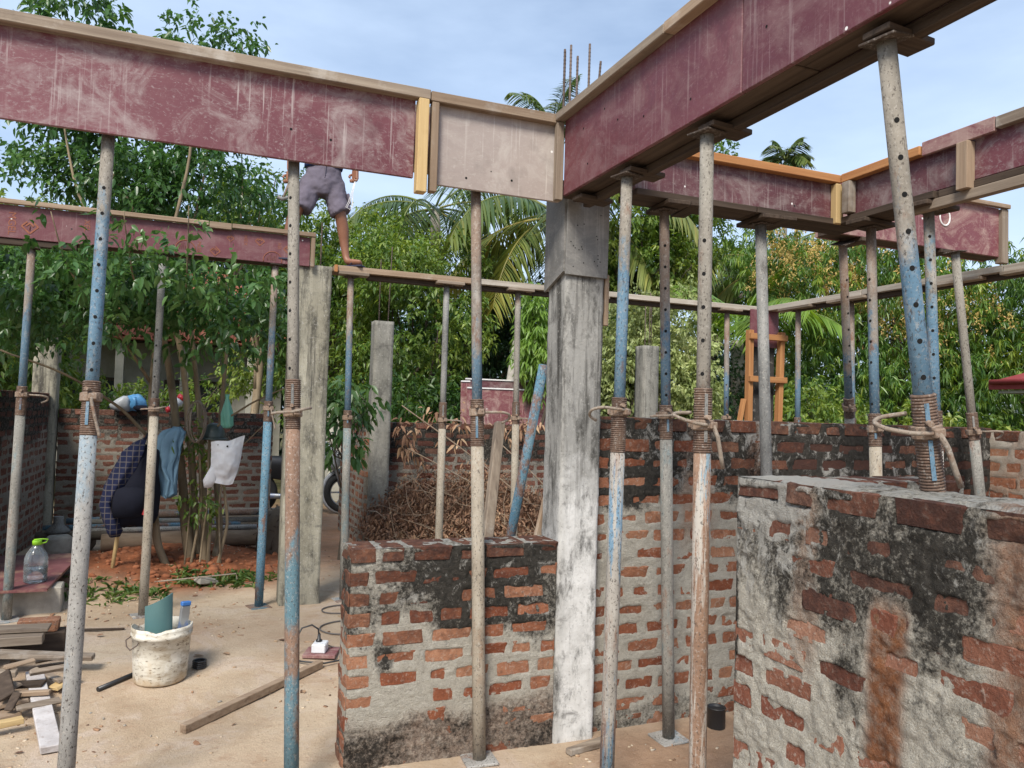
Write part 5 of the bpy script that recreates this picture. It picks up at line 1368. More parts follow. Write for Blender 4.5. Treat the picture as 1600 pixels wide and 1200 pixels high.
tree('drooping leafy plant beside the slim prop and gate pillar', (1.28, 7.6, 0.1), 1.2, 0.02, [(1.28, 7.45, 1.72, 0.24, 0.22, 0.2), (1.22, 7.4, 1.3, 0.16, 0.16, 0.25)], 60, 8, 0.10, 0.45, 'leaf_front', 137, name='leafy_plant', droop=0.7, gap=-1, twig=0.18, six=True, limbs=5, tint_shift=0.1)
# palms
palm('coconut palm with yellowing fronds behind the worker', at0(690, 17), 6.1, pd(670, 17), 15, 3.1, 141, elev=(0.7, -0.5), ll=0.75, nl=56, w=0.045)
palm('coconut palm with long drooping fronds just left of the central column', at0(872, 14.5), 5.35, pd(868, 14.5), 17, 2.9, 143, elev=(0.8, -0.55), ll=0.72, nl=56, w=0.045, tint=0.28)
palm('distant palm whose tuft peeks over the beam beside the rods', at0(858, 26), 11.3, pd(853, 26), 15, 2.0, 145, elev=(1.35, 0.1), ll=0.6, trunk_r=0.12, tint=0.15, droop=0.7, w=0.05)
palm('young palm with bright green fronds right of the rust-flaked prop', at0(1150, 12.5), 2.9, pd(1150, 12.5), 9, 1.7, 147, mat='leaf_young', elev=(1.2, 0.5), ll=0.5, nl=50, droop=0.9, w=0.03)
palm('dull green palm behind the bright young palm', at0(1195, 15.5), 4.7, pd(1195, 15.5), 12, 2.2, 149, elev=(0.9, -0.5), ll=0.6, tint=0.35, w=0.04)
palm('slender areca palm standing alone against the sky', at0(1222, 27), 10.85, pd(1222, 27), 13, 1.0, 151, elev=(1.35, 0.0), ll=0.55, trunk_r=0.07, name='areca_palm', tint=0.12, w=0.06, nl=26, droop=0.75)
# the wood beyond, one mass
r = np.random.default_rng(9)
wb = []
for px in range(-300, 2000, 75):
    dpt = r.uniform(21, 26)
    wb.append(blob(px, dpt, r.uniform(1.6, 2.8), 1.9, r.uniform(1.7, 2.3)))
    if 480 < px < 900 or px < 420: wb.append(blob(px + 30, dpt + 2, r.uniform(3.6, 4.5), 1.8, 1.3))
P, d = crown_points(wb, 5200, r, -0.5, 0.7, 77, 3.0)
n = len(P); i = np.repeat(np.arange(n), 9)
base = P[i] + r.normal(0, 0.2, (n * 9, 3))
S = r.uniform(0.18, 0.34, n * 9)
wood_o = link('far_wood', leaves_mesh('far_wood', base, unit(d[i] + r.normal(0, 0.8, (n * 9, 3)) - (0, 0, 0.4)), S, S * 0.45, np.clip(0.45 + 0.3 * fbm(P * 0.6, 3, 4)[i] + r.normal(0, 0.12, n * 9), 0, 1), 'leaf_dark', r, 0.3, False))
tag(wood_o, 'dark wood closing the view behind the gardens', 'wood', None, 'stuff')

# ------------------------------------------------------------------ houses beyond
M['tile'] = weathered('clay_roof_tile', [(0.3, (0.26, 0.085, 0.055)), (0.7, (0.42, 0.17, 0.115))], 5, rough=0.9, vary=0.35, spots=[((0.08, 0.05, 0.04), 5, 0.52, 0.7, (1, 1, 1), 0.6)])
M['glass'] = weathered('dark_window_glass', [(0.3, (0.015, 0.02, 0.022)), (0.7, (0.03, 0.035, 0.04))], 2, rough=0.12, spec=0.5, vary=0, bump=0.0)
M['red_roof'] = weathered('red_sheet_roof', [(0.3, (0.20, 0.03, 0.035)), (0.7, (0.28, 0.055, 0.055))], 4, rough=0.5)
hs_ = empty('tiled_house', (-2.2, 19.0, 0.0), 'pale house with red clay tile roof half hidden behind the left tree', 'house')
slab(hs_, 'wall', 'plaster', -6.0, 1.6, 17.9, 22.0, 0.0, 2.85)
slab(hs_, 'gable_core', 'wood_dark_x', -6.2, 1.8, 17.4, 22.2, 2.85, 2.95)
y0, z0_, y1, z1_ = 17.0, 2.86, 19.9, 4.8
tb = MB().lathe([(0.10, 0.0), (0.11, 0.36)], 10)
tb.v = [(x, z, abs(y) * 0.5) for x, y, z in tb.v]
tile_me = tb.mesh('roof_tile', M['tile'])
sl = math.atan2(z1_ - z0_, y1 - y0)
for side in (0, 1):
    rf = empty('roof', (0, 0, 0)); rf.parent = hs_
    for rr_ in range(8):
        for cc_ in range(36):
            f = rr_ * 0.30
            if side == 1 and rr_ > 0: continue
            o = link('roof_tile', tile_me, rf)
            yy, zz = y0 + f * math.cos(sl), z0_ + 0.02 + f * math.sin(sl) + 0.03
            if side: yy, zz = y1 - 0.1, z1_ + 0.05
            o.location = (-6.1 + cc_ * 0.225 - hs_.location.x, yy - hs_.location.y, zz)
            o.rotation_euler = (sl if not side else 0.0, 0, 0 if not side else 0)
bpy.context.view_layer.update()
for c_ in [c for c in hs_.children if c.type == 'EMPTY']:
    kids = list(c_.children)
    me = MB().bar((-2.2, y0, z0_) if c_ == [q for q in hs_.children if q.type == 'EMPTY'][0] else (-2.2, y1 + 2.9, z0_), (-2.2, y1, z1_), 8.1, 0.05, 0.01)
    ro_ = me.build('roof', M['tile'], hs_)
    for k in kids: k.parent = ro_
    bpy.data.objects.remove(c_, do_unlink=True)
for x in (-2.9, -1.6, -0.4, 0.9):
    MB().box((x, 17.25, 1.4), (0.16, 0.16, 2.8), None, 0.01).build('veranda_post', M['plaster'], hs_)
for x in (-4.2, -2.2, -0.2):
    w_ = slab(hs_, 'window', 'wood_dark_z', x - 0.6, x + 0.6, 17.84, 17.895, 0.9, 2.1)
    slab(w_, 'pane', 'glass', x - 0.53, x - 0.03, 17.82, 17.838, 0.97, 2.03)
    slab(w_, 'pane', 'glass', x + 0.03, x + 0.53, 17.82, 17.838, 0.97, 2.03)

hr = empty('red_roof_house', (12.0, 6.5, 0), 'small house with a dark red hipped roof at the right edge', 'house')
slab(hr, 'wall', 'wood_dark_z', 10.9, 13.8, 5.8, 7.1, 0, 2.12)  # wall coloured dark to carry the shade beneath the eave
b = MB(); ex0, ex1, ey0, ey1 = 10.2, 14.5, 5.2, 7.5
b.poly([(ex0, ey0, 2.24), (ex1, ey0, 2.24), (ex1, ey1, 2.24), (ex0, ey1, 2.24), (ex0 + 1.1, 6.35, 2.74), (ex1 - 1.1, 6.35, 2.74)],
       [(0, 1, 5, 4), (1, 2, 5), (2, 3, 4, 5), (3, 0, 4), (3, 2, 1, 0)])
b.build('roof', M['red_roof'], hr)
for p, q_ in (((ex0, ey0), (ex1, ey0)), ((ex0, ey0), (ex0, ey1))):
    MB().bar((p[0], p[1], 2.185), (q_[0], q_[1], 2.185), 0.03, 0.11, 0.004).build('fascia', M['red_roof'], hr)
    MB().tube([(p[0] - 0.05, p[1] - 0.05, 2.235), (q_[0] - 0.05, q_[1] - 0.05, 2.235)], 0.035, 8).build('gutter', M['red_roof'], hr)
slab(hr, 'soffit', 'plaster', ex0 + 0.05, 10.9, 5.3, 7.4, 2.08, 2.12)

# maroon sheets propped up behind the garden wall
ms = empty('ply_sheet_stack', (3.6, 9.3, 0), 'stack of maroon ply sheets propped up behind the brush heap', 'sheets')
for k, (x0, x1, z1, y) in enumerate(((3.06, 4.35, 1.90, 9.05), (3.10, 4.5, 2.02, 9.25), (3.00, 3.12, 1.98, 9.12))):
    s_ = MB().bar(((x0 + x1) / 2, y, 0.02), ((x0 + x1) / 2, y + 0.12, z1), x1 - x0, 0.02, 0.003).build('ply_sheet', M['ply_g' if k != 1 else 'ply_d'], ms)
    MB().bar((x0, y + 0.11, z1 + 0.008), (x1, y + 0.11, z1 + 0.012), 0.026, 0.018, 0.002).build('cement_edge', M['chalk'], s_)

# ------------------------------------------------------------------ loose pipes, timbers, tools
T_, B_ = np.array((1.660, 3.705, 1.86)), np.array((1.617, 4.0, 0.908))
G0 = T_ + (B_ - T_) * (1.86 - 0.02) / (1.86 - 0.908)
pb = MB().tube([tuple(G0), tuple(B_), tuple(T_)], 0.027, 14).build('steel_pipe', M['out_blue'])
tag(pb, 'loose rusty blue steel pipe leaning towards the central column', 'pipe')
T_, B_ = np.array((1.61, 4.2, 1.546)), np.array((1.50, 4.05, 0.912))
G0 = T_ + (B_ - T_) * (1.546 - 0.0) / (1.546 - 0.912)
tag(MB().bar(tuple(G0), tuple(T_), 0.055, 0.05, 0.004).build('timber_stake', M['wood_old_z']), 'cement-grey square timber stake standing left of the leaning blue pipe', 'timber')
tag(MB().bar((1.50, 3.84, 0.0), (1.70, 3.70, 1.16), 0.045, 0.03, 0.003).build('timber_stake', M['wood_tan_z']), 'short brown timber leaning on the back of the central column', 'timber')
tag(MB().tube([(4.2, 11.2, 0.1), (4.38, 11.2, 1.6), (4.58, 11.2, 3.05)], [0.075, 0.07, 0.06], 9).build('cut_trunk', M['bark_palm']), 'cut slanting tree trunk behind the maroon sheets', 'trunk')

rb = np.random.default_rng(31)
BM_ = {}
# water bottle on a ply sheet on a block
bx, by = -1.045, 6.27
bk = MB().box((-1.08, 6.26, 0.205), (0.42, 0.19, 0.19), rotm('Z', 0.06), 0.008).build('concrete_block', M['block']); tag(bk, 'grey concrete block under the front of the maroon ply sheet', 'block', 'blocks under the ply sheet')
bk = MB().box((-1.05, 7.15, 0.205), (0.40, 0.19, 0.19), rotm('Z', -0.2), 0.008).build('concrete_block', M['block']); tag(bk, 'grey concrete block under the back of the maroon ply sheet', 'block', 'blocks under the ply sheet')
sh = MB(); zt = 0.306
sh.poly([(-2.3, 6.02, zt), (-0.93, 6.02, zt), (-0.90, 7.36, zt), (-2.3, 7.36, zt), (-2.3, 6.02, zt + 0.018), (-0.93, 6.02, zt + 0.018), (-0.90, 7.36, zt + 0.018), (-2.3, 7.36, zt + 0.018)],
        [(3, 2, 1, 0), (4, 5, 6, 7), (0, 1, 5, 4), (1, 2, 6, 5), (2, 3, 7, 6), (3, 0, 4, 7)])
tag(sh.build('ply_sheet', M['ply_floor']), 'muddy maroon ply sheet laid flat under the water bottle', 'board')
t = NT('clear_pet'); tp = t.n('ShaderNodeBsdfTransparent', Color=(0.93, 0.96, 0.97, 1)); gl = t.n('ShaderNodeBsdfGlossy', Color=(1, 1, 1, 1), Roughness=0.08); df = t.n('ShaderNodeBsdfDiffuse', Color=(0.8, 0.85, 0.87, 1))
fr = t.n('ShaderNodeFresnel', IOR=1.5); m1 = t.n('ShaderNodeMixShader', Fac=fr.outputs[0]); t.l(tp.outputs[0], m1.inputs[1]); t.l(gl.outputs[0], m1.inputs[2])
m2 = t.n('ShaderNodeMixShader', Fac=0.12); t.l(m1.outputs[0], m2.inputs[1]); t.l(df.outputs[0], m2.inputs[2]); t.l(m2.outputs[0], t.out.inputs['Surface']); M['pet'] = t.m
t = NT('water'); p = t.n('ShaderNodeBsdfPrincipled', **{'Base Color': (0.9, 0.97, 0.98, 1), 'Roughness': 0.02, 'IOR': 1.33, 'Transmission Weight': 1.0}); t.l(p.outputs[0], t.out.inputs['Surface']); M['water'] = t.m
def plastic(name, col, rough=0.4): return weathered(name, [(0.3, tuple(c * 0.85 for c in col)), (0.7, col)], 6, rough=rough, vary=0, bump=0.05, spec=0.5)
M['lime'] = plastic('lime_plastic', (0.30, 0.62, 0.03)); M['white_pl'] = plastic('white_plastic', (0.74, 0.75, 0.77)); M['black_pl'] = plastic('black_plastic', (0.02, 0.02, 0.022))
M['blue_pl'] = plastic('blue_plastic', (0.05, 0.18, 0.50)); M['teal_pl'] = plastic('grey_green_plastic', (0.10, 0.20, 0.20), 0.35); M['red_pl'] = plastic('red_plastic', (0.55, 0.03, 0.04))
bo = empty('water_bottle', (bx, by, zt + 0.018), 'large clear water bottle with lime cap, part full, on the ply sheet', 'bottle')
zb = zt + 0.019
MB().lathe([(0.066, 0.0), (0.072, 0.008), (0.074, 0.05), (0.070, 0.055), (0.074, 0.062), (0.074, 0.11), (0.070, 0.116), (0.074, 0.122), (0.073, 0.165), (0.062, 0.20), (0.04, 0.232), (0.026, 0.246), (0.024, 0.262)], 28, (bx, by, zb)).build('body', M['pet'], bo)
MB().lathe([(0.064, 0.003), (0.0705, 0.010), (0.0712, 0.05), (0.068, 0.055), (0.0712, 0.062), (0.0712, 0.098)], 28, (bx, by, zb)).build('water', M['water'], bo)
MB().lathe([(0.029, 0.256), (0.030, 0.284), (0.027, 0.288)], 20, (bx, by, zb)).build('cap', M['lime'], bo)
MB().tube([(bx + 0.02, by, zb + 0.262), (bx + 0.055, by, zb + 0.272), (bx + 0.068, by - 0.004, zb + 0.294), (bx + 0.03, by, zb + 0.296), (bx - 0.02, by, zb + 0.292)], 0.005, 7).build('carry_handle', M['lime'], bo)

# bucket with tools
M['bucket'] = weathered('grubby_white_plastic', [(0.3, (0.50, 0.46, 0.38)), (0.7, (0.68, 0.645, 0.56))], 6, rough=0.6, vary=0, spots=[((0.33, 0.27, 0.19), 9, 0.48, 0.62, (1, 1, 2.5), 0.75), ((0.16, 0.12, 0.085), 40, 0.57, 0.63, (1, 1, 2), 0.8), ((0.72, 0.70, 0.64), 14, 0.56, 0.64, (1, 1, 1), 0.6)], zband=[(0.10, -0.05, (0.46, 0.33, 0.19), 0.65)])
ux, uy = -0.165, 4.80; uz = gz(ux, uy) - 0.004
bu = empty('bucket', (ux, uy, uz), 'grubby white plastic bucket with a torn rim, holding tools', 'bucket')
b = MB(); n = 40; V = []
prof = [(0.130, 0.0), (0.138, 0.012), (0.146, 0.13), (0.152, 0.25), (0.158, 0.252), (0.160, 0.272), (0.156, 0.274), (0.159, 0.292), (0.158, 0.312)]
inn = [(0.154, 0.310), (0.148, 0.25), (0.142, 0.13), (0.132, 0.02)]
tear = [1 - 0.05 * max(0, math.sin(3 * a + 0.4)) ** 6 - 0.07 * max(0, math.cos(a - 2.3)) ** 14 for a in np.linspace(0, 2 * math.pi, n, endpoint=False)]
for r_, z in prof + inn:
    for j in range(n):
        a = 2 * math.pi * j / n
        k = 1 + 0.012 * math.sin(2 * a + 0.5)
        zz = z * (tear[j] if z > 0.29 else 1)
        V.append((ux + r_ * k * math.cos(a), uy + r_ * k * math.sin(a), uz + zz))
m_ = len(prof) + len(inn)
F = [(i * n + j, i * n + (j + 1) % n, (i + 1) * n + (j + 1) % n, (i + 1) * n + j) for i in range(m_ - 1) for j in range(n)]
F += [tuple(range(n))[::-1], tuple((m_ - 1) * n + j for j in range(n))]
b.poly(V, F, True); b.build('body', M['bucket'], bu)
ca, sa = math.cos(3.35), math.sin(3.35)
MB().tube([(ux - 0.15, uy - 0.05, uz + 0.268), (ux - 0.178, uy - 0.062, uz + 0.25), (ux - 0.172, uy - 0.085, uz + 0.222), (ux - 0.152, uy - 0.115, uz + 0.208), (ux - 0.118, uy - 0.122, uz + 0.232), (ux - 0.112, uy - 0.112, uz + 0.244)], 0.0035, 6).build('wire_handle', M['rebar'], bu)
# pvc offcut, curved sheet
pv = MB(); V, F = [], []
for i in range(2):
    for j in range(13):
        a = -1.0 + 2.0 * j / 12
        for rr_ in (0.085, 0.078):
            V.append((ux - 0.025 + rr_ * math.sin(a) + 0.03 * (0.4 - i * 0.4), uy + 0.075 - rr_ * math.cos(a), uz + 0.03 + i * 0.41 + 0.04 * math.sin(a) * i))
for j in range(12):
    q0, q1 = j * 2, 26 + j * 2
    F += [(q0, q0 + 2, q1 + 2, q1), (q0 + 1, q1 + 1, q1 + 3, q0 + 3), (q1, q1 + 2, q1 + 3, q1 + 1), (q0, q0 + 1, q0 + 3, q0 + 2)]
F += [(0, 26, 27, 1), (24, 25, 51, 50)]
pv.poly(V, F, False)
tag(pv.build('pipe_offcut', M['teal_pl']), 'curved grey-green plastic pipe offcut sticking out of the bucket', 'pipe offcut')
lv = empty('spirit_level', (ux + 0.085, uy + 0.03, uz + 0.03), 'silver spirit level with a blue end cap standing in the bucket', 'level')
M['alu'] = weathered('scratched_aluminium', [(0.3, (0.30, 0.31, 0.32)), (0.7, (0.42, 0.43, 0.44))], 8, rough=0.4, metal=0.6, spots=[((0.05, 0.15, 0.45), 7, 0.5, 0.6, (1, 1, 0.6), 0.8)], vary=0)
MB().bar((ux + 0.085, uy + 0.03, uz + 0.03), (ux + 0.116, uy + 0.03, uz + 0.395), 0.05, 0.022, 0.002, 0.5).build('body', M['alu'], lv)
MB().bar((ux + 0.116, uy + 0.03, uz + 0.397), (ux + 0.1178, uy + 0.03, uz + 0.421), 0.054, 0.027, 0.004, 0.5).build('end_cap', M['blue_pl'], lv)
tag(MB().tube([(ux - 0.30, uy - 0.10, gz(-0.46, 4.7) + 0.014), (ux - 0.08, uy + 0.12, gz(-0.2, 4.9) + 0.014)], 0.013, 10).build('tool_handle', M['black_pl']), 'black tool handle lying on the ground behind the bucket', 'handle')
cl = MB()
for k in range(4): cl.tube([(ux + 0.205 + 0.035 * math.cos(a), uy + 0.10 + 0.035 * math.sin(a), gz(ux + 0.2, uy + 0.1) + 0.008 + 0.011 * k) for a in np.linspace(0, 6.2, 18)], 0.006, 6)
tag(cl.build('wire_coil', M['black_pl']), 'small dark coil of wire on the ground right of the bucket', 'wire')

# batten on the ground, extension socket and its cable
z = gz(-0.03, 4.08)
tag(MB().bar((-0.03, 4.10, z + 0.024), (0.715, 4.745, gz(0.7, 4.74) + 0.024), 0.042, 0.042, 0.003).build('timber_batten', M['wood_tan_x']), 'straight brown timber batten lying across the sandy floor', 'timber')
sx_, sy_ = 0.735, 4.93; sz_ = gz(sx_, sy_)
tag(MB().box((sx_ + 0.01, sy_, sz_ + 0.012), (0.20, 0.17, 0.02), rotm('Z', -0.35), 0.002).build('socket_board', M['ply_g']), 'small maroon ply offcut under the white socket box', 'board')
so = empty('socket_box', (sx_, sy_, sz_ + 0.022), 'white extension socket box with a black plug in it', 'socket')
MB().box((sx_, sy_, sz_ + 0.05), (0.085, 0.105, 0.055), rotm('Z', -0.35), 0.006).build('box', M['white_pl'], so)
for dx_, dy_ in ((0.0, 0.02), (0.0, -0.022)):
    MB().lathe([(0.012, 0), (0.012, 0.002)], 12, (sx_ + dx_, sy_ + dy_ + 0.0, sz_ + 0.0778)).build('socket_face', M['black_pl'] if dy_ > 0 else M['white_pl'], so)
M['cable'] = plastic('grey_cable', (0.12, 0.105, 0.095), 0.6)
pg = empty('power_plug', (sx_, sy_ + 0.02, sz_ + 0.08), 'black plug and lead arching out of the socket box', 'plug')
MB().lathe([(0.020, 0.0), (0.020, 0.008), (0.011, 0.014), (0.009, 0.045)], 14, (sx_ - 0.005, sy_ + 0.018, sz_ + 0.080)).build('plug_body', M['black_pl'], pg)
MB().tube([(sx_ - 0.005, sy_ + 0.018, sz_ + 0.12), (sx_ - 0.012, sy_ + 0.02, sz_ + 0.155), (sx_ - 0.05, sy_ + 0.03, sz_ + 0.18), (sx_ - 0.11, sy_ + 0.03, sz_ + 0.165), (sx_ - 0.17, sy_ - 0.01, sz_ + 0.07), (sx_ - 0.2, sy_ - 0.05, sz_ + 0.01), (sx_ - 0.12, sy_ - 0.12, sz_ + 0.006), (sx_ + 0.0, sy_ - 0.19, sz_ + 0.006), (sx_ + 0.16, sy_ - 0.14, sz_ + 0.006), (sx_ + 0.5, sy_ - 0.3, sz_ + 0.004)], 0.0055, 7).build('lead', M['black_pl'], pg)
def loops(cx, cy, rx, ry, turns, z0, ph=0.0):
    return [(cx + rx * math.cos(a + ph), cy + ry * math.sin(a + ph), gz(cx + rx * math.cos(a + ph), cy + ry * math.sin(a + ph)) + z0) for a in np.linspace(0, 2 * math.pi * turns, int(26 * turns))]
tag(MB().tube(loops(0.99, 5.35, 0.20, 0.13, 1.0, 0.008) + [(1.3, 5.30, gz(1.3, 5.3) + 0.008)] + loops(1.02, 5.75, 0.16, 0.11, 1.0, 0.008) + [(1.4, 5.8, gz(1.4, 5.8) + 0.008)], 0.005, 6).build('cable', M['cable']), 'thin grey cable lying in loops behind the low wall stub', 'cable')
tag(MB().tube([(sx_ + 0.04, sy_ + 0.03, sz_ + 0.05), (sx_ + 0.10, sy_ + 0.06, sz_ + 0.02), (sx_ + 0.2, sy_ + 0.05, sz_ + 0.012), (sx_ + 0.4, sy_ + 0.1, sz_ + 0.010)], 0.005, 6).build('cable', M['cable']), 'short grey cable running from the socket box towards the low wall', 'cable')

M['plank_white'] = weathered('cement_whitened_plank', [(0.3, (0.36, 0.33, 0.32)), (0.7, (0.54, 0.51, 0.50))], 8, (1, 1, 1), 9, 0.9, [((0.25, 0.2, 0.17), 9, 0.53, 0.66, (1, 1, 1), 0.5), ((0.2, 0.15, 0.12), 45, 0.58, 0.66, (1, 1, 1), 0.5)], 0.5, 30, 0.005)
# pile of scrap timber at the left, each piece its own
def scrap(label, p, q_, w, h, mat, roll=0.0, name='scrap_timber'):
    z0 = gz(p[0], p[1]); z1 = gz(q_[0], q_[1])
    o = MB().bar((p[0], p[1], z0 + p[2]), (q_[0], q_[1], z1 + q_[2]), w, h, 0.003, roll, jit=0.002, rng=rb).build(name, M[mat])
    return tag(o, label, 'scrap timber', 'scrap timber pile at the left')
scrap('long cement-white plank with its end towards the camera, lying out of the scrap pile', (-0.575, 4.05, 0.022), (-0.80, 4.92, 0.045), 0.085, 0.035, 'plank_white', name='scrap_plank')
scrap('splintered grey plank end reaching towards the leftmost prop', (-1.0, 5.02, 0.13), (-0.52, 4.98, 0.085), 0.085, 0.028, 'wood_old_x')
scrap('thick weathered timber lying along the top of the scrap pile', (-1.5, 5.10, 0.17), (-0.80, 5.14, 0.155), 0.10, 0.05, 'wood_old_x')
scrap('thin grey board crossing the top of the scrap pile', (-1.5, 5.22, 0.20), (-0.78, 5.20, 0.19), 0.11, 0.022, 'wood_old_x')
scrap('grey pointed offcut in the middle of the scrap pile', (-1.4, 4.85, 0.11), (-0.86, 4.80, 0.10), 0.05, 0.032, 'wood_old_x')
scrap('dark flat offcut under the pointed one in the scrap pile', (-1.3, 4.78, 0.06), (-0.72, 4.72, 0.065), 0.075, 0.022, 'wood_dark_x')
scrap('reddish stick lying over the white plank', (-1.15, 4.62, 0.075), (-0.67, 4.58, 0.075), 0.035, 0.022, 'wood_tan_x')
scrap('broad tan board low in the scrap pile', (-1.3, 4.38, 0.05), (-0.78, 4.62, 0.04), 0.095, 0.022, 'wood_tan_x')
scrap('pale split board low at the left edge of the scrap pile', (-1.2, 4.25, 0.03), (-0.80, 4.52, 0.018), 0.10, 0.02, 'wood_tan_x')
scrap('maroon-edged batten at the foot of the scrap pile', (-1.2, 4.18, 0.05), (-0.74, 4.33, 0.055), 0.045, 0.03, 'wood_yel_x')
scrap('upright chip of dark timber in the scrap pile', (-0.83, 4.46, 0.05), (-0.80, 4.50, 0.12), 0.05, 0.014, 'wood_dark_x')
scrap('thin dry stick on the ground above the scrap pile', (-1.02, 5.72, 0.012), (-0.42, 5.62, 0.010), 0.02, 0.012, 'wood_dark_x', name='dry_stick')
scrap('small loose wood block in front of the scrap pile', (-0.93, 4.12, 0.018), (-0.86, 4.13, 0.018), 0.045, 0.026, 'wood_tan_x', name='wood_block')
scrap('orange chip of broken wood beside the white plank', (-0.68, 4.72, 0.03), (-0.60, 4.84, 0.05), 0.06, 0.014, 'wood_yel_x', name='wood_chip')
scrap('small timber offcut lying by the front of the central column', (1.66, 3.30, 0.018), (1.90, 3.36, 0.018), 0.045, 0.026, 'wood_old_x', name='timber_offcut')
for k in range(14):
    x, y = rb.uniform(-1.35, -0.72), rb.uniform(4.25, 5.25)
    a, L_ = rb.normal(0.05, 0.5), rb.uniform(0.10, 0.32)
    z = rb.uniform(0.02, 0.12) * (1.4 - abs(y - 4.8)) 
    scrap('small broken offcut of grey-brown timber in the scrap pile', (x, y, z), (x + L_ * math.cos(a), y + L_ * math.sin(a), z + rb.normal(0, 0.025)), rb.uniform(0.025, 0.08), rb.uniform(0.01, 0.025), ['wood_old_x', 'wood_tan_x', 'wood_dark_x', 'wood_old_x'][k % 4], rb.normal(0, 0.3))
bb = link('brick', BRICKS[1], None, (-0.86, 5.36, gz(-0.86, 5.36) + 0.16)); bb.scale = (0.22, 0.1, 0.07); bb.rotation_euler = (0, 0.03, 0.1); bb['mould'] = 0.25
tag(bb, 'loose red brick on the back of the scrap pile', 'brick')
bk2 = MB().box((-0.9, 5.36, gz(-0.9, 5.36) + 0.06), (0.36, 0.13, 0.12), rotm('Z', 0.1), 0.004).build('timber_block', M['wood_dark_x']); tag(bk2, 'dark timber block under the loose brick of the scrap pile', 'timber')
for k, (x, y) in enumerate(((-1.2, 5.1), (-1.2, 4.8))):
    o = MB().box((x, y, gz(x, y) + 0.05), (0.3, 0.12, 0.09), rotm('Z', 0.3 * k), 0.004).build('timber_block', M['wood_dark_x']); tag(o, ['dark timber block bearing the back of the scrap pile', 'dark timber block bearing the middle of the scrap pile'][k], 'timber')

# tin on the floor by the tall wall
tx, ty = 2.545, 3.36; tz = gz(tx, ty)
tn = empty('paint_tin', (tx, ty, tz), 'small black tin of reddish paint at the foot of the tall wall', 'tin')
MB().lathe([(0.046, 0), (0.047, 0.003), (0.047, 0.098), (0.049, 0.100), (0.049, 0.104), (0.045, 0.104), (0.045, 0.09)], 24, (tx, ty, tz)).build('can', M['black_pl'], tn)
MB().lathe([(0.0455, 0.088), (0.0455, 0.0885)], 24, (tx, ty, tz)).build('paint', plastic('dried_red_paint', (0.30, 0.11, 0.06), 0.7), tn)

# pipes and log behind the tree
lg = MB(); limb(lg, [(-0.82, 7.98, 0.30), (-0.1, 8.0, 0.31), (0.64, 8.06, 0.30)], 0.085, 0.075, 12, 0.02, 4, 20)
tag(lg.build('log', M['bark_log']), 'rough brown log lying behind the tree stems', 'log')
lg = MB(); limb(lg, [(-1.40, 8.30, 0.32), (-0.8, 8.28, 0.33)], 0.05, 0.045, 10, 0.02, 5, 10)
tag(lg.build('log', M['bark_dark']), 'thin dark log end left of the backpack', 'log')
PIP = [((-1.35, 8.34, 0.40), (0.40, 8.42, 0.385), 0.024, 'out_blue', 'sky-blue steel pipe lowest of the stack behind the tree'),
       ((-1.05, 8.30, 0.365), (0.55, 8.24, 0.375), 0.026, 'out_pale', 'cement-pale steel pipe at the front of the stack behind the tree'),
       ((-1.0, 8.46, 0.43), (0.62, 8.50, 0.41), 0.028, 'out_grey', 'grey steel pipe in the middle of the stack behind the tree'),
       ((-0.9, 8.56, 0.47), (0.66, 8.44, 0.50), 0.032, 'out_rust', 'rusty steel pipe with an end plate in the stack behind the tree'),
       ((-1.2, 8.62, 0.42), (0.5, 8.66, 0.47), 0.026, 'in_blue', 'thin blue pipe at the back of the stack behind the tree'),
       ((-0.6, 8.70, 0.47), (0.80, 8.60, 0.49), 0.03, 'out_beige', 'beige steel pipe uppermost at the back of the stack')]
for p, q_, r_, m__, lb in PIP:
    b = MB().tube([p, q_], r_, 12)
    if 'end plate' in lb: b.box(q_, (0.012, 0.14, 0.14), None, 0.003)
    tag(b.build('steel_pipe', M[m__]), lb, 'pipe', 'steel pipes stacked behind the tree')
for x in (-1.0, 0.45):
    o = MB().bar((x, 8.2, gz(x, 8.45) + 0.09), (x, 8.8, gz(x, 8.45) + 0.09), 0.10, 0.18, 0.006).build('bearer_block', M['wood_dark_y'])
    tag(o, 'dark timber bearer under the %s end of the pipe stack' % ('left' if x < 0 else 'right'), 'timber')
b = MB().rings([(0.10, 0.70, 7.92, 0.10, 0.1), (0.14, 0.70, 7.92, 0.17, 0.15), (0.28, 0.70, 7.92, 0.17, 0.15), (0.42, 0.70, 7.92, 0.15, 0.14), (0.54, 0.72, 7.92, 0.11, 0.1), (0.60, 0.73, 7.92, 0.04, 0.04)], 26, 0.05, 9, 6)
rt_ = empty('root_ball', (0.70, 7.92, 0.1), 'dark fibrous root ball at the end of the log', 'root ball')
b.build('core', M['bark_dark'], rt_)
r = np.random.default_rng(12); b = MB()
for k in range(90):
    a, zz = r.uniform(0, 6.28), r.uniform(0.12, 0.58); rr_ = 0.16 * (1 - ((zz - 0.3) / 0.42) ** 2) + 0.01
    p = np.array((0.70 + rr_ * math.cos(a), 7.92 + rr_ * math.sin(a), zz)); d_ = unit(r.normal(0, 1, 3))
    b.tube([p, p + d_ * 0.06 + (0, 0, 0.01), p + d_ * 0.10 - (0, 0, 0.03)], 0.004, 4)
b.build('root_hair', M['wood_dark_z'], rt_)
b = MB().rings([(0.16, -1.17, 8.05, 0.10, 0.08), (0.2, -1.17, 8.05, 0.12, 0.10), (0.34, -1.17, 8.05, 0.12, 0.10), (0.37, -1.17, 8.05, 0.09, 0.07)], 20, 0.02, 9, 2)
tag(b.build('cement_lump', M['block']), 'grey lump of cement behind the water bottle', 'lump')
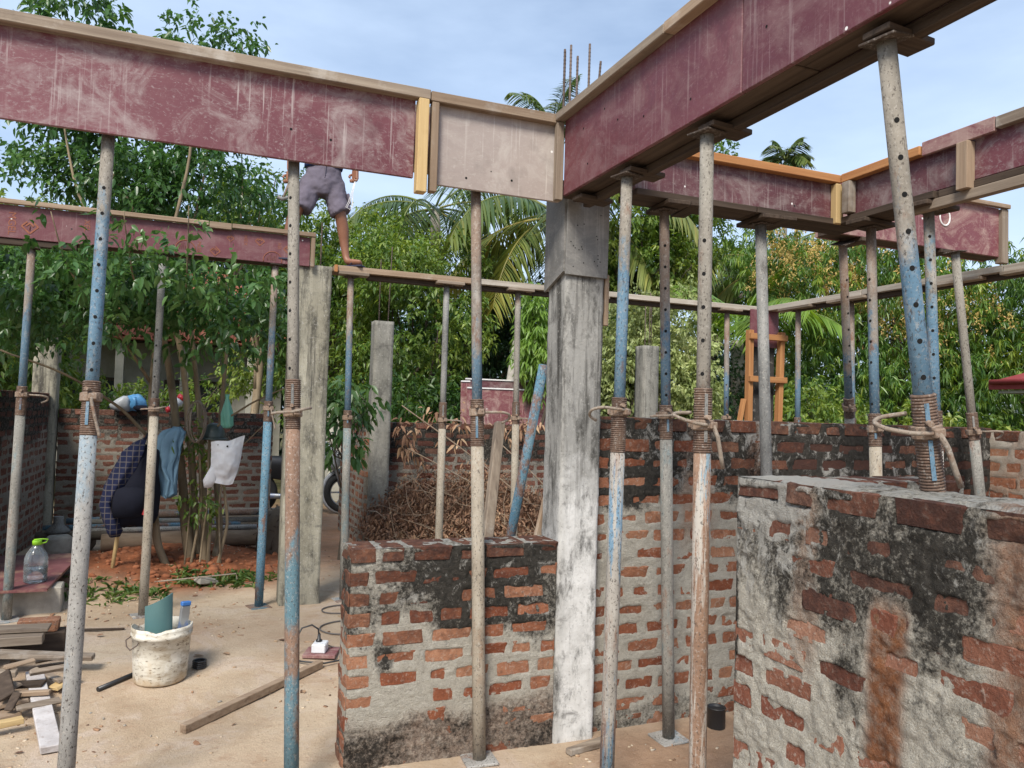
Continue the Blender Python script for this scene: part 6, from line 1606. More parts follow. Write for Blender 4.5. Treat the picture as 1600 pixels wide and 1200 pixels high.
b = MB().lathe([(0.10, 0.0), (0.105, 0.02), (0.06, 0.06), (0.045, 0.09), (0.045, 0.15)], 16, (-1.22, 8.3, 0.36))
tag(b.build('pipe_fitting', M['in_dark']), 'grey flanged fitting resting on the thin dark log', 'fitting')
b = MB().tube([(-0.30, 6.62, gz(-0.3, 6.62) + 0.06), (0.30, 6.70, gz(0.3, 6.7) + 0.09), (0.31, 6.66, gz(0.3, 6.7) + 0.05)], 0.0055, 6)
tag(b.build('thin_rod', M['handle']), 'thin pale rod lying in the grass by the tree foot', 'rod')
b = MB().box((0.08, 6.72, gz(0.08, 6.72) + 0.03), (0.16, 0.08, 0.05), Euler((0.3, 0.2, 0.5)).to_matrix(), 0.01, 0.006, rb)
tag(b.build('stone', M['block']), 'pale stone in the grass by the tree foot', 'stone')

# ------------------------------------------------------------------ things hung on the tree and set on the wall
def cloth_mat(name, c, rough=0.9, sc=5):
    return weathered(name, [(0.3, tuple(x * 0.7 for x in c)), (0.7, c)], sc, rough=rough, vary=0, bump=0.3, bscale=90, bdist=0.002, spec=0.15)
M['navy'] = cloth_mat('dark_navy_nylon', (0.012, 0.013, 0.022)); M['denim'] = cloth_mat('pale_blue_cotton', (0.16, 0.27, 0.37)); M['bag_w'] = cloth_mat('white_plastic_film', (0.74, 0.74, 0.77), 0.4)
t = NT('plaid_cotton'); v = t.n('ShaderNodeTexCoord').outputs['Object']
w1 = t.n('ShaderNodeTexWave', Vector=v, Scale=7.0, bands_direction='Z').outputs['Fac']; w2 = t.n('ShaderNodeTexWave', Vector=v, Scale=7.0, bands_direction='X').outputs['Fac']
c = t.mix(t.mrange(w1, 0.93, 0.98), (0.010, 0.014, 0.045), (0.11, 0.10, 0.10)); c = t.mix(t.mrange(w2, 0.93, 0.98), c, (0.10, 0.085, 0.085)); M['plaid'] = t.finish(c, 0.9)
t = NT('green_film'); p = t.n('ShaderNodeBsdfPrincipled', **{'Base Color': (0.22, 0.58, 0.45, 1), 'Roughness': 0.3, 'Transmission Weight': 0.3}); t.l(p.outputs[0], t.out.inputs['Surface']); M['green_film'] = t.m

def hang(name, label, cat, rg, mat, **kw):
    b = MB().rings(rg, **kw)
    return tag(b.build(name, M[mat]), label, cat)
bp = empty('backpack', (-0.50, 7.02, 0.55), 'bulging dark navy backpack hung on the left stem', 'backpack')
MB().rings([(0.58, -0.50, 7.02, 0.05, 0.05), (0.60, -0.50, 7.02, 0.14, 0.10), (0.68, -0.51, 7.02, 0.185, 0.14), (0.84, -0.52, 7.02, 0.185, 0.15), (0.98, -0.49, 7.03, 0.16, 0.13), (1.12, -0.46, 7.04, 0.125, 0.10), (1.22, -0.43, 7.06, 0.08, 0.07), (1.26, -0.42, 7.07, 0.03, 0.03)], 30, 0.05, 11, 3, 0.05, 5).build('body', M['navy'], bp)
MB().rings([(0.66, -0.53, 6.91, 0.03, 0.02), (0.68, -0.53, 6.90, 0.11, 0.05), (0.80, -0.53, 6.885, 0.12, 0.06), (0.90, -0.52, 6.90, 0.11, 0.05), (0.92, -0.52, 6.91, 0.03, 0.02)], 24, 0.012, 9, 5).build('front_pocket', M['navy'], bp)
MB().tube([(-0.46, 7.0, 1.20), (-0.44, 7.03, 1.30), (-0.41, 7.15, 1.36), (-0.40, 7.2, 1.30)], 0.012, 6).build('strap', M['navy'], bp)
MB().box((-0.40, 6.89, 0.74), (0.03, 0.01, 0.10), rotm('Y', 0.3), 0.003).build('red_patch', M['red_pl'], bp)
hang('plaid_shirt', 'navy plaid shirt draped over the backpack, sleeve hanging low', 'shirt', [(0.52, -0.61, 6.93, 0.03, 0.03), (0.56, -0.62, 6.93, 0.05, 0.05), (0.66, -0.66, 6.93, 0.06, 0.05), (0.78, -0.69, 6.93, 0.05, 0.05), (0.92, -0.64, 6.93, 0.07, 0.05), (1.06, -0.57, 6.93, 0.08, 0.05), (1.20, -0.52, 6.95, 0.07, 0.06), (1.27, -0.48, 7.0, 0.05, 0.06), (1.30, -0.44, 7.05, 0.02, 0.03)], 'plaid', n=26, amp=0.03, freq=8, seed=9, folds=0.15, nf=6)
tag(MB().tube([(-0.63, 6.98, gz(-0.63, 6.98) - 0.02), (-0.60, 7.05, 0.6), (-0.55, 7.14, 1.05)], 0.016, 9).build('hoe_handle', M['wood_yel_z']), 'wooden tool handle stuck in the red soil below the backpack', 'handle')
hang('blue_shirt', 'pale blue shirt hanging from the tree right of the backpack', 'shirt', [(0.80, -0.24, 7.08, 0.03, 0.03), (0.84, -0.25, 7.08, 0.05, 0.03), (0.95, -0.24, 7.08, 0.06, 0.04), (1.06, -0.27, 7.08, 0.09, 0.04), (1.17, -0.27, 7.08, 0.09, 0.045), (1.28, -0.25, 7.09, 0.085, 0.05), (1.35, -0.22, 7.10, 0.07, 0.05), (1.39, -0.20, 7.12, 0.02, 0.02)], 'denim', n=34, amp=0.06, freq=14, seed=14, folds=0.3, nf=7)
hang('blue_cloth', 'bit of blue cloth showing between backpack and grey-brown prop', 'cloth', [(1.02, -0.40, 7.04, 0.03, 0.03), (1.10, -0.40, 7.04, 0.05, 0.03), (1.20, -0.38, 7.05, 0.05, 0.03), (1.26, -0.37, 7.08, 0.02, 0.02)], 'denim', n=22, amp=0.02, freq=10, seed=18, folds=0.15)
# white plastic bag: crumpled sheet pair
wbg_ = empty('plastic_bag', (0.19, 7.0, 0.92), 'crumpled white plastic bag hooked on the right stems', 'bag')
nu, nv = 22, 26; V, F = [], []
for side in (0, 1):
    for i in range(nu + 1):
        for j in range(nv + 1):
            u, v_ = i / nu * 2 - 1, j / nv
            wd = 0.145 - 0.075 * (1 - v_) ** 1.2 + 0.01 * math.sin(5 * v_)
            x = 0.185 + u * wd + 0.02 * v_ + (-0.10 * max(0, 0.45 - v_) * (u < -0.3))
            zz = 0.93 + 0.375 * v_ + 0.03 * u * v_ - 0.05 * (abs(u) < 0.5) * (1 - v_) * 0
            pf = 0.05 * (1 - u * u) * (0.3 + math.sin(math.pi * min(1, 1.15 * (1 - v_)))) * (-1 if side == 0 else 0.6)
            V.append((x, 7.0 + pf, zz))
V = np.array(V)
V[:, 1] += 0.022 * fbm(V * 12, 3, 3) * (np.abs(V[:, 1] - 7.0) > 0.002) + 0.012 * np.abs(fbm(V * 25, 2, 5))
V[:, 2] += 0.02 * fbm(V * (9, 0, 0), 2, 7)
m_ = (nu + 1) * (nv + 1)
for side in (0, 1):
    for i in range(nu):
        for j in range(nv):
            a_ = side * m_ + i * (nv + 1) + j
            q4 = (a_, a_ + nv + 1, a_ + nv + 2, a_ + 1)
            F.append(q4 if side == 0 else q4[::-1])
MB().poly(V, F, True).build('film', M['bag_w'], wbg_)
for x, z_, r_ in ((0.125, 1.262, 0.005), (0.20, 1.25, 0.009)): MB().disc((x, 6.955, z_), (0, -1, 0), r_, 7).build('tear_hole', M['black'], wbg_)
MB().rings([(0.90, 0.06, 7.0, 0.03, 0.015), (0.96, 0.075, 7.0, 0.05, 0.02), (1.06, 0.10, 7.01, 0.035, 0.02), (1.10, 0.11, 7.01, 0.01, 0.01)], 16, 0.012, 12, 4).build('loose_flap', M['bag_w'], wbg_)
hang('green_bag', 'small green plastic bag dangling from the right-hand branch', 'bag', [(1.40, 0.195, 7.13, 0.03, 0.02), (1.43, 0.195, 7.13, 0.045, 0.03), (1.52, 0.19, 7.13, 0.042, 0.028), (1.60, 0.19, 7.13, 0.026, 0.02), (1.66, 0.185, 7.13, 0.012, 0.012), (1.69, 0.185, 7.13, 0.016, 0.008)], 'green_film', n=26, amp=0.014, freq=26, seed=3, folds=0.2, nf=6)
hm = empty('safety_helmet', (0.09, 7.25, 1.30), 'dark helmet hung among the tree stems above the white bag', 'helmet')
M['helm'] = plastic('dark_grey_green', (0.05, 0.07, 0.068), 0.45)
MB().lathe([(0.105, 0.0), (0.108, 0.02), (0.10, 0.07), (0.075, 0.115), (0.04, 0.135), (0.005, 0.142)], 20, (0.09, 7.25, 1.30), sx=0.9).build('shell', M['helm'], hm)
MB().tube([(0.09 + 0.11 * math.cos(a), 7.25 + 0.125 * math.sin(a), 1.302) for a in np.linspace(0, 6.283, 24)], 0.008, 6).build('brim', M['helm'], hm)
cw = MB(); r = np.random.default_rng(4)
for k in range(8):
    R_ = 0.10 + 0.02 * r.random(); t0 = r.uniform(0, 6.28)
    cw.tube([(-0.06 + 0.02 * k / 8 + R_ * 0.7 * math.cos(a) * math.cos(0.2 * k - 0.6), 7.14 - 0.02 + R_ * 0.5 * math.cos(a) * math.sin(0.2 * k - 0.6), 1.45 + R_ * 1.5 * math.sin(a)) for a in np.linspace(t0, t0 + 6.0, 26)], 0.004, 5)
tag(cw.build('wire_bundle', M['handle']), 'tangled grey wire coil hung on the tree stems', 'wire')
bl = empty('plastic_bundle', (-0.80, 9.92, 1.50), 'blue and grey plastic bundle lying on top of the boundary wall', 'bundle')
MB().rings([(1.505, -0.74, 9.92, 0.08, 0.07), (1.55, -0.74, 9.92, 0.11, 0.09), (1.62, -0.74, 9.92, 0.10, 0.09), (1.67, -0.76, 9.92, 0.07, 0.06), (1.69, -0.77, 9.92, 0.03, 0.03)], 30, 0.055, 13, 3).build('blue_part', plastic('sky_blue_film', (0.09, 0.27, 0.50), 0.35), bl)
MB().rings([(1.505, -0.89, 9.90, 0.10, 0.07), (1.56, -0.89, 9.90, 0.12, 0.09), (1.63, -0.86, 9.90, 0.08, 0.08), (1.67, -0.84, 9.90, 0.03, 0.03)], 22, 0.03, 9, 5).build('grey_part', plastic('grey_film', (0.36, 0.37, 0.38), 0.4), bl)
MB().rings([(1.503, -0.66, 9.86, 0.06, 0.04), (1.53, -0.66, 9.86, 0.10, 0.05), (1.57, -0.68, 9.86, 0.06, 0.04)], 16, 0.015, 9, 8).build('dark_fold', M['navy'], bl)
rd = empty('soft_drink_bottle', (-0.31, 9.92, 1.50), 'crushed clear plastic bottle with red cap and label on the boundary wall', 'bottle')
MB().tube([(-0.37, 9.90, 1.53), (-0.31, 9.92, 1.60), (-0.24, 9.93, 1.66)], [0.03, 0.055, 0.05], 14).build('body', plastic('cloudy_pet', (0.55, 0.56, 0.58), 0.25), rd)
MB().tube([(-0.41, 9.885, 1.52), (-0.37, 9.895, 1.535)], 0.035, 12).build('cap', M['red_pl'], rd)
MB().tube([(-0.26, 9.925, 1.645), (-0.23, 9.93, 1.69)], 0.054, 14).build('label_band', M['red_pl'], rd)

# ------------------------------------------------------------------ motorbike beyond the wall end
mb = empty('motorbike', (1.3, 11.35, 0.08), 'silver and black motorbike parked beyond the end of the boundary wall', 'motorbike')
M['silver'] = plastic('silver_paint', (0.42, 0.43, 0.45), 0.25); M['tyre'] = plastic('tyre_rubber', (0.02, 0.02, 0.02), 0.85)
yb = 11.35
def torus(c, R_, r_, n=28, m=10):
    V = [(c[0] + (R_ + r_ * math.cos(q_)) * math.cos(p), c[1] + r_ * math.sin(q_), c[2] + (R_ + r_ * math.cos(q_)) * math.sin(p)) for p in np.linspace(0, 2 * math.pi, n, False) for q_ in np.linspace(0, 2 * math.pi, m, False)]
    return V, [(i * m + j, i * m + (j + 1) % m, ((i + 1) % n) * m + (j + 1) % m, ((i + 1) % n) * m + j) for i in range(n) for j in range(m)]
for x in (0.72, 1.95):
    w_ = MB().poly(*torus((x, yb, 0.38), 0.25, 0.052), smooth=True).build('tyre', M['tyre'], mb)
    b = MB().poly(*torus((x, yb, 0.38), 0.20, 0.014), smooth=True)
    for a in np.linspace(0, 6.283, 6, False): b.bar((x, yb, 0.38), (x + 0.2 * math.cos(a), yb, 0.38 + 0.2 * math.sin(a)), 0.02, 0.025, 0.002)
    b.build('rim', M['alu'], w_)
MB().rings([(0.55, 1.20, yb, 0.10, 0.06), (0.62, 1.15, yb, 0.42, 0.11), (0.78, 1.10, yb, 0.50, 0.13), (0.86, 1.0, yb, 0.42, 0.12), (0.90, 0.95, yb, 0.2, 0.08)], 26).build('seat_body', M['black_pl'], mb)
MB().rings([(0.42, 1.35, yb, 0.10, 0.08), (0.5, 1.35, yb, 0.2, 0.13), (0.66, 1.38, yb, 0.2, 0.13), (0.72, 1.4, yb, 0.1, 0.08)], 18).build('engine', M['in_dark'], mb)
MB().rings([(0.70, 1.78, yb, 0.05, 0.08), (0.78, 1.76, yb, 0.13, 0.15), (0.95, 1.70, yb, 0.16, 0.17), (1.08, 1.62, yb, 0.12, 0.13), (1.14, 1.58, yb, 0.05, 0.07)], 24).build('front_fairing', M['silver'], mb)
MB().lathe([(0.07, 0), (0.065, 0.03)], 18, (1.84, yb - 0.06, 0.93)).build('headlight', M['glass'], mb)
MB().tube([(1.93, yb - 0.06, 0.40), (1.80, yb - 0.06, 0.72), (1.66, yb - 0.06, 1.05)], 0.022, 8).tube([(1.93, yb + 0.06, 0.40), (1.80, yb + 0.06, 0.72), (1.66, yb + 0.06, 1.05)], 0.022, 8).build('fork', M['alu'], mb)
MB().tube([(1.52, yb - 0.34, 1.10), (1.62, yb - 0.15, 1.12), (1.65, yb, 1.10), (1.62, yb + 0.15, 1.12), (1.52, yb + 0.34, 1.10)], 0.014, 8).build('handlebar', M['black_pl'], mb)
MB().tube([(0.76, yb - 0.12, 0.36), (1.2, yb - 0.13, 0.34), (1.45, yb - 0.1, 0.45)], [0.045, 0.035, 0.02], 10).build('exhaust', M['alu'], mb)
MB().tube([(1.28, yb - 0.05, 0.5), (1.25, yb - 0.3, 0.10)], 0.014, 7).build('side_stand', M['black_pl'], mb)
MB().poly(*torus((1.95, yb, 0.40), 0.31, 0.03, 28, 8), smooth=True).build('mudguard', M['silver'], mb)

# ------------------------------------------------------------------ dry brush, grass, litter
r = np.random.default_rng(88)
n = 15000
px_ = r.uniform(1.62, 4.6, n); py_ = r.uniform(6.55, 8.40, n)
prof = lambda x, y: np.clip(0.13 + 0.78 * np.exp(-((x - 2.9) / 1.1) ** 2) * sst(6.5, 8.0, y) + 0.2 * np.exp(-((x - 2.0) / 0.35) ** 2) * sst(7.3, 8.2, y), 0, 1.4) * (0.9 + 0.35 * fbm(np.stack([x * 3, y * 3, x * 0], -1), 3, 7))
hz = prof(px_, py_)
P = np.stack([px_, py_, 0.12 + hz * r.random(n) ** 0.45], -1)
D = unit(r.normal(0, 1, (n, 3)) - np.array((0, 0, 0.5)))
i = np.repeat(np.arange(n), 3)
base = P[i] + r.normal(0, 0.04, (n * 3, 3)); base[:, 2] = np.maximum(base[:, 2], 0.12)
D2 = unit(D[i] + r.normal(0, 0.6, (n * 3, 3)))
S = r.uniform(0.022, 0.062, n * 3)
br = empty('brush_heap', (3.0, 7.6, 0.12), 'heap of dead brown branches and curled dry leaves against the garden wall', 'brush heap')
o = link('dry_foliage', leaves_mesh('dry_foliage', base, D2, S, S * 0.36, np.clip(0.4 + 0.4 * fbm(P * 2.5, 3, 3)[i] + r.normal(0, 0.2, n * 3), 0, 1), 'leaf_dry', r, 0.5, True, br.location), br); o['kind'] = 'stuff'
b = MB()
for k in range(600):
    x, y = r.uniform(1.7, 4.4), r.uniform(6.7, 8.35)
    z = 0.12 + float(prof(np.array([x]), np.array([y]))[0]) * r.random() ** 0.5
    d_ = unit(r.normal(0, 1, 3) * (1, 1, 0.55)); L_ = r.uniform(0.15, 0.55)
    b.tube([(x, y, z), tuple(np.array((x, y, z)) + d_ * L_ * 0.5 + r.normal(0, 0.02, 3)), tuple(np.array((x, y, z)) + d_ * L_)], [0.006, 0.004, 0.002], 4, False)
for p, q_ in (((1.95, 8.0, 1.65), (3.0, 7.0, 0.75)), ((2.9, 7.6, 1.3), (3.3, 6.9, 0.75)), ((2.0, 7.9, 1.2), (2.9, 7.5, 0.7))):
    limb(b, [p, (np.array(p) + q_) / 2 + (0, 0, 0.02), q_], 0.007, 0.008, 5, 0.02, 5)
o = b.build('dry_twig', M['wood_tan_x'], br); o['kind'] = 'stuff'
# leaf clumps still hanging over the wall top
crown(br, [(2.6, 8.3, 1.45, 0.35, 0.12, 0.14), (2.15, 8.25, 1.3, 0.2, 0.1, 0.2), (3.4, 8.3, 1.4, 0.3, 0.1, 0.12)], 34, 7, 0.09, 0.36, 'leaf_dry', 91, gap=-1, six=True, bend=0.6, name='dry_leaf_cluster', tint_shift=0.2)[0]['kind'] = 'stuff'

n = 230
gxp = r.normal(0, 1, n); 
gx_ = np.where(r.random(n) < 0.55, r.normal(0.22, 0.22, n), r.normal(-0.55, 0.25, n)); gy_ = np.where(gx_ > -0.2, r.normal(6.85, 0.14, n), r.normal(6.55, 0.13, n))
ok = (gy_ < 7.2) & (gy_ > 6.25)
gx_, gy_ = gx_[ok], gy_[ok]; n = len(gx_)
P = np.stack([gx_, gy_, ground_full(gx_, gy_) - 0.005], 1)
i = np.repeat(np.arange(n), 5)
S = r.uniform(0.05, 0.15, n * 5)
g_ = link('grass_patch', leaves_mesh('grass_patch', P[i] + r.normal(0, 0.015, (n * 5, 3)) * (1, 1, 0), unit(r.normal(0, 0.7, (n * 5, 3)) + (0, 0, 0.75)), S, S * 0.13 + 0.004, r.random(n * 5), 'grass', r, 0.5, False))
tag(g_, 'patchy green weeds around the foot of the multi-stemmed tree', 'grass', None, 'stuff')

# litter on the floor: chips, crumbs, dead leaves
n = 5200
lx, ly = r.uniform(-1.5, 5.0, n), r.uniform(2.6, 8.2, n)
cl_ = fbm(np.stack([lx * 1.5, ly * 1.5, lx * 0], 1), 3, 9) + 0.5 * np.exp(-(((lx + 0.7) / 0.45) ** 2 + ((ly - 4.5) / 0.6) ** 2))
ok = (cl_ > 0.12) | (r.random(n) < 0.08)
lx, ly = lx[ok], ly[ok]; n = len(lx)
b_v, b_f, tn_ = [], [], []
lz = ground_full(lx, ly)
cube = np.array([(x, y, z) for x in (-1, 1) for y in (-1, 1) for z in (-1, 1)], float)
fc_ = np.array([(0, 1, 3, 2), (4, 6, 7, 5), (0, 4, 5, 1), (2, 3, 7, 6), (0, 2, 6, 4), (1, 5, 7, 3)])
V, F = [], []
for k in range(n):
    s = np.abs(r.normal(0, 1, 3)) * (0.0045, 0.003, 0.0022) + (0.002, 0.002, 0.0014)
    if r.random() < 0.12: s = s * (2.6, 1.3, 0.8)
    c_, s_ = math.cos(r.uniform(0, 6)), math.sin(r.uniform(0, 6))
    a = r.uniform(0, 6.28); R_ = np.array(((math.cos(a), -math.sin(a), 0), (math.sin(a), math.cos(a), 0), (0, 0, 1)))
    V.append(((cube + r.normal(0, 0.22, (8, 3))) * s) @ R_.T + (lx[k], ly[k], lz[k] + s[2] * 0.6)); F.append(fc_ + 8 * k)
t = NT('floor_litter'); a = t.n('ShaderNodeAttribute', attribute_name='tint').outputs['Fac']
c = t.ramp(a, [(0.0, (0.10, 0.06, 0.04)), (0.3, (0.30, 0.17, 0.10)), (0.6, (0.42, 0.31, 0.2)), (0.85, (0.55, 0.45, 0.33)), (1.0, (0.24, 0.23, 0.21))]); M['litter'] = t.finish(c, 0.95)
o = link('floor_litter', np_mesh('floor_litter', np.concatenate(V), np.concatenate(F), M['litter'], False, {'tint': np.repeat(r.random(n), 8)}))
tag(o, 'wood chips and crumbs of rubble scattered over the sandy floor', 'rubble', None, 'stuff')
n = 34
lx, ly = r.uniform(-1.2, 1.6, n), r.uniform(3.9, 6.6, n)
P = np.stack([lx, ly, ground_full(lx, ly) + 0.006], 1); S = r.uniform(0.03, 0.075, n)
o = link('fallen_leaves', leaves_mesh('fallen_leaves', P, unit(r.normal(0, 1, (n, 3)) * (1, 1, 0.12)), S, S * 0.42, r.random(n), 'leaf_dry', r, 0.05, True))
tag(o, 'scattered fallen leaves on the sandy floor', 'leaves', None, 'stuff')
# lumps of red earth
b_ = MB()
for k in range(260):
    x, y = r.normal(-0.25, 0.6), r.normal(7.25, 0.45)
    if y < 6.5: continue
    s = r.uniform(0.012, 0.04) ** 1 * (1.6 if r.random() < 0.08 else 1); z = gz(x, y)
    b_.rings([(z - s * 0.4, x, y, s * 0.6, s * 0.5), (z, x, y, s, s * 0.8), (z + s * 0.45, x, y, s * 0.7, s * 0.6), (z + s * 0.6, x, y, s * 0.2, s * 0.2)], 8, s * 0.5, 20, k)
o = b_.build('soil_clods', weathered('red_clod', [(0.3, (0.22, 0.075, 0.035)), (0.7, (0.40, 0.155, 0.075))], 9, rough=0.95, bump=0.6)); tag(o, 'crumbly clods of red earth around the tree foot', 'soil', None, 'stuff')

# ------------------------------------------------------------------ the worker standing on the far planks
M['skin'] = weathered('brown_skin', [(0.3, (0.20, 0.085, 0.05)), (0.7, (0.27, 0.125, 0.075))], 9, rough=0.5, vary=0, bump=0.1, spec=0.4)
M['shorts'] = cloth_mat('grey_violet_cotton', (0.155, 0.135, 0.17)); M['shirt'] = cloth_mat('dark_blue_jersey', (0.02, 0.035, 0.105)); M['hair'] = weathered('black_hair', [(0.3, (0.008, 0.007, 0.007)), (0.7, (0.02, 0.017, 0.016))], 30, (1, 1, 0.3), rough=0.5, vary=0, bump=0.8, bscale=90)
M['sandal'] = plastic('navy_rubber', (0.02, 0.022, 0.05), 0.7)
pr = empty('person', (0.78, 6.05, 2.70), 'worker in a dark blue shirt, grey shorts and sandals standing astride the far planks', 'person')
PO = np.array(pr.location)
J = {}
def skinmesh(name, verts, edges, mat, root=0, sub=2):
    me = bpy.data.meshes.new(name)
    me.from_pydata([tuple(np.array(v[0]) - PO) for v in verts], edges, [])
    o = link(name, me, pr)
    sk = o.modifiers.new('Skin', 'SKIN')
    sk.use_smooth_shade = True
    for i, v in enumerate(verts):
        rr = v[1]
        me.skin_vertices[0].data[i].radius = rr if isinstance(rr, tuple) else (rr, rr)
        me.skin_vertices[0].data[i].use_root = (i == root)
    sb = o.modifiers.new('Subdivision', 'SUBSURF'); sb.levels = sub; sb.render_levels = sub
    me.materials.append(M[mat])
    return o
BV = [((0.79, 6.06, 3.38), (0.115, 0.085)), ((0.79, 6.06, 3.53), (0.105, 0.078)), ((0.79, 6.04, 3.70), (0.125, 0.088)), ((0.79, 6.03, 3.84), (0.12, 0.08)),
      ((0.79, 6.00, 3.925), 0.05), ((0.79, 5.975, 3.985), 0.062), ((0.79, 5.955, 4.05), (0.078, 0.092)), ((0.79, 5.96, 4.115), (0.062, 0.075)),
      ((0.865, 6.06, 3.33), 0.078), ((0.925, 6.03, 3.12), 0.05), ((0.955, 6.05, 3.00), 0.05), ((0.968, 6.06, 2.90), 0.038), ((0.985, 6.05, 2.79), 0.029), ((0.995, 6.035, 2.748), 0.03), ((1.045, 5.995, 2.738), (0.034, 0.022)), ((1.098, 5.957, 2.730), (0.036, 0.018)),
      ((0.705, 6.06, 3.33), 0.078), ((0.60, 6.03, 3.13), 0.052), ((0.565, 6.05, 3.00), 0.052), ((0.55, 6.07, 2.90), 0.04), ((0.535, 6.07, 2.79), 0.029), ((0.53, 6.05, 2.748), 0.03), ((0.51, 5.995, 2.738), (0.034, 0.022)),
      ((0.955, 6.04, 3.83), 0.052), ((1.02, 6.06, 3.66), 0.040), ((1.025, 6.03, 3.52), 0.034), ((1.024, 6.0, 3.455), 0.024),
      ((0.625, 6.04, 3.83), 0.052), ((0.555, 6.06, 3.64), 0.040), ((0.54, 6.02, 3.48), 0.034), ((0.532, 5.99, 3.375), 0.024)]
BE = [(0, 1), (1, 2), (2, 3), (3, 4), (4, 5), (5, 6), (6, 7), (0, 8), (8, 9), (9, 10), (10, 11), (11, 12), (12, 13), (13, 14), (14, 15), (0, 16), (16, 17), (17, 18), (18, 19), (19, 20), (20, 21), (21, 22),
      (3, 23), (23, 24), (24, 25), (25, 26), (3, 27), (27, 28), (28, 29), (29, 30)]
skinmesh('body', BV, BE, 'skin')
# shorts: hips plus two flared legs
sh_ = MB()
sh_.rings([(3.24, 0.786, 6.055, 0.10, 0.085), (3.29, 0.787, 6.055, 0.145, 0.105), (3.36, 0.788, 6.058, 0.147, 0.112), (3.43, 0.789, 6.06, 0.136, 0.105), (3.475, 0.79, 6.06, 0.130, 0.098)], 30, 0.008, 10, 4)
for s_, kx, hx in ((1, 0.925, 0.862), (-1, 0.63, 0.712)):
    pts = [(hx, 6.06, 3.37), (hx + (kx - hx) * 0.25, 6.055, 3.29), (hx + (kx - hx) * 0.6, 6.045, 3.21), (kx, 6.035, 3.125), (kx + 0.004 * s_, 6.033, 3.115)]
    b0 = len(sh_.v)
    sh_.tube(pts, [0.085, 0.090, 0.086, 0.084, 0.080], 22)
    V_ = np.array(sh_.v[b0:]); V_ = V_ + 0.009 * np.stack([fbm(V_ * 13 + q * 5, 3, 40 + q) for q in range(3)], 1)
    sh_.v[b0:] = [tuple(v_) for v_ in V_]
so_ = sh_.build('shorts', M['shorts'], pr)
rm_ = so_.modifiers.new('Remesh', 'REMESH'); rm_.mode = 'VOXEL'; rm_.voxel_size = 0.009; rm_.use_smooth_shade = True
sm_ = so_.modifiers.new('Smooth', 'SMOOTH'); sm_.factor = 0.5; sm_.iterations = 5
dt_ = bpy.data.textures.new('cloth_fold', 'CLOUDS'); dt_.noise_scale = 0.06; dt_.noise_depth = 2
dm_ = so_.modifiers.new('Folds', 'DISPLACE'); dm_.texture = dt_; dm_.strength = 0.022; dm_.mid_level = 0.5
MB().box((0.985, 6.03, 3.235), (0.02, 0.075, 0.085), rotm('Y', -0.25), 0.006).build('cargo_pocket', M['shorts'], so_)
MB().bar((0.79, 5.952, 3.47), (0.785, 5.948, 3.36), 0.006, 0.012, 0.002).build('fly_seam', M['shorts'], so_)
# shirt with short sleeves
b = MB().rings([(3.455, 0.79, 6.06, 0.142, 0.105), (3.475, 0.79, 6.06, 0.146, 0.11), (3.56, 0.79, 6.055, 0.135, 0.102), (3.70, 0.79, 6.04, 0.150, 0.108), (3.82, 0.79, 6.03, 0.165, 0.10), (3.875, 0.79, 6.02, 0.12, 0.078), (3.91, 0.79, 6.005, 0.062, 0.058)], 30, 0.01, 9, 8)
for s_ in (1, -1):
    b.tube([(0.79 + s_ * 0.13, 6.03, 3.845), (0.79 + s_ * 0.175, 6.04, 3.81), (0.79 + s_ * 0.215, 6.055, 3.70)], [0.06, 0.062, 0.056], 16)
b.build('shirt', M['shirt'], pr)
# head details
b = MB().rings([(4.02, 0.79, 5.985, 0.082, 0.075), (4.07, 0.79, 5.975, 0.089, 0.090), (4.12, 0.79, 5.962, 0.082, 0.088), (4.155, 0.79, 5.96, 0.05, 0.055), (4.168, 0.79, 5.96, 0.012, 0.015)], 22, 0.008, 20, 3)
b.build('hair', M['hair'], pr)
for s_ in (1, -1):
    MB().rings([(4.01, 0.79 + s_ * 0.084, 5.965, 0.006, 0.010), (4.035, 0.79 + s_ * 0.088, 5.965, 0.010, 0.018), (4.06, 0.79 + s_ * 0.086, 5.965, 0.006, 0.012)], 10).build('ear', M['skin'], pr)
    MB().rings([(4.026, 0.79 + s_ * 0.03, 5.868, 0.006, 0.004), (4.034, 0.79 + s_ * 0.03, 5.866, 0.013, 0.006), (4.042, 0.79 + s_ * 0.03, 5.868, 0.006, 0.004)], 10).build('eye', M['hair'], pr)
MB().tube([(0.79, 5.872, 4.04), (0.79, 5.853, 4.005), (0.79, 5.868, 3.997)], [0.008, 0.014, 0.010], 8).build('nose', M['skin'], pr)
MB().tube([(0.768, 5.882, 3.965), (0.79, 5.876, 3.963), (0.812, 5.882, 3.965)], [0.004, 0.007, 0.004], 8).build('mouth', M['skin'], pr)
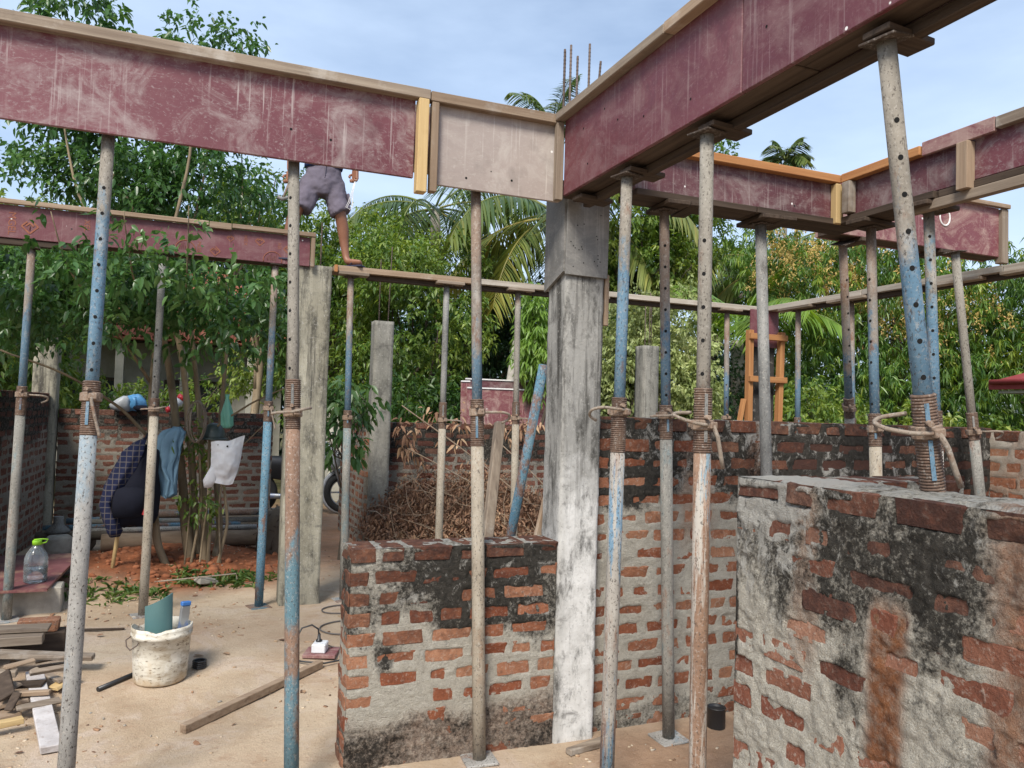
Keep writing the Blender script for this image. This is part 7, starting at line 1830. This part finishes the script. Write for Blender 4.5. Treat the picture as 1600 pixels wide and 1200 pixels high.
# hands: palm and five bent fingers closed on what they hold
def hand(w, down, side, name='hand'):
    w, down, side = np.array(w), unit(np.array(down, float)), unit(np.array(side, float))
    fwd = unit(np.cross(down, side))
    b = MB()
    b.box(w + down * 0.035, (0.062, 0.026, 0.075), np.stack([side, fwd, down], 1), 0.010)
    for k, L_ in enumerate((0.050, 0.058, 0.055, 0.044)):
        p0 = w + down * 0.068 + side * (-0.024 + 0.016 * k)
        p1 = p0 + down * L_ * 0.45 + fwd * 0.008; p2 = p1 + fwd * L_ * 0.42 + down * 0.004; p3 = p2 - down * L_ * 0.35 + fwd * 0.002
        b.tube([p0 - down * 0.01, p0, p1, p2, p3], [0.0085, 0.0085, 0.0078, 0.007, 0.006], 7)
    t0 = w + down * 0.025 - side * 0.03
    b.tube([t0, t0 - side * 0.012 + fwd * 0.018 + down * 0.012, t0 + fwd * 0.036 + down * 0.03, t0 + side * 0.014 + fwd * 0.040 + down * 0.042], [0.010, 0.0095, 0.008, 0.007], 7)
    return b.build(name, M['skin'], pr)
hand((1.024, 5.997, 3.462), (0.02, -0.1, -1), (0.5, -0.85, 0))
hand((0.533, 5.99, 3.385), (-0.05, -0.1, -1), (0.6, -0.8, 0))
# sandals
for fx, fy, tx_, ty_ in ((0.985, 6.05, 1.095, 5.955), (0.535, 6.07, 0.505, 5.95)):
    b = MB().bar((fx - (tx_ - fx) * 0.18, fy - (ty_ - fy) * 0.25, 2.709), (tx_ + (tx_ - fx) * 0.08, ty_ - 0.008, 2.709), 0.072, 0.014, 0.005)
    mx_, my_ = fx * 0.35 + tx_ * 0.65, fy * 0.35 + ty_ * 0.65
    n_ = unit(np.array((-(ty_ - fy), tx_ - fx, 0)))
    for s_ in (1, -1):
        q0 = np.array((fx * 0.6 + tx_ * 0.4, fy * 0.6 + ty_ * 0.4, 2.716)) + n_ * 0.034 * s_
        b.tube([q0, (q0 + np.array((mx_, my_, 2.758))) / 2 + (0, 0, 0.012), (fx * 0.2 + tx_ * 0.8, fy * 0.2 + ty_ * 0.8, 2.752)], 0.005, 6)
    b.build('sandal', M['sandal'], pr)
# hammer and string line
hmm = empty('claw_hammer', (0.50, 5.95, 3.15), 'claw hammer hanging from the hand of the worker', 'hammer')
MB().tube([(0.545, 5.955, 3.345), (0.515, 5.945, 3.25), (0.487, 5.935, 3.165)], [0.011, 0.009, 0.009], 8).build('handle', M['handle'], hmm)
MB().tube([(0.535, 5.94, 3.185), (0.50, 5.935, 3.158), (0.475, 5.935, 3.152), (0.445, 5.935, 3.165)], [0.006, 0.013, 0.015, 0.014], 8).build('head', M['in_dark'], hmm)
st_ = MB()
for k in range(2):
    st_.tube([(1.02, 5.955, 3.385), (1.005 - 0.006 * k, 5.95, 3.30), (0.985 - 0.012 * k, 5.95, 3.20), (0.962 - 0.01 * k, 5.95, 3.155), (0.985 + 0.012 * k, 5.948, 3.138), (1.0 + 0.006 * k, 5.95, 3.17), (1.005, 5.95, 3.27), (1.024, 5.955, 3.38)], 0.0022, 5)
tag(st_.build('string_line', M['chalk']), 'loop of white string dangling from the other hand of the worker', 'string')
